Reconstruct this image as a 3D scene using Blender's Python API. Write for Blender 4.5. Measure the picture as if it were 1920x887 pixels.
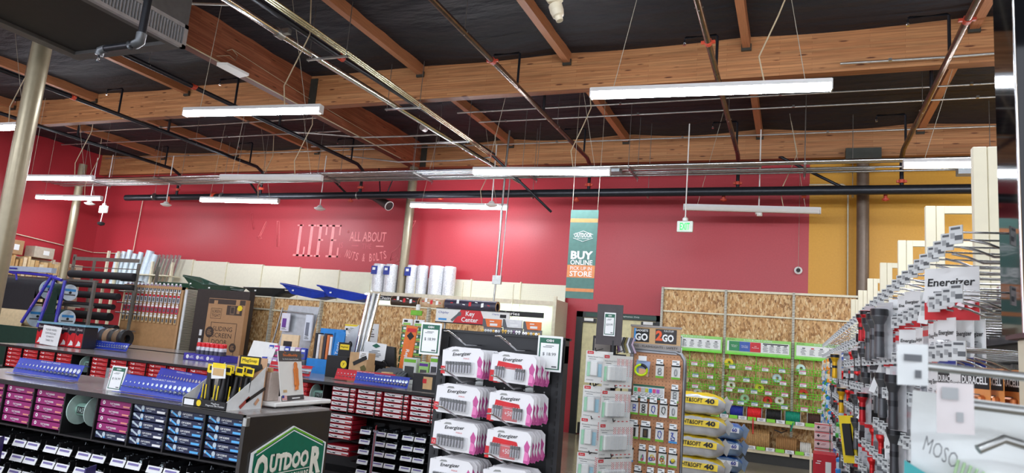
import bpy, bmesh, math, random
from math import sin, cos, pi, radians as R_
from mathutils import Vector, Matrix
random.seed(11)
SC = bpy.context.scene
COL = SC.collection
for o in list(bpy.data.objects): bpy.data.objects.remove(o)

# ------------------------------------------------------------- camera
cd = bpy.data.cameras.new('camera'); cam = bpy.data.objects.new('camera', cd); COL.objects.link(cam)
RM = Matrix(((0.92466472, -0.0171066, 0.38039785), (0.37180242, -0.17511311, -0.91164596), (0.08220782, 0.9843997, -0.15556064)))
cam.matrix_world = Matrix.Translation((0, 0, 1.7)) @ RM.to_4x4()
cd.sensor_width = 36.0; cd.sensor_fit = 'HORIZONTAL'; cd.lens = 1300.0 / 1920.0 * 36.0
cd.clip_start = 0.05; cd.clip_end = 200
cd.dof.use_dof = True; cd.dof.focus_distance = 7.0; cd.dof.aperture_fstop = 11.0
SC.camera = cam

# ------------------------------------------------------------- world, exposure
W = bpy.data.worlds.new('world'); SC.world = W; W.use_nodes = True
W.node_tree.nodes['Background'].inputs[0].default_value = (0.86, 0.90, 1.0, 1)
W.node_tree.nodes['Background'].inputs[1].default_value = 1.0
SC.view_settings.view_transform = 'Standard'; SC.view_settings.look = 'None'
SC.view_settings.gamma = 1.0; SC.view_settings.exposure = 1.25
SC.view_settings.use_curve_mapping = False
LAMP = 32.0         # radiance of the lit lamp lenses

# ------------------------------------------------------------- materials
def lin(c):
    c = c / 255.0
    return c / 12.92 if c <= 0.04045 else ((c + 0.055) / 1.055) ** 2.4
def rgb(c): return (lin(c[0]), lin(c[1]), lin(c[2]), 1)
class NT:
    def __init__(s, name):
        s.m = bpy.data.materials.new(name); s.m.use_nodes = True; s.t = s.m.node_tree
        s.b = s.t.nodes['Principled BSDF']; s.tc = None
    def n(s, typ, **k):
        x = s.t.nodes.new(typ)
        for a, v in k.items(): setattr(x, a, v)
        return x
    def l(s, a, b): s.t.links.new(a, b)
    def co(s, scale=(1, 1, 1), rot=(0, 0, 0)):
        if not s.tc: s.tc = s.n('ShaderNodeTexCoord')
        mp = s.n('ShaderNodeMapping'); mp.inputs['Scale'].default_value = scale; mp.inputs['Rotation'].default_value = rot
        s.l(s.tc.outputs['Object'], mp.inputs[0]); return mp.outputs[0]
    def noise(s, vec, scale, detail=2, rough=.5):
        x = s.n('ShaderNodeTexNoise'); x.inputs['Scale'].default_value = scale; x.inputs['Detail'].default_value = detail
        x.inputs['Roughness'].default_value = rough; s.l(vec, x.inputs['Vector']); return x.outputs['Fac']
    def ramp(s, fac, stops, interp='LINEAR'):
        x = s.n('ShaderNodeValToRGB'); cr = x.color_ramp; cr.interpolation = interp
        while len(cr.elements) < len(stops): cr.elements.new(0.5)
        for e, (p, c) in zip(cr.elements, stops): e.position = p; e.color = rgb(c) if max(c) > 1.01 else (c[0], c[1], c[2], 1)
        s.l(fac, x.inputs[0]); return x.outputs[0]
    def mixc(s, fac, a, b, mode='MIX'):
        x = s.n('ShaderNodeMix', data_type='RGBA', blend_type=mode)
        for i, v in ((0, fac), (6, a), (7, b)):
            if hasattr(v, 'default_value') or hasattr(v, 'is_linked'): s.l(v, x.inputs[i])
            else: x.inputs[i].default_value = v
        return x.outputs[2]
    def math(s, op, a, b=0.0, c=0.0):
        x = s.n('ShaderNodeMath', operation=op)
        for i, v in enumerate((a, b, c)):
            if hasattr(v, 'is_linked'): s.l(v, x.inputs[i])
            else: x.inputs[i].default_value = v
        return x.outputs[0]
    def bump(s, h, strength=.3, dist=.01):
        x = s.n('ShaderNodeBump'); x.inputs['Strength'].default_value = strength; x.inputs['Distance'].default_value = dist
        s.l(h, x.inputs['Height']); s.l(x.outputs[0], s.b.inputs['Normal'])
    def base(s, sock): s.l(sock, s.b.inputs['Base Color'])
MC = {}
def mat(name, col, rough=.5, metal=0.0, var=.08, scale=14, bump=0.0, bscale=80, spec=.5, coat=0.0):
    if name in MC: return MC[name]
    t = NT(name); f = t.noise(t.co(), scale, 2)
    c = rgb(col)
    lo = tuple(x * (1 - var) for x in c[:3]); hi = tuple(min(1, x * (1 + var)) for x in c[:3])
    r = t.n('ShaderNodeValToRGB'); r.color_ramp.elements[0].position = .3; r.color_ramp.elements[1].position = .7
    r.color_ramp.elements[0].color = (*lo, 1); r.color_ramp.elements[1].color = (*hi, 1)
    t.l(f, r.inputs[0]); t.base(r.outputs[0])
    t.b.inputs['Roughness'].default_value = rough; t.b.inputs['Metallic'].default_value = metal
    t.b.inputs['Specular IOR Level'].default_value = spec
    if coat: t.b.inputs['Coat Weight'].default_value = coat; t.b.inputs['Coat Roughness'].default_value = .08
    if bump: t.bump(t.noise(t.co(), bscale, 3), bump, .005)
    MC[name] = t.m; return t.m
def emat(name, col, strength):
    if name in MC: return MC[name]
    t = NT(name); t.b.inputs['Base Color'].default_value = rgb(col); t.b.inputs['Roughness'].default_value = .4
    f = t.noise(t.co(), 3, 1); c = rgb(col)
    e = t.ramp(f, ((.2, tuple(x * .96 for x in c[:3])), (.8, c[:3])))
    t.l(e, t.b.inputs['Emission Color'])
    t.b.inputs['Emission Strength'].default_value = strength; MC[name] = t.m; return t.m

def wood_beam(name, axis):      # laminated timber: long staves stacked in height
    t = NT(name)
    rot = (R_(90), 0, 0) if axis == 'x' else (R_(90), 0, R_(90))
    tc = t.n('ShaderNodeTexCoord'); t.tc = tc
    sep = t.n('ShaderNodeSeparateXYZ'); t.l(tc.outputs['Object'], sep.inputs[0])
    cmb = t.n('ShaderNodeCombineXYZ'); t.l(sep.outputs[0 if axis == 'x' else 1], cmb.inputs[0]); t.l(sep.outputs[2], cmb.inputs[1])
    t.l(sep.outputs[1 if axis == 'x' else 0], cmb.inputs[2])
    b = t.n('ShaderNodeTexBrick'); b.offset = .37; b.squash = 1; t.l(cmb.outputs[0], b.inputs['Vector'])
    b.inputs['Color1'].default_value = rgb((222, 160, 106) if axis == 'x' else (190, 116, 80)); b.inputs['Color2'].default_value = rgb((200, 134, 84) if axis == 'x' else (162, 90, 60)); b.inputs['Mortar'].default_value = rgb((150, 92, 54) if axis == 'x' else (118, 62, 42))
    b.inputs['Scale'].default_value = 1; b.inputs['Brick Width'].default_value = 1.15; b.inputs['Row Height'].default_value = .040
    b.inputs['Mortar Size'].default_value = .0014; b.inputs['Mortar Smooth'].default_value = .3
    mp = t.n('ShaderNodeMapping'); mp.inputs['Scale'].default_value = (1.2, 34, 20); t.l(cmb.outputs[0], mp.inputs[0])
    g = t.noise(mp.outputs[0], 1.0, 4, .65)
    g2 = t.ramp(g, ((.25, (150, 150, 150)), (.75, (255, 255, 255))))
    c = t.mixc(.8, b.outputs[0], g2, 'MULTIPLY')
    mp2 = t.n('ShaderNodeMapping'); mp2.inputs['Scale'].default_value = (2.2, 12, 0); t.l(cmb.outputs[0], mp2.inputs[0])
    v = t.n('ShaderNodeTexVoronoi'); v.inputs['Scale'].default_value = 1.0; t.l(mp2.outputs[0], v.inputs['Vector'])
    k = t.ramp(v.outputs['Distance'], ((.09, (1, 1, 1)), (.17, (0, 0, 0))))
    c = t.mixc(k, c, rgb((96, 50, 28)))
    t.base(c); t.b.inputs['Roughness'].default_value = .55; t.bump(g, .15, .004)
    return t.m
def wood_plain(name, col, axis=(3, 3, 40), lo=.75):
    if name in MC: return MC[name]
    t = NT(name); g = t.noise(t.co(axis), 3, 4, .6); c = rgb(col)
    t.base(t.ramp(g, ((.25, tuple(x * lo for x in c[:3])), (.75, c[:3])))); t.b.inputs['Roughness'].default_value = .5
    MC[name] = t.m; return t.m
def osb_mat():
    t = NT('osb_board'); co = t.co((1, 1, 1))
    n = t.n('ShaderNodeTexNoise'); n.inputs['Scale'].default_value = 3.0; n.inputs['Detail'].default_value = 2; t.l(co, n.inputs['Vector'])
    ad = t.n('ShaderNodeVectorMath', operation='MULTIPLY_ADD'); t.l(n.outputs['Color'], ad.inputs[0]); ad.inputs[1].default_value = (.10, .10, .10); t.l(co, ad.inputs[2])
    cols = []
    for sc, rt in (((46, 46, 13), .25), ((32, 32, 15), -.45)):
        mp = t.n('ShaderNodeMapping'); mp.inputs['Scale'].default_value = sc; mp.inputs['Rotation'].default_value = (0, rt, 0); t.l(ad.outputs[0], mp.inputs[0])
        v = t.n('ShaderNodeTexVoronoi'); v.inputs['Scale'].default_value = 1.0; t.l(mp.outputs[0], v.inputs['Vector'])
        s = t.n('ShaderNodeSeparateColor'); t.l(v.outputs['Color'], s.inputs[0])
        cols.append(t.ramp(s.outputs[0], ((0, (150, 102, 56)), (.3, (206, 156, 96)), (.7, (232, 188, 128)), (1, (248, 222, 172)))))
    fac = t.noise(t.co(), 9, 2)
    f2 = t.ramp(fac, ((.45, (0, 0, 0)), (.55, (1, 1, 1))))
    c = t.mixc(f2, cols[0], cols[1])
    g = t.noise(t.co((60, 60, 14)), 1.5, 3)
    c = t.mixc(.5, c, t.ramp(g, ((.3, (150, 140, 130)), (.7, (255, 255, 255)))), 'MULTIPLY')
    t.base(c); t.b.inputs['Roughness'].default_value = .6; t.bump(g, .2, .004); return t.m
def holes_mat(name, col, hole, pitch=.0254, rad=.12, rough=.5, axes=(0, 2), metal=0.0):     # perforated board
    t = NT(name); tc = t.n('ShaderNodeTexCoord'); t.tc = tc; sep = t.n('ShaderNodeSeparateXYZ'); t.l(tc.outputs['Object'], sep.inputs[0])
    d = []
    for a in axes:
        f = t.math('FRACT', t.math('MULTIPLY', sep.outputs[a], 1.0 / pitch)); d.append(t.math('POWER', t.math('SUBTRACT', f, .5), 2))
    m = t.math('LESS_THAN', t.math('SQRT', t.math('ADD', d[0], d[1])), rad)
    c = t.mixc(m, rgb(col), rgb(hole)); t.base(c); t.b.inputs['Roughness'].default_value = rough; t.b.inputs['Metallic'].default_value = metal
    nz = t.noise(t.co(), 3, 2); t.bump(nz, .05, .003); return t.m

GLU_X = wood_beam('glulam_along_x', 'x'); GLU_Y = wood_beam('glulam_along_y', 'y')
PURLIN = wood_plain('sawn_purlin', (196, 130, 88), (30, 1.2, 30), .6)
OSB = osb_mat()
t = NT('black_ceiling_sheet'); n1 = t.noise(t.co((1.0, 3.2, 1)), 1.2, 5, .55)
t.base(t.ramp(n1, ((.3, (19, 22, 30)), (.7, (29, 32, 41))))); t.b.inputs['Roughness'].default_value = .68; t.bump(n1, .7, .12); SHEET = t.m
t = NT('red_wall_paint'); n1 = t.noise(t.co(), 30, 3); t.base(t.ramp(n1, ((.3, (178, 50, 60)), (.7, (184, 54, 64))))); t.b.inputs['Roughness'].default_value = .42; t.bump(n1, .06, .002); REDW = t.m
t = NT('yellow_wall_paint'); n1 = t.noise(t.co(), 30, 3); t.base(t.ramp(n1, ((.3, (212, 154, 40)), (.7, (218, 160, 46))))); t.b.inputs['Roughness'].default_value = .5; t.bump(n1, .06, .002); YELW = t.m
t = NT('polished_concrete'); n1 = t.noise(t.co(), 1.3, 5, .6)
t.base(t.ramp(n1, ((.3, (118, 108, 90)), (.7, (150, 140, 120))))); t.b.inputs['Roughness'].default_value = .16; CONC = t.m
CREAM = mat('cream_powder_coat', (222, 216, 190), .4); CREAMPEG = holes_mat('cream_pegboard', (226, 224, 204), (150, 150, 132), .0254, .16)
CREAMPLAIN = mat('cream_panel', (222, 218, 198), .5, var=.03)
BLACKM = mat('black_metal', (26, 26, 28), .4, .2); BLACKG = mat('black_gloss', (14, 15, 18), .06, 0, coat=.6)
BLACKPEG = holes_mat('black_pegboard', (30, 31, 34), (190, 190, 190), .0508, .07, .5)
STEEL = mat('galvanised_steel', (170, 172, 170), .32, .9, var=.15); CHROME = mat('chrome', (205, 206, 208), .18, 1.0, var=.03)
PIPEB = mat('dark_steel_pipe', (110, 96, 88), .25, .85, var=.2); PIPEK = mat('black_iron_pipe', (38, 40, 46), .35, .4, var=.15)
CLAMP = mat('red_coupling', (186, 66, 42), .5); WHITE = mat('white_plastic', (232, 232, 228), .4, var=.02); WIRE = mat('wire', (170, 166, 150), .4, .5)
CORD = mat('beige_cord', (196, 180, 150), .5); PAPER = mat('white_card', (238, 240, 240), .6, var=.02); INK = mat('grey_print', (96, 100, 104), .6); DARK = mat('black_print', (24, 24, 26), .6)
GREENL = mat('dark_green_print', (28, 98, 76), .5); GREENB = mat('bright_green_print', (112, 182, 40), .5); ORANGE = mat('orange_print', (236, 122, 40), .5)
RED = mat('red_print', (206, 28, 38), .45); BLUE = mat('blue_print', (30, 52, 150), .45); YEL = mat('yellow_print', (244, 214, 30), .5); CARDB = mat('corrugated_cardboard', (176, 138, 98), .7)
BROWNP = mat('column_paint', (150, 140, 116), .32, 0.35, var=.05); GREYP = mat('grey_duct_paint', (92, 92, 92), .45, .4)
SKYB = mat('sky_blue_print', (60, 150, 220), .45); PURP = mat('purple_print', (88, 40, 140), .5); MAGE = mat('magenta_print', (206, 50, 140), .45); LIME = mat('lime_wire', (112, 220, 44), .4)
TEAL = mat('teal_print', (60, 168, 172), .5); SAGE = mat('sage_banner', (88, 128, 120), .6); ORG2 = mat('muted_orange', (226, 146, 92), .6)
LENS = emat('lit_lamp_lens', (240, 246, 255), LAMP)
def clear_mat(name, col=(235, 240, 245), a=.25, rough=.1):
    if name in MC: return MC[name]
    t = NT(name); f = t.noise(t.co(), 25, 2); t.base(t.ramp(f, ((.3, tuple(int(c * .93) for c in col)), (.7, col))))
    t.b.inputs['Alpha'].default_value = a; t.b.inputs['Roughness'].default_value = rough; MC[name] = t.m; return t.m
CLEAR = clear_mat('clear_blister', a=.16)

# ------------------------------------------------------------- mesh builder
TXT = {}
def text_geo(s, bold):
    k = (s, bold)
    if k not in TXT:
        cu = bpy.data.curves.new('t', 'FONT'); cu.body = s; cu.resolution_u = 2; cu.offset = bold; cu.space_line = .95; cu.align_x = 'CENTER'
        ob = bpy.data.objects.new('t', cu); me = bpy.data.meshes.new_from_object(ob)
        vs = [(v.co.x, v.co.y) for v in me.vertices]; fs = [tuple(p.vertices) for p in me.polygons]
        bpy.data.objects.remove(ob); bpy.data.curves.remove(cu); bpy.data.meshes.remove(me)
        x0 = min(v[0] for v in vs); x1 = max(v[0] for v in vs); y0 = min(v[1] for v in vs); y1 = max(v[1] for v in vs)
        TXT[k] = ([(a - (x0 + x1) / 2, b - (y0 + y1) / 2) for a, b in vs], fs, x1 - x0, y1 - y0)
    return TXT[k]
X_ = Vector((1, 0, 0)); Y_ = Vector((0, 1, 0)); Z_ = Vector((0, 0, 1))
class M:
    def __init__(s): s.v = []; s.f = []; s.mi = []; s.sm = []; s.mats = []
    def add(s, vs, fs, m, smooth=False):
        if m not in s.mats: s.mats.append(m)
        i = s.mats.index(m); o = len(s.v); s.v += [tuple(v) for v in vs]
        for f in fs: s.f.append(tuple(o + q for q in f)); s.mi.append(i); s.sm.append(smooth)
        return s
    def box(s, a, b, m):
        x0, y0, z0 = a; x1, y1, z1 = b
        if x0 > x1: x0, x1 = x1, x0
        if y0 > y1: y0, y1 = y1, y0
        if z0 > z1: z0, z1 = z1, z0
        return s.add([(x0, y0, z0), (x1, y0, z0), (x1, y1, z0), (x0, y1, z0), (x0, y0, z1), (x1, y0, z1), (x1, y1, z1), (x0, y1, z1)],
              [(0, 3, 2, 1), (4, 5, 6, 7), (0, 1, 5, 4), (1, 2, 6, 5), (2, 3, 7, 6), (3, 0, 4, 7)], m)
    def cb(s, c, d, m):        # box by centre and size
        return s.box([c[i] - d[i] / 2 for i in range(3)], [c[i] + d[i] / 2 for i in range(3)], m)
    def rbox(s, a, b, m, r=.004):     # box with chamfered edges
        bm = bmesh.new(); bmesh.ops.create_cube(bm, size=1)
        for v in bm.verts: v.co = Vector([(a[i] + b[i]) / 2 + v.co[i] * abs(b[i] - a[i]) for i in range(3)])
        bmesh.ops.bevel(bm, geom=bm.edges[:], offset=r, segments=1, affect='EDGES'); bm.verts.index_update()
        s.add([v.co for v in bm.verts], [[v.index for v in f.verts] for f in bm.faces], m); bm.free(); return s
    def ob(s, c, d, u, v, m):  # oriented box: size d along u, v, u x v
        c = Vector(c); u = Vector(u).normalized(); v = Vector(v).normalized(); w = u.cross(v)
        vs = [c + u * (d[0] / 2 * i) + v * (d[1] / 2 * j) + w * (d[2] / 2 * k) for k in (-1, 1) for j in (-1, 1) for i in (-1, 1)]
        return s.add(vs, [(0, 2, 3, 1), (4, 5, 7, 6), (0, 1, 5, 4), (1, 3, 7, 5), (3, 2, 6, 7), (2, 0, 4, 6)], m)
    def tube(s, pts, r, m, n=8, cap=True):
        pts = [Vector(p) for p in pts]; rs = r if isinstance(r, (list, tuple)) else [r] * len(pts)
        vs = []; fs = []; ref = None
        for i, p in enumerate(pts):
            d = (pts[min(i + 1, len(pts) - 1)] - pts[max(i - 1, 0)]).normalized()
            if ref is None: ref = Z_ if abs(d.z) < .9 else X_
            a = d.cross(ref)
            if a.length < 1e-4: a = d.cross(Y_)
            a.normalize(); b = d.cross(a); ref = -b if False else ref
            for k in range(n):
                t = 2 * pi * k / n; vs.append(p + (a * cos(t) + b * sin(t)) * rs[i])
        for i in range(len(pts) - 1):
            for k in range(n): k2 = (k + 1) % n; fs.append((i * n + k, i * n + k2, (i + 1) * n + k2, (i + 1) * n + k))
        s.add(vs, fs, m, True)
        if cap:
            o = (len(pts) - 1) * n
            s.add(vs, [tuple(range(n - 1, -1, -1)), tuple(o + k for k in range(n))], m)
        return s
    def lathe(s, prof, m, c=(0, 0, 0), axis=Z_, n=16, mats=None):     # prof: (radius, height)
        axis = Vector(axis).normalized(); a = axis.cross(X_ if abs(axis.x) < .9 else Y_).normalized(); b = axis.cross(a); c = Vector(c)
        vs = [c + axis * h + (a * cos(2 * pi * k / n) + b * sin(2 * pi * k / n)) * r for r, h in prof for k in range(n)]
        for i in range(len(prof) - 1):
            mm = mats[i] if mats else m
            s.add([vs[i * n + k] for k in range(n)] + [vs[(i + 1) * n + k] for k in range(n)], [(k, (k + 1) % n, n + (k + 1) % n, n + k) for k in range(n)], mm, True)
        return s
    def poly(s, pts, depth, m, c=(0, 0, 0), u=X_, v=Z_):              # prism: outline in (u,v), pushed back by depth
        c = Vector(c); u = Vector(u).normalized(); v = Vector(v).normalized(); w = u.cross(v); n = len(pts)
        f = [c + u * p[0] + v * p[1] for p in pts]; vs = f + [q - w * depth for q in f]
        return s.add(vs, [tuple(range(n)), tuple(range(2 * n - 1, n - 1, -1))] + [(i, i + n, (i + 1) % n + n, (i + 1) % n) for i in range(n)], m)
    def rect(s, c, w, h, m, u=X_, v=Z_, e=.0012):
        c = Vector(c); u = Vector(u).normalized(); v = Vector(v).normalized(); c = c + u.cross(v) * e
        return s.add([c - u * w / 2 - v * h / 2, c + u * w / 2 - v * h / 2, c + u * w / 2 + v * h / 2, c - u * w / 2 + v * h / 2], [(0, 1, 2, 3)], m)
    def shape(s, pts, m, c, u=X_, v=Z_, e=.0012):
        c = Vector(c); u = Vector(u).normalized(); v = Vector(v).normalized(); c = c + u.cross(v) * e
        return s.add([c + u * p[0] + v * p[1] for p in pts], [tuple(range(len(pts)))], m)
    def text(s, t, c, w, h, m, u=X_, v=Z_, e=.002, bold=0.0, shear=0.0):
        vs, fs, tw, th = text_geo(t, bold); c = Vector(c); u = Vector(u).normalized(); v = Vector(v).normalized(); c = c + u.cross(v) * e
        sy = h / th; sx = (w / tw) if w else sy
        return s.add([c + u * ((x + shear * y) * sx) + v * (y * sy) for x, y in vs], fs, m)
    def lines(s, c, w, h, n, m, u=X_, v=Z_, e=.002, seed=1):          # rows of fine print
        rnd = random.Random(seed); c = Vector(c); uu = Vector(u).normalized(); vv = Vector(v).normalized()
        for i in range(n):
            ww = w * rnd.uniform(.55, 1); s.rect(c + vv * (h * (.5 - (i + .5) / n)) - uu * ((w - ww) / 2 * rnd.choice((0, 1))), ww, h / n * .42, m, u, v, e)
        return s
    def build(s, name, parent=None):
        me = bpy.data.meshes.new(name)
        if parent is not None: o = parent.location.copy() if not isinstance(parent, Vector) else parent; org = WORG.get(parent.name, Vector(parent.location))
        else:
            xs = [v[0] for v in s.v]; ys = [v[1] for v in s.v]; zs = [v[2] for v in s.v]
            org = Vector(((min(xs) + max(xs)) / 2, (min(ys) + max(ys)) / 2, min(zs)))
        me.from_pydata([(v[0] - org.x, v[1] - org.y, v[2] - org.z) for v in s.v], [], s.f)
        for mm in s.mats: me.materials.append(mm)
        me.polygons.foreach_set('material_index', s.mi); me.polygons.foreach_set('use_smooth', s.sm); me.update()
        ob = bpy.data.objects.new(name, me); COL.objects.link(ob)
        if parent is None: ob.location = org
        else: ob.parent = parent
        WORG[ob.name] = org
        return ob
WORG = {}
def tag(o, label, cat, group=None, kind=None):
    o['label'] = label; o['category'] = cat
    if group: o['group'] = group
    if kind: o['kind'] = kind
    return o
def thing(name, loc, label, cat, group=None):
    o = bpy.data.objects.new(name, None); COL.objects.link(o); o.location = loc; o.empty_display_size = .05
    WORG[o.name] = Vector(loc); return tag(o, label, cat, group)
def struct(m, name):
    o = m.build(name); o['kind'] = 'structure'; return o
def kids(o): return [c for c in ALLK.get(o.name, [])]
ALLK = {}
def scan(root):                 # remember a prototype's parts once
    ALLK.clear()
    for o in bpy.data.objects:
        if o.parent: ALLK.setdefault(o.parent.name, []).append(o)
PROTO = {}
def proto_kids(o):
    if o.name not in PROTO: PROTO[o.name] = [c for c in bpy.data.objects if c.parent is o]
    return PROTO[o.name]
def dup(root, loc, rz=0, label=None, group=None, parts=True, parent=None, rx=0, ry=0):
    ks = proto_kids(root) if parts else []
    r = root.copy(); COL.objects.link(r)
    if parent is None: r.location = loc; r.rotation_euler = (rx, ry, rz)
    else: r.parent = parent
    if label: r['label'] = label
    if group: r['group'] = group
    for k in ks: dup(k, None, parent=r)
    return r
class Kind:                     # first use moves the prototype itself, later uses copy it
    def __init__(s, root): s.r = root; s.used = False; proto_kids(root); [proto_kids(k) for k in proto_kids(root)]
    def put(s, loc, rz=0, label=None, group=None, rx=0, ry=0):
        if not s.used:
            s.used = True; s.r.location = loc; s.r.rotation_euler = (rx, ry, rz)
            if label: s.r['label'] = label
            if group: s.r['group'] = group
            return s.r
        return dup(s.r, loc, rz, label, group, rx=rx, ry=ry)
ORD = ['topmost', 'second from the top', 'third from the top', 'fourth from the top', 'fifth from the top', 'sixth from the top', 'seventh from the top', 'eighth from the top', 'ninth from the top', 'tenth from the top', 'eleventh from the top', 'twelfth from the top']
NTH = ['first', 'second', 'third', 'fourth', 'fifth', 'sixth', 'seventh', 'eighth', 'ninth', 'tenth', 'eleventh', 'twelfth', 'thirteenth', 'fourteenth', 'fifteenth', 'sixteenth', 'seventeenth', 'eighteenth', 'nineteenth', 'twentieth']
NTH += ['twenty-' + x for x in NTH[:9]] + ['thirtieth'] + ['thirty-' + x for x in NTH[:9]] + ['fortieth'] + ['forty-' + x for x in NTH[:9]]
def catenary(a, b, sag, n=8):
    a = Vector(a); b = Vector(b); return [a.lerp(b, i / n) - Z_ * (sag * 4 * (i / n) * (1 - i / n)) for i in range(n + 1)]
# ============================================================= SETTING
YW = 14.5
m = M(); m.box((-20.5, -7, -.1), (11, 14.7, 0), CONC); struct(m, 'floor')
m = M(); m.box((-20.5, YW, 0), (.21, YW + .2, 6.6), REDW); m.box((.21, YW, 0), (11, YW + .2, 6.6), YELW); wb = struct(m, 'wall_back')
m = M(); m.box((-19.9, -7, 0), (-19.7, YW, 6.6), REDW); struct(m, 'wall_left')
m = M(); m.box((10.8, -7, 0), (11, YW, 6.6), YELW); struct(m, 'wall_right')
# ceiling: black sheeting that sags a little between the purlins
m = M(); nx, ny = 150, 84; vs = []; rnd = random.Random(4)
for j in range(ny + 1):
    for i in range(nx + 1):
        x = -20.5 + 31.5 * i / nx; y = -7 + 21.6 * j / ny
        s = .05 * abs(sin(pi * (x + .73) / 2.71)) + .025 * sin(2.3 * y + .6 * sin(1.7 * x)) * abs(sin(pi * (x + .73) / 2.71)) + .01 * sin(7 * y + 2 * x)
        vs.append((x, y, 6.42 - s))
m.add(vs, [(j * (nx + 1) + i, j * (nx + 1) + i + 1, (j + 1) * (nx + 1) + i + 1, (j + 1) * (nx + 1) + i) for j in range(ny) for i in range(nx)], SHEET, True)
m.box((-20.5, -7, 6.5), (11, 14.7, 6.6), SHEET)
struct(m, 'ceiling')

# wall mural, painted outlines on the red wall
MUR = mat('pale_red_mural_paint', (244, 142, 142), .45, var=.1); MUR2 = mat('faint_red_mural_paint', (208, 86, 94), .45, var=.1)
m = M(); yy = YW - .003
def bar(x0, z0, x1, z1, mm=MUR): m.rect(((x0 + x1) / 2, yy, (z0 + z1) / 2), x1 - x0, z1 - z0, mm)
def letL(x, z, w, h, t): bar(x, z, x + w, z + t * .6); bar(x + w * .28, z, x + w * .28 + t, z + h); bar(x + w * .08, z + h - t * .5, x + w * .62, z + h); bar(x + w - t * .6, z, x + w, z + h * .3)
def letI(x, z, w, h, t): bar(x + w / 2 - t / 2, z, x + w / 2 + t / 2, z + h); bar(x, z, x + w, z + t * .5); bar(x, z + h - t * .5, x + w, z + h)
def letF(x, z, w, h, t, E=False):
    bar(x + w * .25, z, x + w * .25 + t, z + h); bar(x, z + h - t * .55, x + w, z + h); bar(x + w - t * .55, z + h * .68, x + w, z + h); bar(x + w * .3, z + h * .5, x + w * .72, z + h * .5 + t * .5)
    if E: bar(x, z, x + w, z + t * .55); bar(x + w - t * .55, z, x + w, z + h * .3)
    else: bar(x + w * .06, z, x + w * .62, z + t * .5)
letL(-12.2, 3.55, .36, .84, .085); letI(-11.82, 3.55, .25, .84, .085); letF(-11.55, 3.55, .35, .84, .085); letF(-11.16, 3.55, .38, .84, .085, True)
m.tube([(-10.55 + .03 * cos(a), yy, 4.22 + .03 * sin(a)) for a in [i * pi / 4 for i in range(9)]], .008, MUR, 4)
o = m.build('mural_lettering', wb); m = M()
m.text('ALL ABOUT', (-9.95, yy, 4.1), 1.08, .25, MUR, bold=.01, shear=.0); m.text('THE', (-9.95, yy, 3.86), .28, .13, MUR2)
for i, ch in enumerate('NUTS & BOLTS'):
    if ch != ' ':
        a = (i - 5.5) / 5.5; m.text(ch, (-9.95 + a * .56, yy, 3.57 + .09 * a * a), .075, .2, MUR, u=(1, 0, .28 * a), v=(-.28 * a, 0, 1), bold=.01)
m.text('IS', (-10.72, yy, 3.87), .12, .14, MUR2); m.text('&', (-10.72, yy, 3.6), .09, .1, MUR2)
m.box((-9.68, yy - .002, 3.85), (-9.46, yy, 3.88), MUR); m.box((-10.4, yy - .002, 3.85), (-10.2, yy, 3.88), MUR2)
m.build('mural_lettering', wb); m = M()
def outl(pts, mm=MUR, r=.007): m.tube([(p[0], yy, p[1]) for p in pts + [pts[0]]], r, mm, 4)
outl([(-13.82, 4.68), (-13.72, 4.7), (-13.74, 4.63), (-13.6, 4.25), (-13.64, 4.23), (-13.79, 4.6)], MUR2)        # screw
outl([(-13.24, 4.46), (-13.2, 4.44), (-13.36, 4.06), (-13.3, 4.0), (-13.44, 3.96), (-13.48, 4.03), (-13.4, 4.07)])   # nail
outl([(-12.87, 4.47), (-12.79, 4.47), (-12.68, 3.8), (-12.76, 3.78)])                                              # chisel
outl([(-8.62, 4.52), (-8.7, 4.5), (-9.02, 3.86), (-9.2, 3.72), (-9.22, 3.52), (-9.13, 3.58), (-9.06, 3.66), (-9.0, 3.56), (-9.06, 3.46), (-8.92, 3.54), (-8.92, 3.72), (-8.94, 3.82)])   # wrench
m.build('mural_tools', wb)

# doorway in the back wall
BK = mat('black_door_frame', (28, 30, 30), .4); DG = mat('dark_green_header', (34, 72, 60), .5)
m = M(); m.box((-4.36, YW - .09, 0), (-4.22, YW, 2.56), BK); m.box((-2.66, YW - .09, 0), (-2.52, YW, 2.56), BK); m.box((-4.36, YW - .09, 2.44), (-2.52, YW, 2.56), BK)
m.rect((-3.4, YW - .09, 2.5), 1.5, .07, DG); m.text('Employees Only', (-3.2, YW - .092, 2.5), .4, .035, PAPER); struct(m, 'trim_1')
DC = mat('cream_door', (214, 206, 160), .5)
for i, (a, b) in enumerate(((-4.22, -3.45), (-3.43, -2.66))):
    m = M(); m.rbox((a, YW - .05, .02), (b, YW - .005, 2.44), DC, .004)
    s = -1 if i == 0 else 1; ex = a + .1 if i == 0 else b - .1
    m.box((min(a, b) if i == 0 else b - .3, YW - .1, 2.33), (a + .3 if i == 0 else b, YW - .05, 2.42), BK)       # door closer
    m.box((a + .05 if i == 0 else b - .25, YW - .14, 2.36), (a + .25 if i == 0 else b - .05, YW - .1, 2.42), WHITE)
    m.box((a + .03, YW - .06, .02), (b - .03, YW - .05, .25), BK)
    struct(m, 'door_%d' % (i + 1))
m = M(); m.box((-19.7, YW - .02, 0), (-4.6, YW, .12), BK); struct(m, 'baseboard_back')

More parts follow.
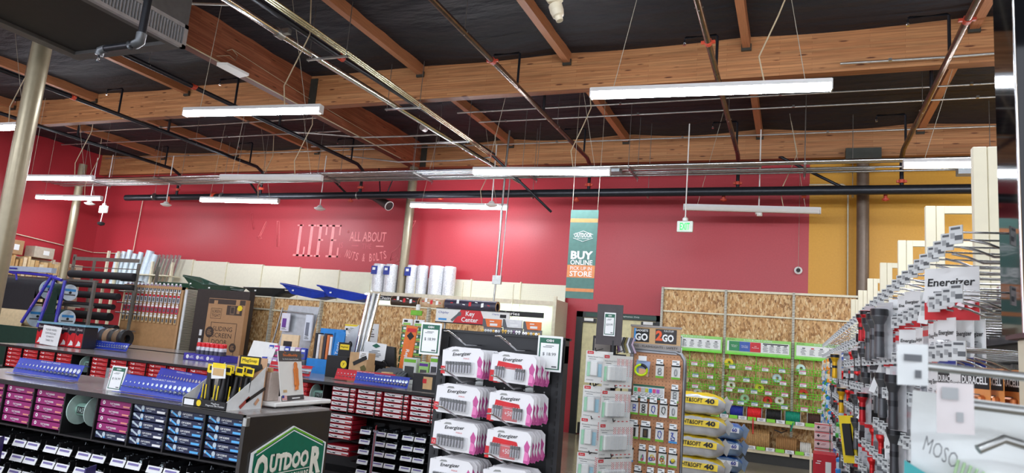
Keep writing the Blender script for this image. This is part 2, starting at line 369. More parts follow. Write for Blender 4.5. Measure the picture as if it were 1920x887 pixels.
# ------------------------------------------------------------- timber roof frame
BRK = mat('grey_green_steel_bracket', (74, 76, 70), .45, .5)
for i, (y, lb) in enumerate(((5.35, 'glulam girder across the store just in front of the hanging air unit'), (10.0, 'long glulam girder crossing the whole store above the first row of lit lamps'), (14.25, 'glulam girder running along the top of the red and yellow back wall'))):
    m = M(); m.box((-19.7, y, 5.8), (10.8, y + .17, 6.45), GLU_X); g = m.build('glulam_beam'); tag(g, lb, 'beam', None)
    if i:
        M().box((-8.53, y - .02, 5.8), (-8.36, y, 6.34), BRK).build('beam_hanger', g)
        M().box((-8.84, y - .02, 5.8), (-8.72, y, 6.34), BRK).build('beam_hanger', g)
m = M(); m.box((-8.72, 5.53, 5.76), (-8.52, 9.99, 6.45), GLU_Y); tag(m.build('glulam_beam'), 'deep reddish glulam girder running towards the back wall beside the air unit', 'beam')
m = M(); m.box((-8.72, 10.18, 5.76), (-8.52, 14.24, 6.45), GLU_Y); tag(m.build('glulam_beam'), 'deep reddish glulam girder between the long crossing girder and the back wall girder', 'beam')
k = 0
PX = [-17.1, -14.35, -11.63, -6.15, -3.46, -.73, 2.08, 4.8, 7.5]
for x in PX:
    for (a, b, w) in ((5.53, 9.99, 'in the near bay'), (10.18, 14.24, 'in the far bay'), (-1, 5.34, 'in the bay overhead')):
        m = M(); m.box((x - .055, a, 6.24), (x + .055, b, 6.46), PURLIN); o = m.build('roof_purlin')
        for yb in (a + .02, b - .02): M().box((x - .07, yb - .02, 6.2), (x + .07, yb + .02, 6.3), BRK).build('joist_hanger', o)
        tag(o, 'red-brown roof purlin %s, %s from the left wall' % (w, NTH[PX.index(x)]), 'purlin', 'roof purlins')
for (x, y, z1, lb) in ((-8.6, 5.2, 5.8, 'tall round tan column nearest the camera under the air unit'), (-8.6, 14.13, 5.76, 'round tan column in front of the red wall right of the mural'), (1.12, 14.1, 5.66, 'round grey-brown column in front of the yellow wall'), (-18.9, 13.15, 5.8, 'round tan column by the lumber racks in the left corner')):
    m = M(); m.lathe([(.107, 0), (.107, z1)], BROWNP if x < 0 else mat('brown_column_paint', (112, 96, 82), .4, .2), (x, y, 0), n=28); m.box((x - .16, y - .16, 0), (x + .16, y + .16, .02), BRK)
    o = m.build('steel_column'); tag(o, lb, 'column')
    if x > 0:
        m = M(); m.box((.82, 14.0, 5.66), (1.42, 14.24, 5.9), BRK); m.build('bracket', o)

def sprink(m, p):
    m.tube([p, p - Z_ * .05], .012, PIPEK, 6); m.tube([p - Z_ * .05, p - Z_ * .085], .006, CHROME, 6); m.lathe([(.0, 0), (.022, 0), (.022, .003), (0, .003)], CHROME, p - Z_ * .09, n=8)
    m.tube([p - Z_ * .045, p + Vector((.018, 0, -.065)), p - Z_ * .088], .003, CHROME, 4); m.tube([p - Z_ * .045, p + Vector((-.018, 0, -.065)), p - Z_ * .088], .003, CHROME, 4)
# ------------------------------------------------------------- hanging air unit
HD = mat('dark_duct_underside', (42, 41, 40), .6, .1); HG = mat('grey_duct_skin', (104, 104, 104), .45, .5); GRL = mat('silver_grille', (190, 190, 192), .35, .6)
t = thing('air_handler', (-7.0, 3.5, 4.6), 'big dark suspended air unit with a silver side grille in the upper left', 'air conditioner')
m = M(); m.box((-7.84, 1.2, 4.64), (-6.25, 5.14, 6.3), HD); m.build('body', t)
m = M(); m.box((-6.25, 1.2, 4.84), (-6.16, 5.16, 6.3), HG); m.build('side_panel', t)
for a_, b_ in (((-7.9, 5.06, 4.6), (-6.2, 5.2, 4.66)), ((-7.9, 1.2, 4.6), (-7.76, 5.06, 4.66)), ((-6.3, 1.2, 4.585), (-6.2, 5.06, 4.62))): m = M(); m.box(a_, b_, HG); m.build('bottom_rim', t)
xg = -6.17
m = M(); m.box((xg - .05, 1.2, 4.58), (xg, 5.18, 4.615), GRL); m.box((xg - .05, 1.2, 4.80), (xg, 5.18, 4.84), GRL); m.box((xg - .05, 5.13, 4.58), (xg, 5.18, 4.84), GRL); m.build('grille_frame', t)
m = M(); m.box((xg - .075, 1.2, 4.6), (xg - .065, 5.13, 4.82), mat('dark_gap', (24, 24, 24)))
y = 1.25
while y < 5.12: m.ob((xg - .03, y, 4.707), (.04, .010, .19), (1, .35, 0), (-.35, 1, 0), GRL); y += .036
m.build('grille', t)
t = thing('sprinkler_drop', (-5.6, 4.2, 4.05), 'black iron pipe with an elbow and brass sprinkler in front of the air unit', 'pipe')
m = M(); m.tube([(-5.55, 4.2, 6.35), (-5.58, 4.2, 4.2)], .035, PIPEK, 12); m.tube([(-5.66, 4.2, 4.135), (-6.05, 4.2, 4.13)], .032, PIPEK, 12); m.build('pipe', t)
m = M(); m.tube([(-5.58, 4.2, 4.24), (-5.585, 4.2, 4.16), (-5.64, 4.2, 4.135), (-5.7, 4.2, 4.135)], .045, mat('grey_elbow', (96, 100, 104), .4, .4), 12); m.tube([(-6.02, 4.2, 4.13), (-6.09, 4.2, 4.12), (-6.1, 4.2, 4.07)], .038, mat('grey_elbow', (96, 100, 104)), 12); m.build('elbow', t)
m = M(); sprink(m, Vector((-6.1, 4.2, 4.1))); m.build('sprinkler_head', t)

# ------------------------------------------------------------- strip lamps
LMP = [((-2.2, 7.25), (.3, 7.42), 1, 'brightest and nearest lit strip lamp, right of centre under the long girder'),
 ((-8.11, 6.98), (-5.9, 7.19), 1, 'lit strip lamp hanging below the long girder at left'),
 ((-5.15, 10.4), (-2.81, 10.6), 1, 'lit strip lamp hanging before the bundle of conduits at the centre'),
 ((-16.55, 10.15), (-14.45, 10.33), 1, 'lit strip lamp above another lit lamp by the left red wall'),
 ((-18.9, 12.05), (-16.73, 12.28), 1, 'far lit strip lamp glowing on the left red wall'),
 ((-10.91, 10.5), (-8.54, 10.68), 0, 'unlit white strip lamp in front of the conduit bundle'),
 ((-13.47, 12.45), (-11.27, 12.65), 1, 'lit strip lamp in front of the red wall left of the mural'),
 ((-7.93, 13.06), (-5.71, 13.3), 1, 'lit strip lamp crossing in front of the column right of the mural'),
 ((-2.03, 13.3), (.38, 13.6), 0, 'unlit white strip lamp before the red and yellow wall'),
 ((1.33, 10.5), (3.7, 10.6), 1, 'lit strip lamp at the far right behind the tall cream uprights'),
 ((-13.9, 7.0), (-11.55, 7.1), 1, 'lit strip lamp cut by the left edge of the picture'),
 ((3.6, 13.3), (5.9, 13.4), 1, 'lit lamp of the back row beyond the right edge'), ((3.5, 7.3), (5.8, 7.4), 1, 'lit lamp of the middle row beyond the right edge')]
for j, yr in enumerate((4.0, .8, -2.4)):
    for i, xr in enumerate((-16.6, -11, -5.3, .4, 6.0)):
        if j == 0 and i in (1, 2): continue
        LMP.append(((xr + (1.4 if j % 2 else -1), yr), (xr + (3.75 if j % 2 else 1.35), yr + .1), 1, 'lit strip lamp overhead in the %s row behind the picture, %s from the left' % (NTH[j], NTH[i])))
for (a, b, lit, lb) in LMP:
    A = Vector((a[0], a[1], 4.6)); B = Vector((b[0], b[1], 4.6)); u = (B - A).normalized(); w = Z_.cross(u); Lh = (B - A).length
    t = thing('strip_lamp', (A + B) / 2, lb, 'ceiling lamp', None)
    H = mat('lamp_housing', (224, 226, 226), .4, var=.02); c = (A + B) / 2
    m = M(); m.ob(c + Z_ * .038, (Lh, .09, .05), u, w, H); m.build('housing', t)
    m = M(); sec = [(-.045, .016), (-.045, -.03), (-.028, -.055), (.028, -.055), (.045, -.03), (.045, .016)]
    P = [A + u * .012, B - u * .012]; vs = [p + w * s_[0] + Z_ * s_[1] for p in P for s_ in sec]
    m.add(vs, [(i, i + 1, i + 7, i + 6) for i in range(5)], LENS if lit else mat('unlit_lens', (226, 224, 218), .4, var=.02)); m.build('lens', t)
    for e in (A, B):
        m = M(); m.ob(e, (.015, .095, .115), u, w, H); m.build('end_cap', t)
    for q, dx in ((A + u * .25, .45), (B - u * .25, -.3)):
        m = M(); m.tube([q + Z_ * .05, Vector((q.x + dx, q.y - .3, 6.38))], .004, WIRE, 5); m.build('hanging_wire', t)
    m = M(); q = A.lerp(B, .74); m.tube([q + Z_ * .06, q + Vector((-.06, 0, .35)), q + Vector((.12, .02, .8)), q + Vector((.22, .05, 1.1)), q + Vector((.1, .1, 1.75))], .009, CORD, 6); m.build('power_cord', t)

# ------------------------------------------------------------- sprinkler pipes
BR = [(-15.4, 'fifth'), (-12.55, 'fourth'), (-9.55, 'third'), (-3.98, 'second'), (-1.06, 'first'), (1.67, 'last')]
for bi, (x, _) in enumerate(BR):
    t = thing('sprinkler_branch', (x, 8, 5.6), 'dark steel sprinkler branch pipe running to the back wall, %s from the left' % NTH[bi], 'pipe', 'sprinkler branch pipes')
    m = M(); m.tube([(x, 1.0, 5.6), (x, 13.15, 5.6), (x, 13.4, 5.5)], .04, PIPEB if bi > 2 else PIPEK, 10); m.tube([(x, 13.4, 5.5), (x, 13.4, 4.95)], .034, PIPEK, 10); m.build('pipe', t)
    for y in (8.3,):
        m = M(); m.tube([(x, y - .04, 5.6), (x, y + .04, 5.6)], .048, CLAMP, 10); m.box((x - .085, y - .02, 5.585), (x + .085, y + .02, 5.615), CLAMP); m.build('coupling', t)
    for y in (9.25, 12.9, 5.4):
        m = M(); top = 6.12; m.tube([(x, y, 5.6), (x, y, top), (x - .02, y, top + .02), (x - .42, y, top + .02), (x - .44, y, top)], .02, PIPEK, 8); sprink(m, Vector((x - .44, y, top))); m.build('riser_with_sprinkler', t)
        m = M(); m.tube([(x, y - .02, 5.6), (x, y + .02, 5.6)], .04, PIPEK, 8); m.build('tee', t)
    for y in (10.45,):
        m = M(); m.tube([(x, y, 5.64), (x, y, 6.14)], .026, PIPEK, 8); m.build('capped_riser', t)
    for y in (7.4, 11.2):
        m = M(); m.tube([(x, y, 5.56), (x + .045, y, 5.6), (x, y, 5.66), (x - .045, y, 5.6), (x, y, 5.56)], .005, STEEL, 5); m.tube([(x, y, 5.66), (x, y, 6.35)], .005, STEEL, 5); m.build('hanger', t)
    m = M(); m.tube([(x, 13.4, 5.06), (x, 13.4, 5.12)], .05, CLAMP, 10); m.box((x - .08, 13.38, 5.07), (x + .08, 13.42, 5.11), CLAMP); m.build('coupling', t)
    m = M(); m.tube([(x - .25, 13.4, 4.9), (x - .25, 13.4, 4.74)], .03, CLAMP, 8); m.lathe([(0, 0), (.06, .0), (.06, .03), (0, .03)], CLAMP, (x - .25, 13.4, 4.75), n=10); m.build('drain_valve', t)
t = thing('sprinkler_main', (-5, 13.4, 4.82), 'thick black sprinkler main running along the back wall', 'pipe')
m = M(); m.tube([(-17.4, 13.5, 4.9), (10.5, 13.1, 4.9)], .085, PIPEK, 16); m.build('pipe', t)
for x in (-14.1, -7.4, .1):
    m = M(); m.tube([(x - .04, 13.4 - .002 * x, 4.9), (x + .04, 13.4 - .002 * x, 4.9)], .1, CLAMP, 14); m.build('coupling', t)
for x in (-16.2, -13.8, -9.6, -8.2, -5.2, -2.75, .9, 3.8, 6.5):
    m = M(); m.tube([(x - .015, 13.4, 4.9), (x + .015, 13.4, 4.9)], .098, STEEL, 14); m.tube([(x, 13.4, 4.99), (x, 13.4, 6.35)], .006, STEEL, 5); m.build('ring_hanger', t)
# sway braces
for (a, b, lb) in (((-13.6, 14.0, 5.5), (-12.6, 13.45, 4.9), 'leftmost'), ((-10.9, 14.0, 5.5), (-9.9, 13.45, 4.9), 'middle'), ((-5.9, 12.5, 5.6), (-4.75, 13.4, 4.52), 'longest, ending before the red wall'), ((-.3, 13.3, 5.55), (.72, 13.4, 5.0), 'rightmost')):
    m = M(); m.tube([a, b], .028, PIPEK, 8); m.lathe([(0, -.01), (.05, -.01), (.05, .01), (0, .01)], PIPEK, a, n=10); tag(m.build('sway_brace'), 'dark slanting brace of the black sprinkler main, the %s one' % lb, 'pipe')
m = M(); m.tube([(-9.9, 14.1, 5.05), (-9.6, 14.05, 5.02), (-9.25, 13.9, 4.86), (-8.98, 13.8, 4.74)], [.05, .09, .1, .12], mat('dark_speaker', (54, 44, 44), .5), 12); m.lathe([(.105, 0), (.12, .0), (.12, -.02)], WHITE, (-8.96, 13.79, 4.73), axis=(.75, -.2, -.45), n=14); m.tube([(-9.3, 13.9, 4.9), (-9.45, 13.9, 5.7)], .015, PIPEK, 6); m.tube([(-9.2, 13.9, 4.9), (-8.95, 13.9, 5.6)], .015, PIPEK, 6)
tag(m.build('flood_light'), 'dark tilted spotlight with a white rim hanging before the mural', 'lamp')

# chrome conduits running towards the back wall
m = M(); pts = [(-6.58, 1.5, 5.6), (-6.5, 8, 5.6), (-6.2, 13.0, 5.55), (-5.55, 13.5, 5.2)]; m.tube(pts, .048, CHROME, 12)
for y in (6.9, 10.9): m.tube([(-6.52, y - .06, 5.6), (-6.52, y + .06, 5.6)], .066, STEEL, 12)
m.ob((-6.42, 6.9, 5.62), (.14, .07, .07), X_, Y_, STEEL); tag(m.build('chrome_pipe'), 'shiny fat chrome pipe running overhead towards the back wall', 'pipe')
m = M(); m.tube([(-6.38, 1.5, 5.72), (-6.32, 8, 5.72), (-6.0, 13.0, 5.68)], .04, PIPEK, 10)
for y in (8.0,): m.tube([(-6.32, y - .04, 5.72), (-6.32, y + .04, 5.72)], .055, CLAMP, 10)
tag(m.build('black_pipe'), 'black pipe running beside the shiny fat chrome pipe', 'pipe')
GOLD = mat('yellowish_conduit', (206, 204, 176), .25, .95, var=.03)
for q, dx in enumerate((0, .05, .1)):
    m = M(); m.tube([(-6.14 + dx, 1.5, 5.66), (-6.1 + dx, 8, 5.66), (-5.85 + dx, 13.4, 5.5)], .017, GOLD, 8); tag(m.build('conduit'), 'thin pale conduit right of the fat chrome pipe, %s of three side by side' % ('first', 'middle', 'last')[q], 'conduit', 'pale conduits beside the chrome pipe')
for y in (5.6, 7.6, 9.7, 11.6):
    m = M(); m.box((-6.6, y - .02, 5.52), (-5.9, y + .02, 5.545), STEEL)
    for x in (-6.57, -5.93): m.tube([(x, y, 5.5), (x, y, 6.36)], .006, STEEL, 5)
    tag(m.build('trapeze_hanger'), 'steel trapeze hanger carrying the fat chrome pipe, %s from the camera' % NTH[int((y - 5) / 1.9)], 'hanger', 'trapeze hangers of the chrome pipe')
# thin conduits strapped under the purlins, left to right
EM = mat('thin_conduit', (190, 190, 184), .35, .8)
for i, (y, z, x0, x1) in enumerate(((10.25, 5.86, -19, 10), (11.75, 6.18, -6.3, 10), (12.35, 6.18, -6.1, 10), (13.85, 6.18, -19, 10), (11.6, 6.19, -17.5, -9), (12.5, 6.19, -19, -9), (9.85, 5.85, .5, 3))):
    m = M(); m.tube([(x0, y, z), ((x0 + x1) / 2, y + .03, z), (x1, y, z)], .016, EM, 6)
    x = x0 + .6
    while x < x1: m.box((x - .02, y - .03, z - .015), (x + .02, y + .03, z + .02), STEEL); x += 2.7
    tag(m.build('conduit'), 'thin grey conduit strapped under the roof from left to right, %s from the camera' % NTH[[6, 0, 3, 4, 1, 2, 5].index(i) if i in (6, 0, 3, 4, 1, 2, 5) else 0], 'conduit', 'thin conduits under the roof')
for i, (a, b, c, d) in enumerate((((-10.2, 11.6, 5.9), (-8.4, 11.7, 5.74), (-7.4, 11.75, 5.74), (-6.45, 11.3, 5.6)), ((-10.4, 12.5, 5.85), (-8.2, 12.2, 5.72), (-6.9, 12.2, 5.72), (-6.2, 12.0, 5.6)), ((-10.0, 13.3, 5.85), (-8.4, 13.1, 5.6), (-6.9, 13.1, 5.6), (-5.9, 12.9, 5.6)), ((-8.5, 5.5, 5.72), (-7.75, 5.9, 5.7), (-7.3, 6.1, 5.72), (-6.6, 6.1, 5.62)))):
    m = M(); m.tube([a, b, c, d], .018, EM, 6); tag(m.build('bent_conduit'), 'bent grey conduit joining the fat chrome pipe, %s' % ('nearest of the three by the back wall', 'middle of the three by the back wall', 'farthest of the three by the back wall', 'beside the air unit grille')[i], 'conduit')
m = M(); m.tube([(-8.48, 5.6, 5.74), (-8.46, 9.9, 5.72), (-8.42, 13.2, 5.72)], .011, CORD, 6); tag(m.build('cable'), 'pale cable running along the lower edge of the deep reddish girder', 'cable')
m = M(); m.tube([(-8.49, 7.9, 5.98), (-8.49, 8.0, 6.05), (-8.49, 8.12, 6.0), (-8.49, 8.1, 5.9), (-8.48, 7.95, 5.92), (-8.47, 7.7, 5.8)], .006, CORD, 6); m.tube([(-8.49, 8.0, 6.05), (-8.49, 9.9, 5.95), (-8.4, 12.9, 5.85)], .005, CORD, 5); tag(m.build('cable'), 'thin looped cable on the face of the deep reddish girder', 'cable')
m = M(); m.add([(-8.5, 7.75, 5.66), (-8.28, 7.75, 5.66), (-8.26, 8.2, 5.66), (-8.5, 8.25, 5.66), (-8.5, 7.75, 5.72), (-8.28, 7.75, 5.7), (-8.26, 8.2, 5.7), (-8.5, 8.25, 5.72)], [(0, 3, 2, 1), (4, 5, 6, 7), (0, 1, 5, 4), (1, 2, 6, 5), (2, 3, 7, 6), (3, 0, 4, 7)], WHITE); tag(m.build('wireless_antenna'), 'flat white wireless antenna hanging at the deep reddish girder', 'antenna')

# flat bundle of conduits before the back wall, on trapeze hangers
for i in range(9):
    y = 12.28 + i * .088; m = M(); x1 = 10.4 if i in (0, 1, 5, 8) else (-3.0 + .6 * i)
    m.tube([(-19.5, y + .12, 5.16), (x1, y - .12, 5.16)], .03 if i < 2 else .019, STEEL if i % 3 else CHROME, 8)
    tag(m.build('conduit'), 'grey conduit in the flat bundle before the back wall, %s from the camera' % NTH[i], 'conduit', 'flat bundle of conduits')
for i, x in enumerate((-17.5, -14.9, -12.2, -9.9, -7.45, -5.0, -2.9, .1, 2.9)):
    m = M(); m.box((x - .02, 12.2, 5.1), (x + .02, 13.05, 5.13), STEEL)
    for y in (12.22, 13.03): m.tube([(x, y, 5.05), (x, y, 6.36)], .006, STEEL, 5)
    tag(m.build('trapeze_hanger'), 'steel trapeze hanger under the flat conduit bundle, %s from the left' % NTH[i], 'hanger', 'hangers of the conduit bundle')
m = M(); m.box((-3.35, 12.35, 5.08), (-3.1, 12.6, 5.16), mat('grey_box', (150, 156, 160), .5, .3)); tag(m.build('junction_box'), 'grey junction box on the conduit bundle right of the centre lamp', 'electrical box')
m = M(); m.box((2.35, 12.5, 4.98), (2.6, 12.7, 5.1), mat('grey_box', (150, 156, 160))); tag(m.build('junction_box'), 'grey junction box on the conduits before the yellow wall', 'electrical box')
m = M(); m.tube([(-5.68, 13.0, 6.2), (-5.7, 13.0, 5.4), (-5.7, 13.0, 3.1)], .024, STEEL, 8); m.tube([(-5.58, 13.0, 5.2), (-5.6, 13.0, 3.1)], .012, STEEL, 6); m.box((-5.77, 12.97, 2.92), (-5.58, 13.03, 3.1), STEEL); m.tube([(-5.7, 13.0, 2.95), (-5.72, 13.0, 2.2)], .02, STEEL, 8); tag(m.build('conduit_drop'), 'vertical pair of conduits dropping from the roof past the back wall shelves', 'conduit')
m = M(); m.tube([(.2, 14.42, 5.3), (.8, 14.42, 5.3), (.88, 14.42, 5.24), (.89, 14.42, 5.1), (.89, 14.42, 2.2)], .017, CREAM, 8); tag(m.build('wall_conduit'), 'white conduit running down the yellow wall beside the column', 'conduit')
m = M(); m.tube([(-17.9, 14.44, 5.2), (-17.95, 14.44, 3.5)], .012, CREAM, 6); tag(m.build('wall_conduit'), 'thin white conduit running down the red wall in the left corner', 'conduit')
m = M(); m.tube([(-19.66, 10.0, 3.75), (-19.66, 14.45, 3.44)], .014, CREAM, 6); m.tube([(-19.6, 14.45, 3.44), (-17.9, 14.45, 3.44)], .014, CREAM, 6); tag(m.build('wall_conduit'), 'thin pale conduit running level along the left red wall', 'conduit')
# hanging detectors
for (x, y, z, lb) in ((-15.2, 12.95, 4.6, 'left of the mural, nearest the green exit sign'), (-10.66, 13.4, 4.6, 'above the word LIFE'), (-5.95, 13.0, 4.6, 'at the end of the lamp right of the mural'), (-18.0, 12.9, 4.62, 'beside the left exit sign')):
    m = M(); m.tube([(x, y, z + .05), (x, y, 5.9)], .012, WHITE, 6); m.lathe([(0, 0), (.07, 0), (.13, .03), (.14, .05), (.08, .07), (.04, .12), (0, .12)], WHITE, (x, y, z - .06), n=16); tag(m.build('heat_detector'), 'white round detector on a rod, %s' % lb, 'detector')
m = M(); m.tube([(-.68, 13.6, 4.7), (-.68, 13.6, 6.2)], .014, WHITE, 6); m.rbox((-.74, 13.5, 4.52), (-.62, 13.66, 4.66), WHITE, .01); m.lathe([(0, 0), (.05, .0), (.05, .05), (0, .05)], WHITE, (-.66, 13.52, 4.48), n=12); tag(m.build('security_camera'), 'white camera on a rod below the unlit lamp at the red and yellow wall', 'camera')
m = M(); m.tube([(-1.96, 5.29, 4.62), (-1.96, 5.29, 6.3)], .03, PIPEK, 8); m.lathe([(0, 0), (.03, .0), (.035, .04), (.05, .05), (.06, .1), (.06, .16), (0, .2)], mat('cream_detector', (232, 222, 196), .4), (-1.93, 5.29, 4.5), axis=(-.35, 0, 1), n=14); m.rbox((-2.06, 5.2, 4.66), (-1.92, 5.34, 4.78), mat('cream_detector', (232, 222, 196)), .03); tag(m.build('motion_sensor'), 'cream motion sensor hanging at the top edge of the picture', 'sensor')
m = M(); m.tube([(.03, 14.4, 3.55), (.03, 14.4, 5.6)], .004, WIRE, 4); m.lathe([(0, 0), (.07, 0), (.075, .03), (0, .06)], WHITE, (.03, 14.46, 3.6), axis=(0, -1, 0), n=16); m.lathe([(0, .03), (.04, .03), (.04, .065), (0, .065)], DARK, (.03, 14.46, 3.6), axis=(0, -1, 0), n=12); tag(m.build('security_camera'), 'small round camera on the red wall near the yellow wall', 'camera')
# exit signs
EXG = emat('lit_exit_letters', (40, 220, 90), .55); EXW = mat('exit_sign_housing', (226, 236, 226), .4)
for (x, y, z, lb, w) in ((-1.87, 12.5, 3.97, 'green exit sign hanging before the red wall at right', .28), (-17.55, 13.0, 4.36, 'green exit sign hanging in the left corner', .3)):
    t = thing('exit_sign', (x, y, z), lb, 'sign')
    m = M(); m.rbox((x - w / 2, y - .03, z), (x + w / 2, y + .03, z + .2), EXW, .01); m.build('housing', t)
    m = M(); m.text('EXIT', (x, y - .03, z + .1), w * .62, .13, EXG, bold=.02); m.build('lettering', t)
    m = M(); m.tube([(x, y, z + .2), (x, y, 6.0)], .012, WHITE, 6); m.lathe([(.05, .2), (.05, .25), (.02, .28)], WHITE, (x, y, z), n=10); m.build('rod', t)
    if x < -10:
        m = M(); m.tube([(x + .02, y - .02, z), (x, y - .02, z - .25)], .012, WHITE, 6); m.lathe([(0, -.36), (.08, -.33), (.1, -.28), (.06, -.25)], DARK, (x, y, z), n=12); m.build('camera_dome', t)
# ============================================================= BACK WALL SHELVING
# cream shelving bays left of the door
GOND = mat('gondola_base', (46, 46, 44), .5)
xs = [-17.9 + 1.222 * i for i in range(11)] + [-4.62]
xs = xs[:11] + [xs[10] + 1.222] if False else xs
for i in range(len(xs) - 1):
    a, b = xs[i], xs[i + 1]
    if b - a > 1.3: b = a + 1.222
    peg = a > -9.7; top = (3.36 - .028 * i) if not peg else 3.13 - .012 * (i - 7)
    t = thing('shelving_bay', ((a + b) / 2, 14.3, 0), 'cream %s shelving bay on the back wall, %s from the left corner' % ('pegboard' if peg else 'plain-panelled', NTH[i]), 'shelving', 'cream shelving bays along the back wall')
    m = M(); m.box((a + .01, 14.36, .15), (b - .01, 14.4, top), CREAMPEG if peg else CREAMPLAIN); m.build('back_panel', t)
    m = M(); m.box((a - .012, 14.33, .0), (a + .012, 14.42, top + .03), CREAM); m.box((a - .02, 13.8, 0), (a + .02, 14.4, .06), CREAM); m.build('upright', t)
    if peg:
        m = M(); m.box((a + .01, 13.95, 2.66), (b - .01, 14.35, 2.69), CREAM); m.box((a + .01, 13.93, 2.6), (b - .01, 13.95, 2.7), mat('shelf_lip', (214, 204, 180), .4)); m.build('shelf', t)
        m = M(); m.box((a + .005, 13.9, 2.3), (a + .02, 13.92, 3.02), CREAM); m.build('front_post', t)
    m = M(); m.box((a, 13.75, .0), (b, 14.35, .15), GOND); m.box((a, 13.75, .15), (b, 14.36, .18), CREAM); m.build('base_deck', t)
m = M(); m.box((-4.6, 13.6, .15), (-4.57, 14.4, 2.72), CREAMPEG if 0 else holes_mat('cream_side_pegboard', (224, 218, 196), (150, 148, 130), .0254, .16, axes=(1, 2))); m.box((-4.62, 13.56, .0), (-4.55, 13.6, 2.78), CREAM)
m.box((-4.62, 13.6, 0), (-4.55, 14.4, .15), GOND)
for z in (.55, 1.0): m.box((-5.2, 13.62, z), (-4.62, 14.3, z + .03), CREAM)
tag(m.build('shelving_end'), 'cream pegboard end panel closing the back shelving beside the door', 'shelving')
# under-shelf lit signs and goods
SLT = emat('lit_under_shelf_strip', (226, 250, 250), 12.0)
for i, (a, b, s, z) in enumerate(((-9.5, -7.2, 'Chain and Accessories', 2.5), (-7.3, -4.9, 'Chain and Accessories', 2.33))):
    t = thing('aisle_sign', ((a + b) / 2, 13.86, z), 'black sign strip for chain and accessories on the back shelves, %s one' % ('left' if i == 0 else 'right'), 'sign')
    m = M(); m.box((a, 13.82, z), (b, 13.84, z + .11), BLACKM); m.build('board', t)
    m = M(); m.text(s, ((a + b) / 2, 13.82, z + .055), (b - a) * .55, .07, PAPER, bold=.01); m.build('lettering', t)
    m = M(); m.box((a, 14.0, 2.625), (b, 14.06, 2.655), SLT); m.build('shelf_light', t)
# tall wrapped rolls on the back shelf
FOIL = clear_mat('plastic_wrap', (226, 230, 236), .92, .2)
for i, (x, r) in enumerate(((-9.24, .16), (-8.9, .16), (-8.34, .13), (-8.06, .13), (-7.68, .18), (-7.35, .14))):
    m = M(); m.lathe([(r * .9, 0), (r, .02), (r * 1.02, .3), (r, .64), (r * .92, .68), (0, .69)], mat('quilted_roll', (222, 224, 228), .35, .2, var=.2, scale=40, bump=.5, bscale=30), (x, 14.12, 2.695), n=20)
    o = m.build('insulation_roll'); tag(o, 'tall white wrapped insulation roll on the back shelf, %s from the left' % NTH[i], 'roll', 'white wrapped rolls on the back shelf')
    if i in (0, 1, 2):
        m = M(); m.ob((x - .05, 14.12 - r - .005, 2.695 + .52), (.16, .2, .012), X_, Z_, BLUE); m.rect((x - .05, 14.1 - r, 2.695 + .55), .08, .06, PAPER, e=.005); o2 = m.build('blue_label', o); o2['label'] = 'blue label'
# lumber, tubes in the left corner
LUM = [mat('pale_pine', (226, 196, 146), .6), mat('honey_pine', (206, 164, 108), .6), mat('light_birch', (236, 214, 176), .6)]
t = thing('lumber_rack', (-19.2, 12.4, 0), 'cream wall rack for lumber along the left red wall', 'shelving')
m = M(); m.box((-19.68, 9.2, .15), (-19.62, 14.2, 3.0), CREAM); m.build('back_panel', t)
for z in (1.0, 1.75, 2.42):
    m = M(); m.box((-19.62, 9.2, z), (-19.0, 13.9, z + .04), BLACKM if z > 2 else CREAM); m.build('shelf', t)
for y in (9.3, 11.3, 13.3):
    m = M(); m.box((-19.66, y - .03, 0), (-19.58, y + .03, 3.05), CREAM); m.build('upright', t)
rnd = random.Random(5)
y = 9.35; k = 0
while y < 13.4:
    h = rnd.uniform(.35, .55); w = rnd.uniform(.05, .11); m = M(); m.box((-19.5, y, 2.46), (-19.12, y + w, 2.46 + h), rnd.choice(LUM)); tag(m.build('board_bundle'), 'short pine board on the upper lumber shelf, %s from the camera' % NTH[min(k, 48)], 'board', 'pine boards on the upper shelf'); y += w + rnd.uniform(.005, .05); k += 1
y = 9.4; k = 0
while y < 13.4:
    h = rnd.uniform(.45, .62); w = rnd.uniform(.05, .12); m = M(); m.box((-19.5, y, 1.79), (-19.12, y + w, 1.79 + h), rnd.choice(LUM)); tag(m.build('board_bundle'), 'short pine board on the lower lumber shelf, %s from the camera' % NTH[min(k, 48)], 'board', 'pine boards on the lower shelf'); y += w + rnd.uniform(.005, .05); k += 1
BOXC = [(176, 138, 98), (190, 178, 160), (200, 160, 112)]
for i, (y0, z0, w, h, lb) in enumerate(((11.7, 3.02, .45, .38, 'grey box high at the left wall'), (12.45, 3.02, .55, .3, 'tan box with a white label high at the left wall'), (11.25, 2.9, .4, .35, 'tan box with a small print below the grey box'), (13.15, 2.46, .55, .42, 'brown carton at the end of the upper board shelf'))):
    m = M(); m.rbox((-19.6, y0, z0), (-19.2, y0 + w, z0 + h), mat('carton%d' % i, BOXC[i % 3], .7)); m.rect((-19.2, y0 + w * .6, z0 + h * .5), w * .3, h * .4, PAPER, u=(0, 1, 0), v=Z_); tag(m.build('carton'), lb, 'box')
TUB = mat('pale_blue_tube', (206, 222, 232), .3, .1); ALU = mat('aluminium_strip', (186, 190, 194), .25, .9)
for i in range(7):
    x = -18.25 + i * .2 + (.12 if i > 4 else 0); m = M(); m.tube([(x, 14.15, 2.4), (x + .03 * i, 14.22, 3.42 + .05 * (i % 3))], .075 if i < 5 else .11, TUB, 12); tag(m.build('plastic_tube'), 'pale tube standing at the back wall in the left corner, %s from the left' % NTH[i], 'tube', 'pale tubes in the corner')
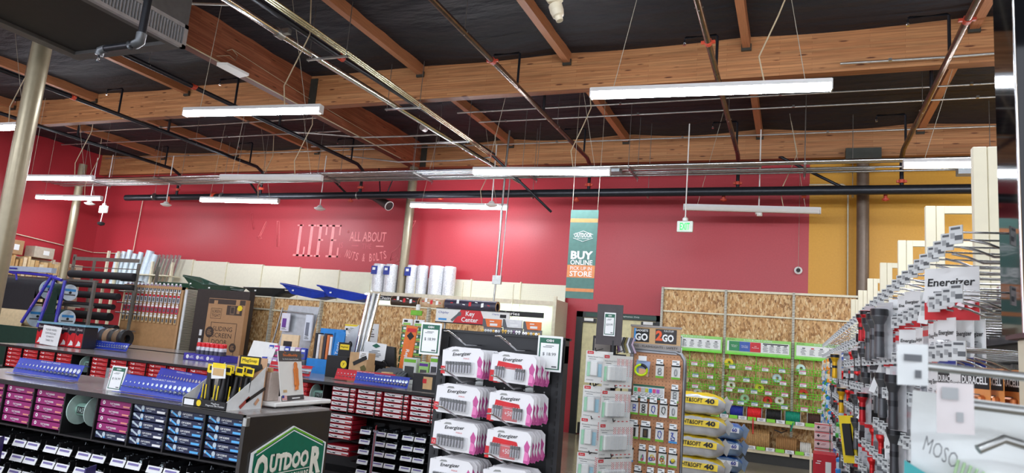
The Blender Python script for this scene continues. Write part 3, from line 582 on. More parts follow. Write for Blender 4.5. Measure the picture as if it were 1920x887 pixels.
for i in range(6):
    x = -16.75 + i * .15; m = M(); m.ob((x + .12, 14.15, 2.98), (.05 + .03 * (i % 2), .9, .04), (1, 0, -.25), (.25, 0, 1), ALU); tag(m.build('metal_strip'), 'slanting aluminium strip on the back wall rack, %s from the left' % NTH[i], 'metal strip', 'aluminium strips on the rack')
t = thing('tube_rack', (-16.9, 14.0, 0), 'cream metal rack holding tubes and strips in the back left corner', 'rack')
m = M()
for z in (2.38, 2.8): m.box((-18.4, 13.9, z), (-15.8, 14.3, z + .03), CREAM)
m.build('shelf', t)
for x in (-18.4, -18.0, -16.6, -15.85):
    m = M(); m.box((x - .03, 14.0, 0), (x + .03, 14.06, 3.45 if x < -17 else 3.2), CREAM); m.build('upright', t)

# ============================================================= ROPE AND CORDAGE WALL, RIGHT OF THE DOOR
UPR = holes_mat('slotted_upright', (226, 222, 204), (60, 60, 56), .03, .28, axes=(2, 2))
t0 = []
XS = [-2.48, -1.26, -.04, 1.18]
for i in range(3):
    a, b = XS[i], XS[i + 1]
    t = thing('shelving_bay', ((a + b) / 2, 14.2, 0), 'tall shelving bay with strand-board back and green wire baskets, %s from the door' % NTH[i], 'shelving')
    m = M(); m.box((a + .02, 14.08, .12), (b - .02, 14.11, 3.1), OSB); m.build('back_panel', t)
    m = M(); m.box((a - .022, 14.0, 0), (a + .022, 14.1, 3.12), UPR); m.build('upright', t)
    if i == 2: m = M(); m.box((b - .022, 14.0, 0), (b + .022, 14.1, 3.12), UPR); m.build('upright', t)
    m = M(); m.box((a, 14.03, 3.08), (b, 14.12, 3.12), CREAM); m.build('top_rail', t)
    m = M(); m.box((a + .02, 14.04, 2.63), (b - .02, 14.09, 2.66), CREAM); m.build('cross_rail', t)
    for z in (.7, .2):
        m = M(); m.box((a + .02, 13.62, z), (b - .02, 14.08, z + .025), CREAM); m.box((a + .02, 13.6, z - .02), (b - .02, 13.62, z + .035), mat('cream_shelf_front', (216, 204, 172), .4)); m.build('shelf', t)
    m = M(); m.box((a, 13.66, 0), (b, 14.1, .18), GOND); m.build('base', t)
# green header boards with guides
GRH = mat('apple_green_board', (150, 214, 110), .5)
for i in range(3):
    a, b = XS[i] + .03, XS[i + 1] - .03; z0, z1 = 1.92, 2.2
    t = thing('header_board', ((a + b) / 2, 13.95, z0), 'light green header board with a rope guide, %s from the door' % NTH[i], 'sign')
    m = M(); m.box((a, 13.93, z0), (b, 13.95, z1), GRH); m.box((a, 13.9, z0 - .03), (b, 13.95, z0), LIME); m.build('board', t)
    m = M(); m.rect(((a + b) / 2, 13.93, (z0 + z1) / 2 - .01), b - a - .06, z1 - z0 - .09, PAPER)
    m.text("ROPE BUYER'S GUIDE", ((a + b) / 2, 13.93, z1 - .025), .5, .025, PAPER); m.text('BARON', (a + .1, 13.93, z1 - .025), .12, .02, DARK)
    if i == 1:
        for k, (cc, s) in enumerate(((mat('grass_green_card', (44, 140, 84), .5), "What's\nRope"), (mat('mid_blue_card', (60, 96, 180), .5), 'Static Knot\nand Paddle'), (RED, 'All\nPurpose'))):
            m.rect((a + .16 + k * .19, 13.93, (z0 + z1) / 2 - .01), .19, z1 - z0 - .1, cc, e=.003); m.text(s, (a + .16 + k * .19, 13.93, (z0 + z1) / 2 - .01), .12, .05, PAPER, e=.005)
        gx = a + .66; m.rect((gx + .23, 13.93, z1 - .075), .44, .02, DARK, e=.003)
    else: gx = a + .08
    n = 4 if i == 1 else 7
    for k in range(n):
        cx = gx + (k + .5) * ((b - .04 - gx) / n); m.lines((cx, 13.93, (z0 + z1) / 2 - .03), .1, .11, 7, INK, e=.003, seed=i * 9 + k); m.rect((cx, 13.93, z1 - .1), .05, .02, RED if (i == 2 and k == 1) else INK, e=.003)
    m.build('printed_guide', t)
# green wire baskets with tags
rows = [1.62, 1.4, 1.2, .98]
def basket(x0, x1, z):
    m = M(); y0, y1 = 13.72, 14.05; r = .006
    for zz in (z, z + .045, z + .09): m.tube([(x0, y1, zz), (x0, y0, zz), (x1, y0, zz), (x1, y1, zz)], r, LIME, 4)
    x = x0 + .04
    while x < x1: m.tube([(x, y0, z + .09), (x, y0, z), (x, y1, z), (x, y1, z + .14)], .0038, LIME, 4); x += .055
    return m
rnd = random.Random(8); ti = 0
TAGM = M(); TAGM.box((-.055, -.004, -.03), (.055, 0, .03), PAPER); TAGM.rect((0, -.004, .018), .11, .02, mat('pink_tag_header', (206, 110, 140), .5)); TAGM.lines((-.005, -.004, -.01), .07, .025, 3, INK)
for i in range(3):
    a, b = XS[i] + .04, XS[i + 1] - .04
    if i == 2: b = a + .62
    for ri, z in enumerate(rows):
        t = thing('wire_basket', ((a + b) / 2, 13.72, z), 'lime green wire basket, %s in the %s bay from the door' % (ORD[ri], NTH[i]), 'basket')
        basket(a, b, z).build('wires', t)
        nt = rnd.choice((4, 4, 5)) if i < 2 else 2
        for k in range(nt):
            x = a + (k + .5) / nt * (b - a) + rnd.uniform(-.04, .04); m = M(); zc = z + .04
            m.ob((x, 13.708, zc), (.11, .065, .004), X_, Z_, PAPER); hd = rnd.choice((mat('pink_tag_header', (206, 110, 140), .5), mat('pink_tag_header', (206, 110, 140)), mat('teal_tag_header', (96, 150, 160), .5))); m.rect((x, 13.706, zc + .022), .11, .018, hd); m.lines((x - .01, 13.706, zc - .012), .07, .028, 3, INK, seed=k)
            m.build('price_tag', t)
    for k in range(3):
        x = a + .08 + k * (b - a - .1) / 2.2; m = M(); m.tube([(x, 13.93, 1.9), (x, 13.93, .9)], .006, LIME, 5); m.box((x - .003, 13.75, 1.86), (x + .003, 13.93, 1.87), LIME)
        tag(m.build('hanging_strip'), 'upright lime green wire strip in the %s bay from the door, %s from the left' % (NTH[i], NTH[k]), 'wire strip')
# loose merchandise in baskets
GD = [((-2.0, 1.05), (232, 196, 150), 'coil of tan cord'), ((-1.7, 1.05), (236, 228, 206), 'coil of cream cord'), ((-1.1, 1.25), (240, 238, 224), 'coil of white cord'), ((-.85, 1.03), (170, 214, 170), 'clear bag of green cord'), ((-.45, 1.03), (210, 50, 40), 'bundle of red cord'), ((-1.15, 1.66), (240, 210, 60), 'yellow packet'), ((.1, 1.66), (200, 230, 225), 'clear packet'), ((-.3, 1.45), (200, 225, 230), 'clear packet of cord'), ((.15, 1.22), (206, 60, 40), 'red cord hank'), ((-1.95, 1.28), (214, 190, 150), 'hank of twine'), ((-.25, 1.05), (236, 232, 220), 'hank of white line'), ((-.6, 1.25), (214, 220, 60), 'yellow green hank')]
for (p, c, nm) in GD:
    m = M(); x, z = p; m.lathe([(.03, -.03), (.075, -.03), (.085, 0), (.075, .03), (.03, .03)], mat('cord_%d_%d_%d' % c, c, .7, bump=.6, bscale=160), (x, 13.85, z + .065), axis=(.3, -1, .2), n=14)
    tag(m.build('cord_coil'), '%s in a green basket, %.0f cm right of the door side' % (nm, (x + 2.48) * 100), 'cord')
# spools on the upper shelf, rope coils on the lower
SP = [(-1.28, 'teal and white', (50, 140, 130), .26), (-.98, 'royal blue', (28, 44, 150), .24), (-.67, 'bright red', (228, 30, 40), .26), (-.34, 'black', (20, 20, 24), .26), (-.02, 'turquoise green', (0, 140, 112), .26), (.33, 'dark brown', (70, 40, 34), .22), (.62, 'purple patterned', (110, 30, 90), .22)]
for (x, nm, c, w) in SP:
    t = thing('rope_spool', (x, 13.83, .725), 'spool of %s rope on the upper shelf under the green baskets' % nm, 'spool')
    cm = mat('rope_' + nm.replace(' ', '_'), c, .6, bump=.5, bscale=120, var=.25, scale=60)
    m = M(); n = 14; m.lathe([(.1 + .008 * (k % 2), -w / 2 + .01 + k * (w - .02) / n) for k in range(n + 1)], cm, (x, 13.83, .725 + .125), axis=X_, n=16); m.build('rope', t)
    for s in (-1, 1):
        m = M(); m.lathe([(0, s * w / 2 - .004), (.125, s * w / 2 - .004), (.125, s * w / 2 + .004), (0, s * w / 2 + .004)], mat('grey_flange', (176, 178, 178), .5), (x, 13.83, .725 + .125), axis=X_, n=18); m.build('flange', t)
JUTE = mat('jute_rope', (196, 156, 104), .8, bump=.6, bscale=90, var=.2, scale=40)
for (x, w, nm, mm) in ((-1.0, .14, 'a small coil of tan rope', JUTE), (-.62, .44, 'a wide coil of thick tan rope', JUTE), (-.12, .34, 'a coil of thinner tan rope', mat('sisal_rope', (176, 132, 84), .8, bump=.6, bscale=90)), (.2, .18, 'a coil of glossy white rope', mat('white_rope', (226, 224, 218), .6, bump=.6, bscale=60)), (.5, .3, 'a coil of fine white rope', mat('white_rope', (226, 224, 218)))):
    h = .36 if w > .4 else (.28 if w > .3 else .22); m = M(); z = .225 + h / 2; n = max(4, int(w / .03))
    for k in range(n): xx = x - w / 2 + (k + .5) * w / n; m.lathe([(h / 2 - .012, -.013), (h / 2 - .002, 0), (h / 2 - .012, .013)], mm, (xx, 13.85, z), axis=X_, n=18)
    m.lathe([(h / 2 - .03, -w / 2), (h / 2 - .03, w / 2)], mm, (x, 13.85, z), axis=X_, n=14)
    tag(m.build('rope_coil'), '%s on the lower shelf under the spools' % nm, 'rope')
for si, z in enumerate((.70, .2)):
    for k in range(14):
        x = -1.5 + k * .16
        if x > .72: break
        m = M(); g = k % 2 == (1 if si == 0 else 0); mm = mat('green_tag', (140, 220, 60), .5) if g else PAPER
        m.box((x - .072, 13.585, z + .035), (x + .072, 13.59, z + .095), mm)
        if not g: m.lines((x, 13.585, z + .065), .1, .04, 3, INK, e=.002, seed=k)
        tag(m.build('shelf_tag'), '%s shelf edge tag on the %s rope shelf, %s from the left' % ('green' if g else 'white', 'upper' if si == 0 else 'lower', NTH[k]), 'price tag', 'shelf edge tags of the rope wall')
m = M(); m.tube([(-.68, 13.6, .8), (-.68, 13.57, .7), (-.675, 13.57, .52)], .012, RED, 6); m.lathe([(0, 0), (.025, .01), (0, .02)], RED, (-.675, 13.57, .5), n=8); tag(m.build('rope_end'), 'loose red rope end hanging from the red spool', 'rope')
m = M(); m.tube([(-.32, 13.57, .62), (-.2, 13.56, .58), (-.1, 13.57, .63), (-.2, 13.56, .65)], .012, DARK, 6); tag(m.build('rope_end'), 'loose black rope end below the black spool', 'rope')
m = M(); m.tube([(.0, 13.6, .8), (-.03, 13.57, .7), (-.05, 13.57, .62)], .012, mat('rope_turquoise_green', (0, 140, 112)), 6); tag(m.build('rope_end'), 'loose turquoise rope end hanging over the upper shelf tags', 'rope')

# ============================================================= STRAND-BOARD AISLE SHELVING IN THE MIDDLE
YC = 11.5; xs = [-13.66 + 1.222 * i for i in range(8)]
for i in range(7):
    a, b = xs[i], xs[i + 1]; top = 2.30 - .006 * i
    t = thing('shelving_bay', ((a + b) / 2, YC, 0), 'strand-board backed aisle shelving bay behind the hardware counters, %s from the left' % NTH[i], 'shelving', 'strand-board bays behind the counters')
    m = M(); m.box((a + .02, YC, .12), (b - .02, YC + .02, top), OSB); m.build('back_panel', t)
    m = M(); m.box((a - .022, YC - .08, 0), (a + .022, YC + .02, top + .02), UPR); m.build('upright', t)
    m = M(); m.box((a, YC - .03, top - .01), (b, YC + .5, top + .015), CREAM); m.build('top_shelf', t)
    if i in (2, 3):
        m = M(); m.box((a + .02, YC - .05, top - .27), (b - .02, YC - .01, top - .24), CREAM); m.build('cross_rail', t)
    m = M(); m.box((a, YC - .4, 0), (b, YC + .02, .15), GOND); m.build('base', t)
# nearer low run with the key sign
# wheelbarrow trays
def tray(x, w, z, c, lb, tilt, y=12.0):
    m = M(); mm = mat('tray_' + lb.split()[0], c, .4); hw = w / 2
    prof = [(-hw, .16), (-hw * .86, .15), (-hw * .45, 0), (hw * .5, -.01), (hw * .92, .07), (hw, .08)]
    vs = []
    for (px, pz) in prof:
        for yy, k in ((-.3, 1), (-.24, .35 if pz > .02 else 0), (.24, .35 if pz > .02 else 0), (.3, 1)):
            lift = .15 if abs(yy) > .28 else 0
            vs.append((x + px, y + yy * (1 if abs(px) < hw * .9 else .8), z + max(pz, lift) + px * tilt + (0.0 if lift == 0 else 0)))
    fs = [(i * 4 + j, i * 4 + j + 1, i * 4 + j + 5, i * 4 + j + 4) for i in range(5) for j in range(3)]
    m.add(vs, fs, mm, False); lo = [(v[0], v[1], v[2] - .012) for v in vs]; m.add(lo, [tuple(reversed(f)) for f in fs], mm, False)
    rim = [vs[0], vs[4], vs[8], vs[12], vs[16], vs[20], vs[23], vs[19], vs[15], vs[11], vs[7], vs[3], vs[0]]
    m.tube(rim, .014, mm, 5, False); m.rect((x - hw * .3, y - .3, z + .09), .05, .03, PAPER)
    return tag(m.build('wheelbarrow_tray'), lb, 'wheelbarrow tray')
tray(-13.2, 1.0, 2.33, (24, 70, 52), 'dark green wheelbarrow tray lying at the left end of the shelving top', .0)
tray(-12.45, .9, 2.4, (26, 66, 50), 'deep green wheelbarrow tray tilted up on the shelving top', -.25)
tray(-10.55, 1.1, 2.33, (24, 25, 28), 'black wheelbarrow tray on the shelving top', .02)
tray(-9.55, 1.15, 2.38, (28, 60, 170), 'blue wheelbarrow tray left of the other blue one on the shelving top', -.12)
tray(-8.6, 1.15, 2.38, (24, 58, 176), 'royal blue wheelbarrow tray right of the other blue one, next to the slanting tubes', -.12)
tray(-11.9, .8, 2.33, (30, 60, 48), 'greenish wheelbarrow tray lying flat behind the sliding door carton', .0)
# vinyl and carpet rolls on top
for i, (x0, x1, r, c, lb, y) in enumerate(((-7.3, -6.7, .105, (60, 44, 34), 'dark printed roll with a pale cardboard core lying on the shelving top', 11.75), (-6.68, -6.18, .105, (190, 160, 128), 'tan cardboard roll lying right of the dark printed roll', 11.8), (-6.1, -5.05, .105, (52, 48, 66), 'dark blue printed roll lying on the shelving top behind the key sign', 11.7))):
    t = thing('floor_covering_roll', ((x0 + x1) / 2, y, 2.27), lb, 'roll')
    m = M(); m.lathe([(r, 0), (r, x1 - x0)], mat('roll%d' % i, c, .4, var=.3, scale=12), (x0, y, 2.27 + r), axis=X_, n=20)
    for k in range(7): m.ob((x0 + (x1 - x0) * (.15 + .12 * k), y - r - .001, 2.3 + r + .03 * sin(k * 2)), (.05, .015 + .06 * (k % 2), .003), (1, 0, .3 * sin(k * 3)), Z_, PAPER if k % 3 else RED)
    m.build('sheet', t)
    m = M(); m.lathe([(.07, -.01), (r * .98, -.01), (r * .98, .0)], CARDB, (x0, y, 2.27 + r), axis=X_, n=20); m.build('core', t); m = M(); m.lathe([(.07, .0), (r * .98, 0), (r * .98, .01)], CARDB, (x1, y, 2.27 + r), axis=X_, n=20); m.build('core', t)

# sliding screen door carton
KR = mat('kraft_board', (178, 136, 96), .7, var=.04); KD = mat('dark_kraft_print', (66, 52, 44), .6)
yb = 10.8; x0, x1, z0, z1 = -11.05, -10.08, .35, 2.16
t = thing('door_carton', ((x0 + x1) / 2, yb, z0), 'tall brown carton for a sliding screen door leaning by the strand-board shelves', 'box')
m = M(); m.rbox((x0, yb, 0), (x1, yb + .12, z1), KR, .006); m.build('carton', t); cx = (x0 + x1) / 2
m = M(); m.rect((cx, yb, z1 - .06), x1 - x0 - .02, .1, KD); m.rect((x0 + .2, yb, z1 - .08), .1, .08, KR, e=.003); m.rect((x1 - .2, yb, z1 - .06), .1, .1, KR, e=.003)
m.rect((cx + .22, yb, z1 - .22), .4, .19, KD, e=.002); m.rect((cx + .17, yb, z1 - .22), .12, .16, mat('mid_kraft', (120, 96, 76), .6), e=.003); m.rect((cx + .17, yb, z1 - .22), .08, .12, KD, e=.004); m.rect((cx + .32, yb, z1 - .22), .07, .12, KR, e=.004)
for (a, b, w, h) in ((x0 + .24, z1 - .2, .27, .007), (x0 + .24, z1 - .4, .27, .007), (x0 + .105, z1 - .3, .007, .2), (x0 + .375, z1 - .3, .007, .2), (cx, z1 - .48, .66, .01), (cx - .33, z1 - 1.1, .012, 1.25), (cx + .33, z1 - 1.1, .012, 1.25)): m.rect((a, yb, b), w, h, KD, e=.003)
m.text('SCREEN', (x0 + .24, yb, z1 - .26), .22, .06, KD); m.text('TIGHT', (x0 + .24, yb, z1 - .34), .22, .06, KD)
for i, s in enumerate(('SLIDING', 'SCREEN', 'DOOR')): m.text(s, (cx - .02 if i < 2 else cx - .06, yb, z1 - .6 - .13 * i), .5 if i < 2 else .4, .09, KD)
for i, s in enumerate(('A quality', 'replacement', 'patio door')): m.text(s, (cx - .08, yb, z1 - 1.02 - .09 * i), .3, .055, mat('faded_kraft_print', (110, 86, 66), .6))
for (a, b, r) in ((x0 + .14, z1 - .68, .11), (cx + .3, z1 - .95, .09)): m.shape([(r * cos(k * pi / 8), r * sin(k * pi / 8)) for k in range(16)], KD, (a, yb, b), e=.005); m.lines((a, yb, b), r * 1.2, r, 4, KR, e=.007)
m.shape([(.07 * cos(k * pi / 3 + .3), .06 * sin(k * pi / 3 + .3)) for k in range(6)], YEL, (x1 - .13, yb, z1 - .17), e=.006)
m.rect((x1 - .2, yb, z1 - 1.42), .2, .12, KD, e=.004); m.rect((x0 + .2, yb, z1 - 1.4), .2, .12, KD, e=.004); m.text('SCREEN TIGHT', (x1 - .2, yb, z1 - 1.42), .15, .05, KR, e=.006)
m.build('print', t)
m = M(); m.rbox((-11.55, 10.95, 0), (-10.15, 11.1, 2.34), mat('dark_brown_carton', (50, 42, 38), .6)); m.rect((-11.3, 10.95, 1.45), .07, .12, PAPER); m.rect((-11.3, 10.95, 1.28), .07, .1, PAPER); tag(m.build('carton'), 'dark tall carton standing behind the sliding screen door carton', 'box')
m = M(); m.box((-11.95, 11.0, 0), (-11.9, 11.45, 2.32), UPR); m.box((-11.92, 10.98, 0), (-11.86, 11.0, 2.3), mat('white_upright', (224, 228, 228), .4)); tag(m.build('end_upright'), 'white slotted upright left of the dark tall carton', 'shelving')

# blister pack wall left of the cartons
BAS = mat('brown_slatwall', (178, 136, 92), .5)
t = thing('pegboard_display', (-12.9, 11.1, 0), 'brown display panel full of hanging packs behind the first counter', 'display')
m = M(); m.box((-13.9, 11.15, .6), (-12.1, 11.2, 2.32), BAS); m.box((-13.9, 11.1, 2.3), (-12.1, 11.2, 2.36), wood_plain('pine_trim', (200, 156, 110))); m.box((-12.16, 11.1, .6), (-12.1, 11.15, 2.36), wood_plain('pine_trim', (200, 156, 110))); m.build('panel', t)
rnd = random.Random(3)
def pk(w, h, body, head, name='pack'):
    m = M(); m.box((-w / 2, -.012, -h), (w / 2, -.008, 0), body); m.rect((0, -.012, -h * .15), w * .9, h * .25, head); m.rect((0, -.012, -h * .62), w * .6, h * .45, INK, e=.002); m.box((-w * .3, -.012, .005), (w * .3, -.008, .035), PAPER)
    o = m.build('blister_pack'); tag(o, 'pack', 'pack'); return Kind(o)
cols = [(PAPER, mat('lilac_head', (150, 120, 160), .5)), (mat('pink_card', (214, 60, 96), .5), PAPER), (mat('clear_grey_card', (196, 196, 204), .4), RED), (mat('tan_card', (206, 170, 120), .6), PAPER)]
kk = [pk(.085, .17, a, b) for a, b in cols]
for r, z in enumerate((2.22, 2.0, 1.78, 1.56)):
    for c in range(14):
        x = -13.8 + c * .12
        kq = kk[0 if r == 0 else (2 if r == 1 else (1 if r == 2 else 3))]
        kq.put((x, 11.12, z), 0, '%s pack on the brown panel, %s row, %s from the left' % (('white and lilac', 'clear grey', 'pink', 'tan')[r], NTH[r], NTH[c]), 'packs on the brown display panel')
m = M()
for k in range(14):
    x = -13.8 + k * .12
m.box((-13.9, 10.5, 1.0), (-12.1, 11.1, 1.03), mat('white_table', (220, 220, 216), .5)); m.box((-13.9, 10.5, .0), (-12.1, 10.52, 1.0), mat('white_table', (220, 220, 216))); tag(m.build('display_table'), 'white low table below the brown display panel', 'table')

# tall rack with black cloth rolls
t = thing('roll_rack', (-14.3, 11.0, 0), 'grey metal rack holding long black fabric rolls, left of the brown display panel', 'rack')
GM = mat('grey_green_rack', (120, 120, 112), .45, .5)
for x in (-15.38, -13.3):
    for y in (10.9, 11.4):
        m = M(); m.box((x - .03, y - .02, 0), (x + .03, y + .02, 2.95 if x < -14 else 2.8), GM); m.build('post', t)
for z in (2.86, 2.7):
    m = M(); m.box((-15.38, 10.88, z - .04), (-13.3, 10.9, z + .04 if z > 2.8 else z - .02), GM); m.build('rail', t)
for z in (2.48, 2.25, 2.0, 1.78, 1.4):
    m = M(); m.tube([(-13.9, 11.0, z - .06), (-13.2, 11.0, z - .06)], .015, STEEL, 6); m.build('roll_arm', t)
for i, (z, r, x1) in enumerate(((2.5, .085, -13.3), (2.27, .06, -13.3), (2.05, .075, -13.7), (1.82, .06, -13.8), (1.6, .09, -13.85), (1.36, .08, -13.6), (1.2, .09, -13.7))):
    m = M(); m.lathe([(0, 0), (r, 0), (r * 1.02, .4), (r * .97, 1.1), (r, x1 + 15.35), (0, x1 + 15.35)], mat('black_cloth', (28, 28, 32), .8, bump=.4, bscale=60), (-15.35, 10.85, z), axis=X_, n=14); tag(m.build('fabric_roll'), 'long black fabric roll on the grey rack, %s' % ORD[i], 'roll', 'black fabric rolls on the grey rack')

# turf and carpet rolls with the blue-violet frame
t = thing('cutting_stand', (-13.9, 9.3, 1.1), 'blue and violet metal stand with a long cutting bar over the turf rolls', 'stand')
BV = mat('blue_violet_paint', (58, 56, 170), .35); VI = mat('pale_violet_paint', (150, 110, 190), .35)
m = M(); m.ob((-14.5, 9.35, 2.43), (1.55, .1, .1), X_, Z_, mat('grey_bar', (168, 182, 200), .4)); m.rect((-14.9, 9.29, 2.43), .3, .03, BLUE, e=.008); m.build('cutting_bar', t)
m = M(); m.tube([(-15.7, 9.35, 2.2), (-15.6, 9.35, 2.36), (-15.3, 9.35, 2.37), (-13.9, 9.35, 2.33), (-13.45, 9.35, 2.25)], .03, BV, 8); m.tube([(-15.1, 9.35, 2.36), (-14.85, 9.35, 2.32), (-14.8, 9.35, 2.2)], .02, BV, 8); m.build('top_rail', t)
for (a, b) in (((-13.75, 9.35, 2.34), (-14.25, 9.25, 1.36)), ((-13.72, 9.4, 2.34), (-13.82, 9.3, 1.3)), ((-13.42, 9.4, 2.25), (-13.34, 9.3, 1.28))):
    m = M(); m.tube([a, b], .03, BV, 8); m.ob((Vector(a) + Vector(b)) / 2, (.03, .4, .065), X_, Vector(a) - Vector(b), VI if a[0] < -13.5 else BV); m.build('leg', t)
for i, (x0, x1, y, z, r, c, lb) in enumerate(((-16.2, -14.15, 9.6, 2.06, .2, (34, 34, 38), 'thick black carpet roll with a pale end disc at the left edge'), (-14.15, -13.72, 9.75, 2.03, .17, (26, 54, 42), 'dark green turf roll behind the blue-violet stand'), (-16.2, -14.35, 9.6, 1.5, .22, (212, 192, 152), 'thick tan carpet roll below the black carpet roll'), (-14.15, -13.66, 9.75, 1.5, .18, (24, 50, 40), 'dark green turf roll below the other green one'))):
    t = thing('carpet_roll', ((x0 + x1) / 2, y, z - r), lb, 'roll')
    m = M(); m.lathe([(0, 0), (r, 0), (r * 1.03, (x1 - x0) * .5), (r, x1 - x0), (0, x1 - x0)], mat('carpet%d' % i, c, .9, bump=.6, bscale=90), (x0, y, z), axis=X_, n=22)
    if i < 3: m.box((x0, y - r * 1.0, z - .45), (x1 - .1, y - r * .95, z), mat('carpet%d' % i, c))
    m.build('carpet', t)
    m = M(); m.lathe([(0, .012), (r * .98, .012), (r * .98, 0)], mat('pale_disc', (206, 224, 236), .4), (x1 + .002, y, z), axis=X_, n=22)
    m.lathe([(0, .013), (.025, .013), (.025, .03), (0, .03)], DARK, (x1, y, z), axis=X_, n=10)
    for dz, hh in ((.06, .05), (-.05, .03)): m.rect((x1 + .013, y, z + dz * r / .2), r * 1.4, hh, SKYB if dz > 0 else INK, u=(0, 1, 0), v=Z_)
    o = m.build('end_disc', t)
t = thing('turf_stand', (-14.8, 10.2, 0), 'dark green covered stand under the carpet rolls at the left edge', 'stand')
m = M(); m.box((-16.6, 9.2, 0), (-13.2, 9.22, 1.28), mat('turf_cover', (20, 52, 40), .9, bump=.5)); m.build('cover', t)
for x in (-16.3, -14.6, -13.2):
    m = M(); m.box((x - .03, 9.85, 0), (x + .03, 9.9, 2.3), GM); m.build('post', t)
m = M(); m.box((-16.3, 9.9, 2.28), (-13.2, 9.95, 2.32), GM); m.box((-16.3, 9.9, 1.75), (-13.2, 9.95, 1.8), GM); m.build('rail', t)
# ============================================================= HARDWARE COUNTERS
TOPM = mat('worn_grey_laminate', (158, 154, 152), .2, .15, var=.2, scale=5); IB = mat('counter_black', (22, 22, 24), .5)
def island(name, x0, x1, y0, y1, lb):
    t = thing('counter', ((x0 + x1) / 2, (y0 + y1) / 2, 0), lb, 'counter')
    m = M(); m.box((x0, y0 - .02, 1.085), (x1, y1 + .02, 1.1), TOPM); m.box((x0, y0 - .03, 1.07), (x1, y0, 1.1), IB); m.build('counter_top', t)
    m = M(); m.box((x0, y0 + .4, .1), (x1, y0 + .42, 1.085), IB); m.box((x0, y0 + .03, 0), (x1, y1, .1), IB); m.build('body', t)
    return t
def end_panel(t, x, y0, y1): m = M(); m.box((x - .03, y0, .1), (x, y1, 1.085), mat('dark_brown_laminate', (38, 33, 31), .35, coat=.2)); m.build('end_panel', t)
t1 = island('counter', -6.9, -3.38, 3.77, 4.66, 'nearest hardware counter with purple and navy bolt boxes and the green store logo')
end_panel(t1, -3.36, 3.75, 4.68)
m = M(); m.rbox((-3.37, 3.73, 1.03), (-3.34, 3.77, 1.09), STEEL, .004); m.build('corner_bracket', t1)
t2 = island('counter', -11.4, -3.3, 7.0, 9.0, 'second hardware counter with red bolt boxes along its front')
t3 = island('counter', -14.2, -8.8, 9.25, 10.2, 'white topped far counter before the strand-board shelving')
# store logo sign on the end panel (faces +X)
u = Y_; v = Z_; xs_ = -3.357; cy, cz = 4.235, .73; GD_ = mat('logo_green', (0, 108, 84), .4)
t = thing('logo_sign', (xs_, cy, cz - .28), 'green hexagonal store logo sign on the end of the nearest counter', 'sign')
hexa = [(-.40, -.12), (-.40, .12), (0, .27), (.40, .12), (.40, -.12), (0, -.27)]
sc = lambda k, pts=hexa: [(p[0] * k, p[1] * k) for p in pts]
m = M(); m.poly(list(reversed(hexa)), .012, PAPER, (xs_ + .012, cy, cz), u, v); m.build('board', t)
m = M(); m.shape(list(reversed(sc(.955))), GD_, (xs_ + .012, cy, cz), u, v, .001)
m.shape([(-.36, .115), (0, .25), (.36, .115), (.36, .13), (0, .262), (-.36, .13)][::-1], GREENB, (xs_ + .012, cy, cz), u, v, .002); m.shape([(-.36, .098), (0, .235), (.36, .098), (.36, .106), (0, .243), (-.36, .106)][::-1], PAPER, (xs_ + .012, cy, cz), u, v, .002)
m.shape([(-.36, -.115), (0, -.25), (.36, -.115), (.36, -.13), (0, -.262), (-.36, -.13)], GREENB, (xs_ + .012, cy, cz), u, v, .002)
WL = mat('cream_lettering', (238, 236, 222), .4); GS = mat('grey_letter_edge', (150, 156, 140), .5)
for (dx, dz, mm, e) in ((.006, -.006, GS, .004), (0, 0, WL, .006)):
    c0 = Vector((xs_ + .012, cy + dx, cz + dz))
    m.text('O', c0 + Vector((0, -.30, .005)), .13, .2, mm, u, v, e, bold=.05); m.text('UTDOO', c0 + Vector((0, -.01, .03)), .42, .12, mm, u, v, e, bold=.05); m.text('R', c0 + Vector((0, .29, .005)), .13, .2, mm, u, v, e, bold=.05)
    for yy in (-.19, -.155, -.075, .255, .33): m.ob(c0 + Vector((e, yy, .088 if yy < 0 and yy > -.2 else -.09)), (.05, .012, .001), u, v, mm)
    m.text('SUPPLY HARDWARE', c0 + Vector((0, 0, -.085)), .42, .055, mm, u, v, e, bold=.03, shear=.15)
m.ob((xs_ + .018, cy + .01, cz - .043), (.42, .006, .001), u, v, WL)
m.build('lettering', t)
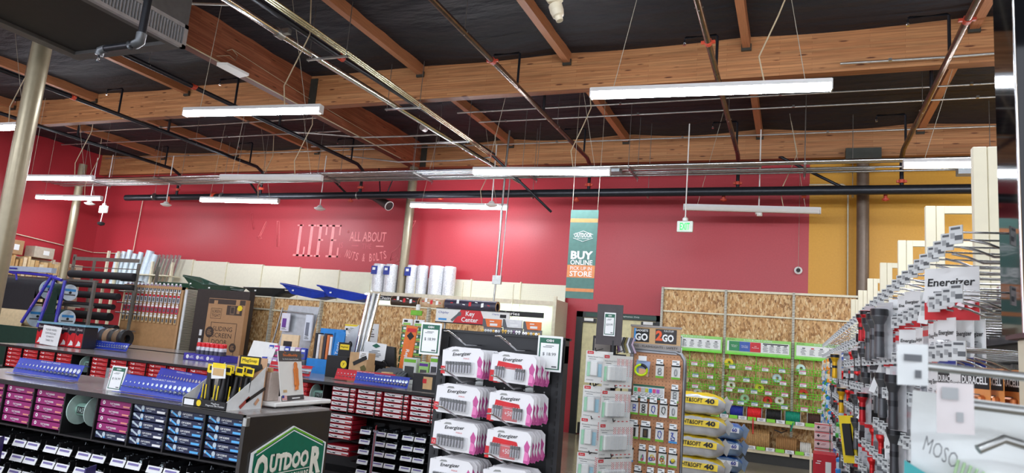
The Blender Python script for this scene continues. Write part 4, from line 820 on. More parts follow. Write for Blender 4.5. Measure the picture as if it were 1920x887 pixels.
# ---- bolt boxes
def boltbox(kind):
    body = {'navy': (26, 36, 72), 'navyb': (24, 34, 70), 'plum': (150, 32, 108), 'red': (200, 34, 42), 'white': (170, 28, 46)}[kind]
    bm_ = mat('bolt_box_' + kind, body, .45, var=.05); m = M(); w, h = .335, .05
    m.rbox((-w / 2, 0, 0), (w / 2, .3, h), bm_, .003)
    lb = mat('light_steel_print', (190, 204, 214), .4); ob = M()
    if kind == 'white':
        m.rect((0, 0, h / 2 + .001), w * .93, h * .7, PAPER); m.rect((-.1, 0, h / 2), .07, .008, INK, u=(1, 0, -.25), e=.003); m.rect((-.04, 0, h / 2 - .004), .04, .012, DARK, e=.003)
        m.text('Machine Screws', (.03, 0, h / 2 + .006), .11, .009, RED, e=.003); m.rect((.11, 0, h / 2 - .006), .09, .012, RED, e=.003)
    else:
        if kind in ('navy', 'navyb'):
            m.rect((-.125, 0, h / 2), .08, .013, mat('bright_sky_print', (90, 180, 240), .4) if kind == 'navyb' else lb, u=(1, 0, -.45), v=(.45, 0, 1)); m.rect((-.148, 0, h / 2 + .01), .012, .02, lb, u=(1, 0, -.45), v=(.45, 0, 1), e=.002)
            m.shape([(.016 * cos(a * pi / 5), .018 * sin(a * pi / 5)) for a in range(10)], lb, (-.075, 0, h / 2 + .006), e=.002); m.shape([(.012 * cos(a * pi / 4), .009 * sin(a * pi / 4)) for a in range(8)], SKYB, (-.07, 0, h / 2 - .012), e=.0015)
            m.text('CAP SCREWS', (.0, 0, h / 2 + .006), .09, .013, PAPER, bold=.02); m.lines((-.01, 0, h / 2 - .01), .07, .01, 1, lb)
            m.rect((.105, 0, h / 2 - .009), .08, .015, mat('bright_sky_print', (90, 180, 240)) if kind == 'navyb' else PAPER); m.lines((.12, 0, h / 2 + .014), .04, .008, 1, lb)
        elif kind == 'plum':
            m.shape([(.014 * cos(a * pi / 5), .014 * sin(a * pi / 5)) for a in range(10)], PAPER, (-.125, 0, h / 2 + .004)); m.shape([(.006 * cos(a * pi / 5), .006 * sin(a * pi / 5)) for a in range(10)], bm_, (-.125, 0, h / 2 + .004), e=.002)
            m.text('FLAT WASHERS', (-.01, 0, h / 2 + .002), .1, .013, PAPER, bold=.02); m.lines((-.02, 0, h / 2 - .012), .06, .008, 1, lb); m.rect((.11, 0, h / 2 - .009), .07, .011, mat('peach_label', (226, 150, 130), .5) )
        else:
            m.rect((-.12, 0, h / 2), .05, .009, PAPER, u=(1, 0, -.3), v=(.3, 0, 1)); m.shape([(.013 * cos(a * pi / 5), .013 * sin(a * pi / 5)) for a in range(10)], PAPER, (-.085, 0, h / 2)); m.text('HEX BOLTS', (.0, 0, h / 2 + .004), .09, .012, PAPER); m.lines((.07, 0, h / 2 - .008), .1, .012, 1, mat('pink_print', (236, 150, 150), .5))
    o = m.build('bolt_box'); tag(o, 'box', 'box'); h_ = M(); h_.rbox((.145, -.006, .008), (.16, 0, .02), mat('box_pull', (40, 40, 44), .5), .002); WORG[o.name] = Vector(o.location); 
    # origin of the box mesh is its base centre; the pull is a part
    q = h_.build('pull', o); return Kind(o)
BBK = {k: boltbox(k) for k in ('navy', 'navyb', 'plum', 'red', 'white')}
NAMEB = {'navy': 'navy box, white label', 'navyb': 'navy box, light blue label', 'plum': 'plum purple washer box', 'red': 'red bolt box', 'white': 'white and red screw box'}
def fill(cols, y, ztop, where):
    for (cx, kinds, nm) in cols:
        for r, k in enumerate(kinds):
            BBK[k].put((cx, y + .15, ztop - .057 * (r + 1)), 0, '%s, %s, %s, %s' % (NAMEB[k], ORD[r].replace(' from the top', ' down'), nm, where))
P, N, B, Rr, Wt = 'plum', 'navy', 'navyb', 'red', 'white'
fill([(-3.56, [B] * 5, 'corner column'), (-3.915, [B] * 5, 'second column from the corner'), (-4.27, [N] * 5, 'third column from the corner'), (-4.62, [P] * 4 + [N], 'column right of the reel'),
      (-5.33, [P] * 5, 'column left of the reel'), (-5.69, [P] * 5, 'second column left of the reel'), (-6.05, [P] * 5, 'column cut by the left edge'), (-6.41, [P] * 5, 'column beyond the left edge')], 3.79, 1.068, 'nearest counter')
m = M()
for z in (.765,): m.box((-6.9, 3.78, z - .012), (-3.4, 4.15, z), IB)
for x in (-3.39, -3.74, -4.09, -4.445, -4.8, -5.15, -5.51, -5.87, -6.23): m.box((x - .006, 3.775, .765), (x + .006, 4.15, 1.07), IB)
m.build('divider_grid', t1)
# second counter boxes
fill([(-10.84 + .365 * i, [Rr] * 5, '%s column from the left end' % NTH[i]) for i in range(4)] + [(-9.0 + .367 * i, [Rr] * 5, '%s column right of the left reel' % NTH[i]) for i in range(6)] + [(-5.6, [Rr] * 4, 'narrow column before the right reel')]
     + [(-4.9 + .357 * i, [Wt] * 5, '%s column right of the right reel' % NTH[i]) for i in range(5)], 7.02, 1.068, 'second counter')
for r in range(7):
    BBK[Wt if r < 7 else B].put((-4.9, 7.17, .70 - .057 * r - (.07 if r > 4 else 0)), 0, 'white and dark red screw box, lower left stack, %s down, second counter' % NTH[r])
for r in range(6): BBK[Rr if r % 2 == 0 else B].put((-5.26, 7.17, .72 - .06 * r), 0, '%s bolt box end peeking past the logo panel, %s down' % (('red', 'navy')[r % 2], NTH[r]))
m = M()
for z in (.765,): m.box((-11.4, 7.01, z - .012), (-3.3, 7.4, z), IB)
for i in range(24): m.box((-11.03 + .3655 * i - .005, 7.005, .765), (-11.03 + .3655 * i + .005, 7.4, 1.07), IB)
m.build('divider_grid', t2)
# wire reels in the counters
def reel(x, y, z, r, lb):
    t = thing('cord_reel', (x, y, z - r), lb, 'reel')
    RL = mat('pale_green_reel', (178, 202, 196), .4)
    for s in (-1, 1):
        m = M(); m.lathe([(0, s * .085 - .004), (r, s * .085 - .004), (r, s * .085 + .004), (0, s * .085 + .004)], RL, (x, y, z), axis=(1, .08, 0), n=26); m.lathe([(0, s * .09), (.02, s * .09)], DARK, (x, y, z), axis=(1, .08, 0), n=10); m.build('flange', t)
    m = M(); m.lathe([(r * .42, -.08), (r * .42, .08)], mat('pale_reel_core', (150, 190, 176), .5, bump=.4, bscale=140), (x, y, z), axis=(1, .08, 0), n=20); m.ob((x, y - r * .45, z), (.11, .05, .003), X_, Z_, DARK); m.text('FAST', (x, y - r * .45 - .003, z), .08, .035, mat('pale_green_reel', (178, 202, 196))); m.build('core', t)
reel(-5.0, 3.87, .95, .115, 'pale green cord reel between the purple boxes of the nearest counter')
reel(-9.33, 7.14, .94, .115, 'pale reel between red boxes at the left of the second counter')
reel(-5.3, 7.14, .93, .12, 'pale blue-green reel in the second counter behind the wooden-handled display')
# ---- small bins with loose bolts
def binp():
    t = thing('parts_bin', (0, 0, 0), 'bin', 'bin')
    D = mat('bin_black', (20, 20, 23), .4)
    m = M(); w = .145
    m.box((-w / 2, 0, 0), (w / 2, .28, .004), D); m.box((-w / 2, 0, 0), (-w / 2 + .004, .28, .07), D); m.box((w / 2 - .004, 0, 0), (w / 2, .28, .07), D); m.box((-w / 2, .276, 0), (w / 2, .28, .1), D); m.box((-w / 2, 0, 0), (w / 2, .006, .035), D); m.build('tray', t)
    m = M(); m.ob((0, -.008, .018), (.14, .05, .003), X_, (0, .35, 1), PAPER); m.ob((0, -.0105, .027), (.1, .014, .002), X_, (0, .35, 1), mat('violet_tag_print', (120, 110, 170), .5)); m.ob((0.02, -.0115, .006), (.06, .01, .002), X_, (0, .35, 1), INK); m.build('label', t)
    return Kind(t)
def bolts(seed, mm, nm):
    rnd = random.Random(seed); m = M()
    for k in range(16):
        p = Vector((rnd.uniform(-.055, .055), rnd.uniform(.02, .2), rnd.uniform(.008, .03))); d = Vector((rnd.uniform(-1, 1), rnd.uniform(-1, 1), rnd.uniform(-.4, .5))).normalized()
        m.tube([p, p + d * .022], .0028, mm, 5); m.tube([p - d * .003, p], .0055, mm, 6)
    o = m.build('loose_bolts'); tag(o, 'bolts', 'bolts'); o['kind'] = 'stuff'; return Kind(o)
ZINC = mat('zinc', (186, 196, 204), .3, .9); BOK = [bolts(1, ZINC, 'a'), bolts(2, ZINC, 'b')]
BIN = binp(); rnd = random.Random(6)
m1 = M()
for r, z in enumerate((.635, .525, .415, .305)):
    for c in range(17):
        x = -3.56 - .178 * c + (.012 if c % 2 else -.012)
        BIN.put((x, 3.74, z + .0), 0, 'black labelled bin under the bolt boxes, %s row, %s from the corner' % (NTH[r], NTH[c]), 'small bins of the nearest counter')
        if r < 3: BOK[rnd.randrange(2)].put((x, 3.86, z + .02), 0, 'loose zinc bolts in the bins of the nearest counter', 'loose bolts in the nearest counter')
    m1.box((-6.9, 3.75, z - .006), (-3.4, 4.1, z - .001), IB)
m1.build('bin_shelf', t1)
m2 = M()
for r, z in enumerate((.58, .47, .36, .25, .14)):
    for c in range(8):
        x = -4.62 + .178 * c + (.012 if c % 2 else -.012)
        if x > -3.4: break
        BIN.put((x + .12, 6.98, z), 0, 'black labelled bin under the white and red boxes, %s row, %s from the left' % (NTH[r], NTH[c]), 'small bins of the second counter')
        if r < 3: BOK[rnd.randrange(2)].put((x + .12, 7.1, z + .02), 0, 'loose screws in the bins of the second counter', 'loose screws in the second counter')
    m2.box((-4.7, 6.99, z - .006), (-3.32, 7.4, z - .001), IB)
m2.build('bin_shelf', t2)
PD = mat('violet_card', (70, 58, 120), .4); PD2 = mat('deep_red_card', (150, 34, 44), .4)
for (x, y, z0, z1, c, lb) in ((-5.56, 3.6, .3, .7, PD, 'violet upright card with a bolt picture between the bins at the left edge'), (-4.53, 3.6, .3, .63, PD, 'violet upright card with a bolt picture near the middle bins'), (-4.3, 6.85, .1, .7, PD2, 'narrow red upright card with a screw picture between the second counter bins')):
    m = M(); m.ob((x, y, (z0 + z1) / 2), (.008, z1 - z0, .16), (1, .55, 0), Z_, c); m.tube([(x + .03, y - .05, z1 - .06), (x + .02, y - .05, z0)], .016, mat('satin_bolt', (190, 196, 214), .3, .8), 8); m.tube([(x + .03, y - .05, z1 - .06), (x + .032, y - .05, z1 - .04)], .03, mat('satin_bolt', (190, 196, 214)), 6); tag(m.build('marker_card'), lb, 'sign')

# ---- bolt gauges
def gauge(x0, x1, y, lb, c, z=1.1, tl=0.0, txt='INCH BOLT GAUGE', rz=0, h=.13):
    t = thing('bolt_gauge', ((x0 + x1) / 2, y, z), lb, 'gauge'); w = x1 - x0
    m = M(); vv = Vector((0, .35, 1)).normalized(); n = X_.cross(vv); c0 = Vector(((x0 + x1) / 2, y, z + h * .6))
    m.ob(c0, (w, h, .003), X_, vv, c); m.ob((c0.x, y - .05, z + .012), (w, .07, .003), X_, (0, 1, -.05), c); m.ob((c0.x, y + .04, z + h * 1.05), (w, .05, .003), X_, (0, 1, -.2), c); m.build('plate', t)
    m = M(); m.text(txt, c0 + vv * h * .42 + n * .002, w * .3, .012, PAPER, X_, vv, .002); m.build('lettering', t)
    for k in range(17):
        s = .004 + .0007 * k; px = -w * .46 + w * .92 * k / 16; q = c0 + X_ * px
        m = M(); m.lathe([(0, .001), (s * 1.35, .001), (s * 1.35, .006), (0, .007)], ZINC, q + vv * .012 + n * .0, axis=n, n=8); m.build('sample_nut', t)
        m = M(); m.tube([q - vv * .028, q - vv * .028 + n * .02 - X_ * .006], s * .8, ZINC, 6); m.tube([q - vv * .028 + n * .02 - X_ * .006, q - vv * .03 + n * .028 - X_ * .01], s * 1.3, ZINC, 6); m.build('sample_bolt', t)
    if rz: t.rotation_euler = (0, 0, rz)
    return t
GB = mat('gauge_blue', (36, 62, 176), .35); GR = mat('gauge_red', (200, 30, 44), .35)
gauge(-6.35, -5.52, 4.15, 'blue bolt gauge rack at the left end of the nearest counter', GB)
gauge(-4.78, -3.98, 3.95, 'blue bolt gauge rack in front of another, beside the screwdriver box', GB)
gauge(-5.15, -4.3, 4.45, 'blue bolt gauge rack turned at an angle behind another one on the nearest counter', GB, rz=-.28, h=.15)
gauge(-10.65, -9.7, 8.0, 'blue bolt gauge rack beside the coloured hose rolls on the second counter', GB)
gauge(-5.35, -4.5, 7.45, 'red bolt gauge rack on the right part of the second counter', GR, txt='METRIC BOLT GAUGE')
gauge(-4.85, -4.12, 7.15, 'blue bolt gauge rack in front of the red one on the second counter', GB)
gauge(-6.0, -5.62, 7.3, 'short red bolt gauge rack behind the white-backed display', GR, txt='METRIC')
gauge(-6.45, -6.1, 7.5, 'small red gauge rack left of the white-backed display', GR, txt='METRIC')
# ---- price sign on near counter
def pricesign(x, y, z, w, h, price, lb, tilt=.1, rz=0.0, logo='OSH'):
    t = thing('price_sign', (x, y, z), lb, 'sign'); vv = Vector((0, tilt, 1)).normalized(); n = X_.cross(vv); c0 = Vector((x, y, z)) + vv * h / 2
    m = M(); m.ob(c0, (w, h, .006), X_, vv, PAPER); m.build('board', t)
    m = M(); q = c0 + n * .003
    m.rect(q, w * .86, h * .88, GREENL, X_, vv); m.rect(q - vv * h * .06, w * .74, h * .7, PAPER, X_, vv, .0024)
    m.text(logo, q + vv * h * .365, w * .3, h * .07, PAPER, X_, vv, .003, bold=.03); m.lines(q + vv * h * .2, w * .55, h * .08, 2, INK, X_, vv, .003)
    m.text(price, q - vv * h * .02, w * .55, h * .1, INK, X_, vv, .0035, bold=.01); m.rect(q - vv * h * .36 + X_ * w * .22, w * .2, h * .04, INK, X_, vv, .003); m.build('print', t)
    if rz: t.rotation_euler = (0, 0, rz)
    return t
t = pricesign(-4.93, 4.0, 1.1, .16, .19, '$ 16.99', 'small green-edged price sign in a stand on the nearest counter', .15)
m = M(); m.ob((-4.96, 4.04, 1.18), (.2, .17, .012), (1, .3, 0), Z_, CLEAR); m.build('stand', t)
# ---- screwdriver box
t = thing('display_box', (-3.8, 3.95, 1.1), 'open cardboard display box of yellow and black tools at the corner of the counter', 'box')
x0, x1, y0, y1 = -4.0, -3.6, 3.81, 4.16
m = M(); LG = mat('pale_card_inner', (214, 216, 216), .6); m.box((x0, y0, 1.1), (x1, y1, 1.105), LG); m.box((x0, y0, 1.1), (x1, y0 + .004, 1.155), DARK)
for xx, mm in ((x0, LG), (x1 - .004, LG)): m.poly([(0, 0), (y1 - y0, 0), (y1 - y0, .3), (.22, .2), (.0, .055)], .004, mm, (xx, y0, 1.1), Y_, Z_)
m.box((x0 + .12, y1 - .004, 1.1), (x1, y1, 1.46), mat('kraft_photo_card', (190, 150, 116), .6)); m.build('carton', t)
m = M(); m.rect((x0 + .06, y0, 1.127), .09, .04, PAPER, e=.002); m.shape([(.022 * cos(k * pi / 6), .022 * sin(k * pi / 6)) for k in range(12)], YEL, (x0 + .15, y0, 1.128)); m.text('MagSnap\nMagnetic Bit Holder', (x0 + .3, y0, 1.128), .17, .03, PAPER)
m.rect((x0 + .24, y1 - .006, 1.42), .2, .09, DARK, e=.002); m.rect((x0 + .24, y1 - .006, 1.43), .17, .05, YEL, e=.003); m.text('MagSnap', (x0 + .24, y1 - .006, 1.43), .14, .03, DARK, e=.005)
m.ob((x1 - .12, y1 - .01, 1.36), (.18, .035, .004), (1, 0, .5), (-.5, 0, 1), DARK); m.shape([(.03 * cos(k * pi / 6), .03 * sin(k * pi / 6)) for k in range(12)], YEL, (x1 - .06, y1 - .006, 1.3), e=.004)
for (yy, zz, w, cc, a) in ((3.98, 1.15, .11, (150, 60, 50), .8), (4.08, 1.2, .2, (40, 34, 32), .5), (4.1, 1.15, .05, (200, 150, 116), 1.2)): m.ob((x1 + .0012, yy, zz), (w, .025, .001), (0, 1, a), (0, -a, 1), mat('photo_%d' % cc[0], cc, .5))
m.build('print', t)
TK = mat('tool_black', (26, 26, 28), .45); n = 0
for (x, y, lean) in ((-3.95, 3.96, .02), (-3.89, 3.93, -.02), (-3.83, 3.95, .03), (-3.77, 3.92, .04), (-3.71, 3.97, .05), (-3.65, 4.0, .06), (-3.86, 4.06, 0), (-3.74, 4.08, .03)):
    t = thing('tool_pack', (x, y, 1.11), 'yellow topped pack with a black bit holder in the display box, %s' % (NTH[n] + ' of eight'), 'tool', 'tool packs in the display box'); n += 1
    m = M(); m.ob((x + lean * .5, y + .012, 1.36), (.075, .06, .002), (1, 0, -lean), (lean, 0, 1), YEL); m.ob((x + lean * .5, y + .010, 1.365), (.05, .03, .002), (1, 0, -lean), (lean, 0, 1), DARK); m.ob((x + lean * .3, y + .013, 1.25), (.06, .18, .002), (1, 0, -lean), (lean, 0, 1), TK); m.build('card', t)
    m = M(); m.tube([(x, y, 1.12), (x + lean * .2, y, 1.2), (x + lean * .3, y, 1.25), (x + lean * .4, y, 1.32)], [.018, .022, .014, .012], TK, 8); m.ob((x - .012, y - .022, 1.2), (.008, .1, .004), X_, (lean, 0, 1), YEL); m.build('handle', t)
m = M(); m.ob((-3.80, 3.9, 1.35), (.13, .1, .002), (1, 0, .1), (-.1, 0, 1), PAPER); m.rect((-3.80, 3.9, 1.345), .1, .05, mat('tan_card', (206, 170, 120)), e=.003); m.rect((-3.80, 3.9, 1.39), .12, .035, YEL, e=.003); tag(m.build('info_card'), 'white and yellow picture card on the tools in the display box', 'card')
# ---- white backed counter display (its board faces the aisle at the counter's end)
t = thing('counter_display', (-3.68, 4.5, 1.1), 'white tray display with an orange stud finder on its white board', 'display')
m = M(); m.rbox((-3.86, 4.22, 1.112), (-3.53, 4.9, 1.145), WHITE, .008); m.build('tray', t)
for (x, y) in ((-3.83, 4.27), (-3.57, 4.27), (-3.57, 4.84), (-3.83, 4.84)): m = M(); m.lathe([(.0, 0), (.018, 0), (.018, .012), (0, .012)], DARK, (x, y, 1.1), n=10); m.build('foot', t)
uu = Vector((-.12, 1, 0)).normalized(); vv = Vector((-.1, -.18, 1)).normalized(); c0 = Vector((-3.585, 4.42, 1.335))
m = M(); m.ob(c0, (.31, .38, .008), uu, vv, WHITE); m.build('back_board', t); n_ = uu.cross(vv).normalized()
m = M(); q = c0 + n_ * .004; DGY = mat('dark_grey_print', (70, 68, 72), .5)
m.rect(q + vv * .15, .31, .08, DGY, uu, vv); m.text('The', q + vv * .178 - uu * .07, .03, .014, ORANGE, uu, vv, .003); m.text('StudBuddy', q + vv * .156, .2, .026, ORANGE, uu, vv, .003, bold=.01); m.text("The World's Greatest Stud Finder", q + vv * .128, .22, .012, PAPER, uu, vv, .003)
m.rect(q - vv * .17, .31, .04, DGY, uu, vv); m.rect(q - vv * .165 - uu * .115, .065, .04, PAPER, uu, vv, .003)
for k in range(4): m.rect(q - vv * (.151 + .009 * k) - uu * .115, .065, .004, RED, uu, vv, .004)
m.rect(q - vv * .155 - uu * .135, .027, .02, BLUE, uu, vv, .005); m.lines(q - vv * .172 + uu * .04, .18, .02, 1, PAPER, uu, vv, .003); m.rect(q - vv * .115 - uu * .1, .05, .02, mat('tan_card', (206, 170, 120)), uu, vv, .002); m.build('print', t)
m = M(); OT = mat('orange_tool', (224, 128, 60), .4); m.poly([(-.02, -.1), (.012, -.1), (.012, -.075), (.024, -.06), (.02, 0), (.024, .06), (.012, .075), (.016, .1), (0, .115), (-.012, .1), (-.01, .075), (-.024, .06), (-.02, 0), (-.024, -.06), (-.012, -.075)], .015, OT, c0 + uu * .05 + n_ * .022 - vv * .01, uu, vv); m.build('stud_finder', t)
for i in range(5):
    x = -3.84 + .045 * i; y = 4.24 + .02 * (i % 2); m = M(); m.rbox((x, y, 1.146), (x + .036, y + .12, 1.36), OT if i in (1,) else clear_mat('clear_orange_pack', (216, 200, 190), .8), .004); m.box((x, y - .002, 1.36), (x + .036, y + .02, 1.39), (RED, DARK, BLUE, PAPER, mat('tan_card', (206, 170, 120)))[i]); tag(m.build('boxed_tool'), 'narrow pack on the white tray, %s from the left' % NTH[i], 'pack', 'packs on the white tray')

# ============================================================= THINGS ON THE SECOND COUNTER
# shop towel boxes
for i in range(6):
    x = -11.35 + .175 * i + (.04 if i > 2 else 0); t = thing('towel_pack', (x, 7.75, 1.1), 'red and black shop towel pack on the second counter, %s from the left' % NTH[i], 'pack', 'shop towel packs')
    m = M(); m.rbox((x - .085, 7.7, 1.1), (x + .085, 7.95, 1.44), mat('navy_black_pack', (34, 34, 44), .35), .012); m.build('pack', t)
    m = M(); m.rect((x, 7.7, 1.22), .166, .22, RED, e=.001); m.text('Scott', (x, 7.7, 1.39), .12, .04, PAPER, e=.003, shear=.2); m.shape([(-.05, -.09), (.06, -.08), (.05, -.03), (.0, -.0), (-.02, -.05)], PAPER, (x, 7.7, 1.22), e=.002); m.shape([(-.08, .07), (-.02, .12), (.02, .1), (-.03, .04)], mat('navy_black_pack', (34, 34, 44)), (x, 7.7, 1.25), e=.002); m.build('print', t)
m = M(); m.box((-11.45, 7.68, 1.44), (-10.3, 7.97, 1.47), clear_mat('blue_clear_tray', (150, 206, 226), .7)); tag(m.build('tray_lid'), 'pale blue clear lid lying on the shop towel packs', 'lid')
t = thing('notice', (-10.95, 7.6, 1.12), 'white paper notice asking customers to write down price and quantity', 'sign')
m = M(); m.ob((-10.95, 7.6, 1.26), (.43, .3, .004), (1, 0, -.04), (.04, .05, 1), PAPER); m.build('sheet', t)
m = M()
for k, s in enumerate(('PLEASE WRITE', 'DOWN PRICE AND', 'QUANTITY', 'THANK YOU')): m.text(s, (-10.95, 7.595, 1.35 - .055 * k), .25 if k < 2 else .18, .03, INK, (1, 0, -.04), e=.004)
m.build('lettering', t)
# hose rolls
for i, c in enumerate(((130, 96, 70), (36, 40, 60), (60, 100, 160), (40, 50, 110), (70, 130, 190), (120, 150, 190), (30, 34, 44), (150, 120, 90), (40, 40, 40), (120, 96, 70), (30, 32, 36))):
    x = -12.1 + .12 * i; m = M(); cm = mat('hose%d' % i, c, .5); r = .16
    m.lathe([(.07, -.045), (r - .01, -.05), (r, 0), (r - .01, .05), (.07, .045), (.07, -.045)], cm, (x, 8.9, 1.27), axis=(1, .15, 0), n=20); tag(m.build('hose_roll'), 'upright roll of trim or hose behind the blue gauge, %s from the left' % NTH[i], 'roll', 'upright rolls on the second counter')
# spray cans tray with red caps
t = thing('can_tray', (-8.15, 8.2, 1.1), 'blue-violet cardboard tray holding white cans with red caps', 'tray')
m = M(); TV = mat('violet_blue_card', (70, 62, 170), .5); x0, x1, y0, y1 = -8.5, -7.78, 7.98, 8.35
m.box((x0, y0, 1.1), (x1, y1, 1.105), TV); m.box((x0, y0, 1.1), (x1, y0 + .005, 1.2), TV); m.box((x0, y1 - .005, 1.1), (x1, y1, 1.2), TV); m.box((x0, y0, 1.1), (x0 + .005, y1, 1.2), TV); m.box((x1 - .005, y0, 1.1), (x1, y1, 1.2), TV)
for k in range(3): m.shape([(.03 * cos(a * pi / 5), .03 * sin(a * pi / 5)) for a in range(10)], PAPER, (x0 + .08 + k * .2, y0, 1.15)); m.lines((x0 + .17 + k * .2, y0, 1.15), .09, .04, 3, PAPER)
m.build('carton', t)
def can():
    t = thing('spray_can', (0, 0, 0), 'can', 'can'); m = M(); m.lathe([(0, 0), (.038, 0), (.04, .005), (.04, .19), (.03, .205), (0, .205)], mat('white_can', (214, 216, 226), .3, .2), n=16); m.build('can', t)
    m = M(); m.lathe([(.032, .2), (.038, .205), (.038, .25), (.03, .262), (0, .265)], mat('red_cap', (226, 36, 46), .35), n=16); m.build('cap', t)
    m = M(); m.lathe([(.0405, .05), (.0405, .15)], mat('can_label', (70, 70, 90), .4, var=.4, scale=90), n=16); m.build('label', t); return Kind(t)
CK = can(); k = 0
for r in range(2):
    for c in range(6 - r):
        CK.put((x0 + .16 + c * .088 + .03 * r, y0 + .12 + .11 * r, 1.106), 0, 'white can with a red cap in the violet tray, %s row, %s from the left' % (('front', 'back')[r], NTH[c]), 'red-capped cans')
# pegboard stand (grey) with packs, black panel pack, carton
t = thing('grey_stand', (-7.3, 8.9, 1.1), 'grey metal panel stand on the second counter before the strand board', 'display')
GP = mat('grey_panel', (168, 172, 176), .4, .4)
m = M(); m.ob((-7.25, 8.95, 1.58), (.6, .95, .01), (1, 0, 0), (.12, .05, 1), GP); m.build('panel', t)
m = M(); m.tube([(-7.72, 8.9, 1.1), (-7.55, 8.9, 2.0)], .014, STEEL, 6); m.tube([(-7.55, 8.9, 1.95), (-6.95, 8.9, 1.93)], .012, STEEL, 6); m.tube([(-7.9, 8.7, 1.2), (-7.4, 8.7, 1.18)], .012, STEEL, 6); m.build('frame', t)
for (x, y, z, w, h, d, c, c2, lb) in ((-7.45, 8.88, 1.78, .16, .28, .02, (214, 212, 222), (100, 50, 140), 'pack with a violet corner on the grey panel stand'), (-6.98, 8.86, 1.72, .13, .4, .03, (206, 212, 222), (110, 116, 130), 'tall pale pack at the right of the grey panel stand'), (-7.0, 8.5, 1.43, .32, .33, .03, (226, 200, 160), (30, 28, 30), 'tan card with a black panel in front of the grey stand')):
    m = M(); m.box((x - w / 2, y, z - h / 2), (x + w / 2, y + d, z + h / 2), mat('pk%d' % c[0] + str(c[1]), c, .4)); m.rect((x - w * .1, y, z - h * .05), w * .5, h * .5, mat('pk2%d' % c2[0], c2, .4)); m.lines((x, y, z - h * .36), w * .7, h * .18, 3, INK); tag(m.build('pack'), lb, 'pack')
m = M(); m.ob((-7.15, 8.1, 1.28), (.45, .38, .01), (1, 0, -.03), (.1, .25, 1), WHITE); m.rbox((-7.05, 8.15, 1.1), (-6.7, 8.4, 1.3), mat('tan_card', (206, 170, 120)), .005); tag(m.build('literature_holder'), 'white slanting card holder on the second counter', 'holder')
rnd = random.Random(12)
for i in range(14):
    x = -7.0 + .095 * (i % 7); z = 1.1 + .17 * (i // 7); y = 8.0 + .12 * (i // 7); c = rnd.choice([(206, 60, 140), (90, 60, 150), (226, 226, 232), (60, 80, 180), (230, 230, 226), (180, 150, 200)])
    m = M(); m.rbox((x - .042, y, z), (x + .042, y + .06, z + .16), mat('smallpk%d' % c[0], c, .4), .006); m.rect((x, y, z + .05), .05, .05, INK); m.rect((x, y, z + .12), .06, .03, PAPER); tag(m.build('small_pack'), 'small coloured pack behind the white-backed display, %s row, %s from the left' % (('front', 'raised back')[i // 7], NTH[i % 7]), 'pack', 'small coloured packs on the second counter')
m = M(); m.rbox((-7.06, 8.11, 1.1), (-6.38, 8.3, 1.268), mat('grey_riser', (120, 122, 126), .5), .004); tag(m.build('riser_block'), 'grey riser under the small coloured packs on the second counter', 'stand')
t = thing('display_box', (-6.1, 8.3, 1.1), 'tall bright blue display box with books or guides behind the white-backed display', 'box')
m = M(); m.box((-6.35, 8.35, 1.1), (-5.95, 8.4, 1.73), mat('bright_blue_card', (20, 130, 210), .45)); m.box((-5.95, 8.12, 1.1), (-5.94, 8.4, 1.68), mat('bright_blue_card', (20, 130, 210))); m.box((-6.35, 8.12, 1.1), (-5.94, 8.14, 1.3), mat('bright_blue_card', (20, 130, 210))); m.poly([(0, 0), (.13, 0), (.19, .6), (.04, .62)], .01, mat('bright_blue_card', (20, 130, 210)), (-5.93, 8.1, 1.1)); m.build('carton', t)
m = M(); m.text('Making Tools', (-5.85, 8.1, 1.35), .42, .06, PAPER, (.12, 0, 1), (-1, 0, .12), e=.003); m.build('lettering', t)
for i in range(7): m = M(); cc = ((30, 30, 34), (226, 226, 226), (200, 160, 120), (50, 50, 60), (220, 120, 60), (236, 236, 236), (190, 150, 110))[i]; m.rbox((-6.32 + .052 * i, 8.2, 1.3), (-6.28 + .052 * i, 8.34, 1.66 - .02 * (i % 3)), mat('guide%d' % i, cc, .5), .003); tag(m.build('slim_pack'), 'slim item in the tall blue display box, %s from the left' % NTH[i], 'pack', 'slim items in the blue box')
t = thing('display_box', (-5.55, 7.85, 1.1), 'black and yellow display box beside the red gauge rack', 'box')
m = M(); m.rbox((-5.78, 7.8, 1.1), (-5.45, 8.0, 1.38), DARK, .005); m.box((-5.74, 7.98, 1.38), (-5.55, 8.0, 1.56), DARK); m.build('carton', t)
m = M(); m.shape([(.05 * cos(k * pi / 8), .05 * sin(k * pi / 8)) for k in range(16)], YEL, (-5.5, 7.8, 1.28)); m.text('y', (-5.5, 7.8, 1.28), .03, .04, DARK, e=.003); m.rect((-5.64, 7.98, 1.5), .15, .07, YEL, e=.002); m.text('MagSnap', (-5.64, 7.978, 1.5), .12, .03, DARK, e=.004); m.build('print', t)
m = M(); m.rbox((-5.42, 7.8, 1.1), (-5.15, 8.0, 1.45), mat('tan_box2', (196, 160, 116), .6), .005); m.ob((-5.25, 7.795, 1.35), (.22, .05, .004), (1, 0, .5), (-.5, 0, 1), DARK); m.rect((-5.2, 7.8, 1.42), .14, .1, PAPER, e=.004); m.shape([(.03, -.06), (.06, 0), (.02, .05), (-.04, .02), (-.02, -.03)], mat('olive_print', (90, 84, 30), .5), (-5.2, 7.8, 1.25), e=.003); m.lines((-5.2, 7.8, 1.42), .1, .06, 3, mat('olive_print', (90, 84, 30)), e=.006); tag(m.build('display_carton'), 'tan display carton with a white card left of the slanting tubes', 'box')
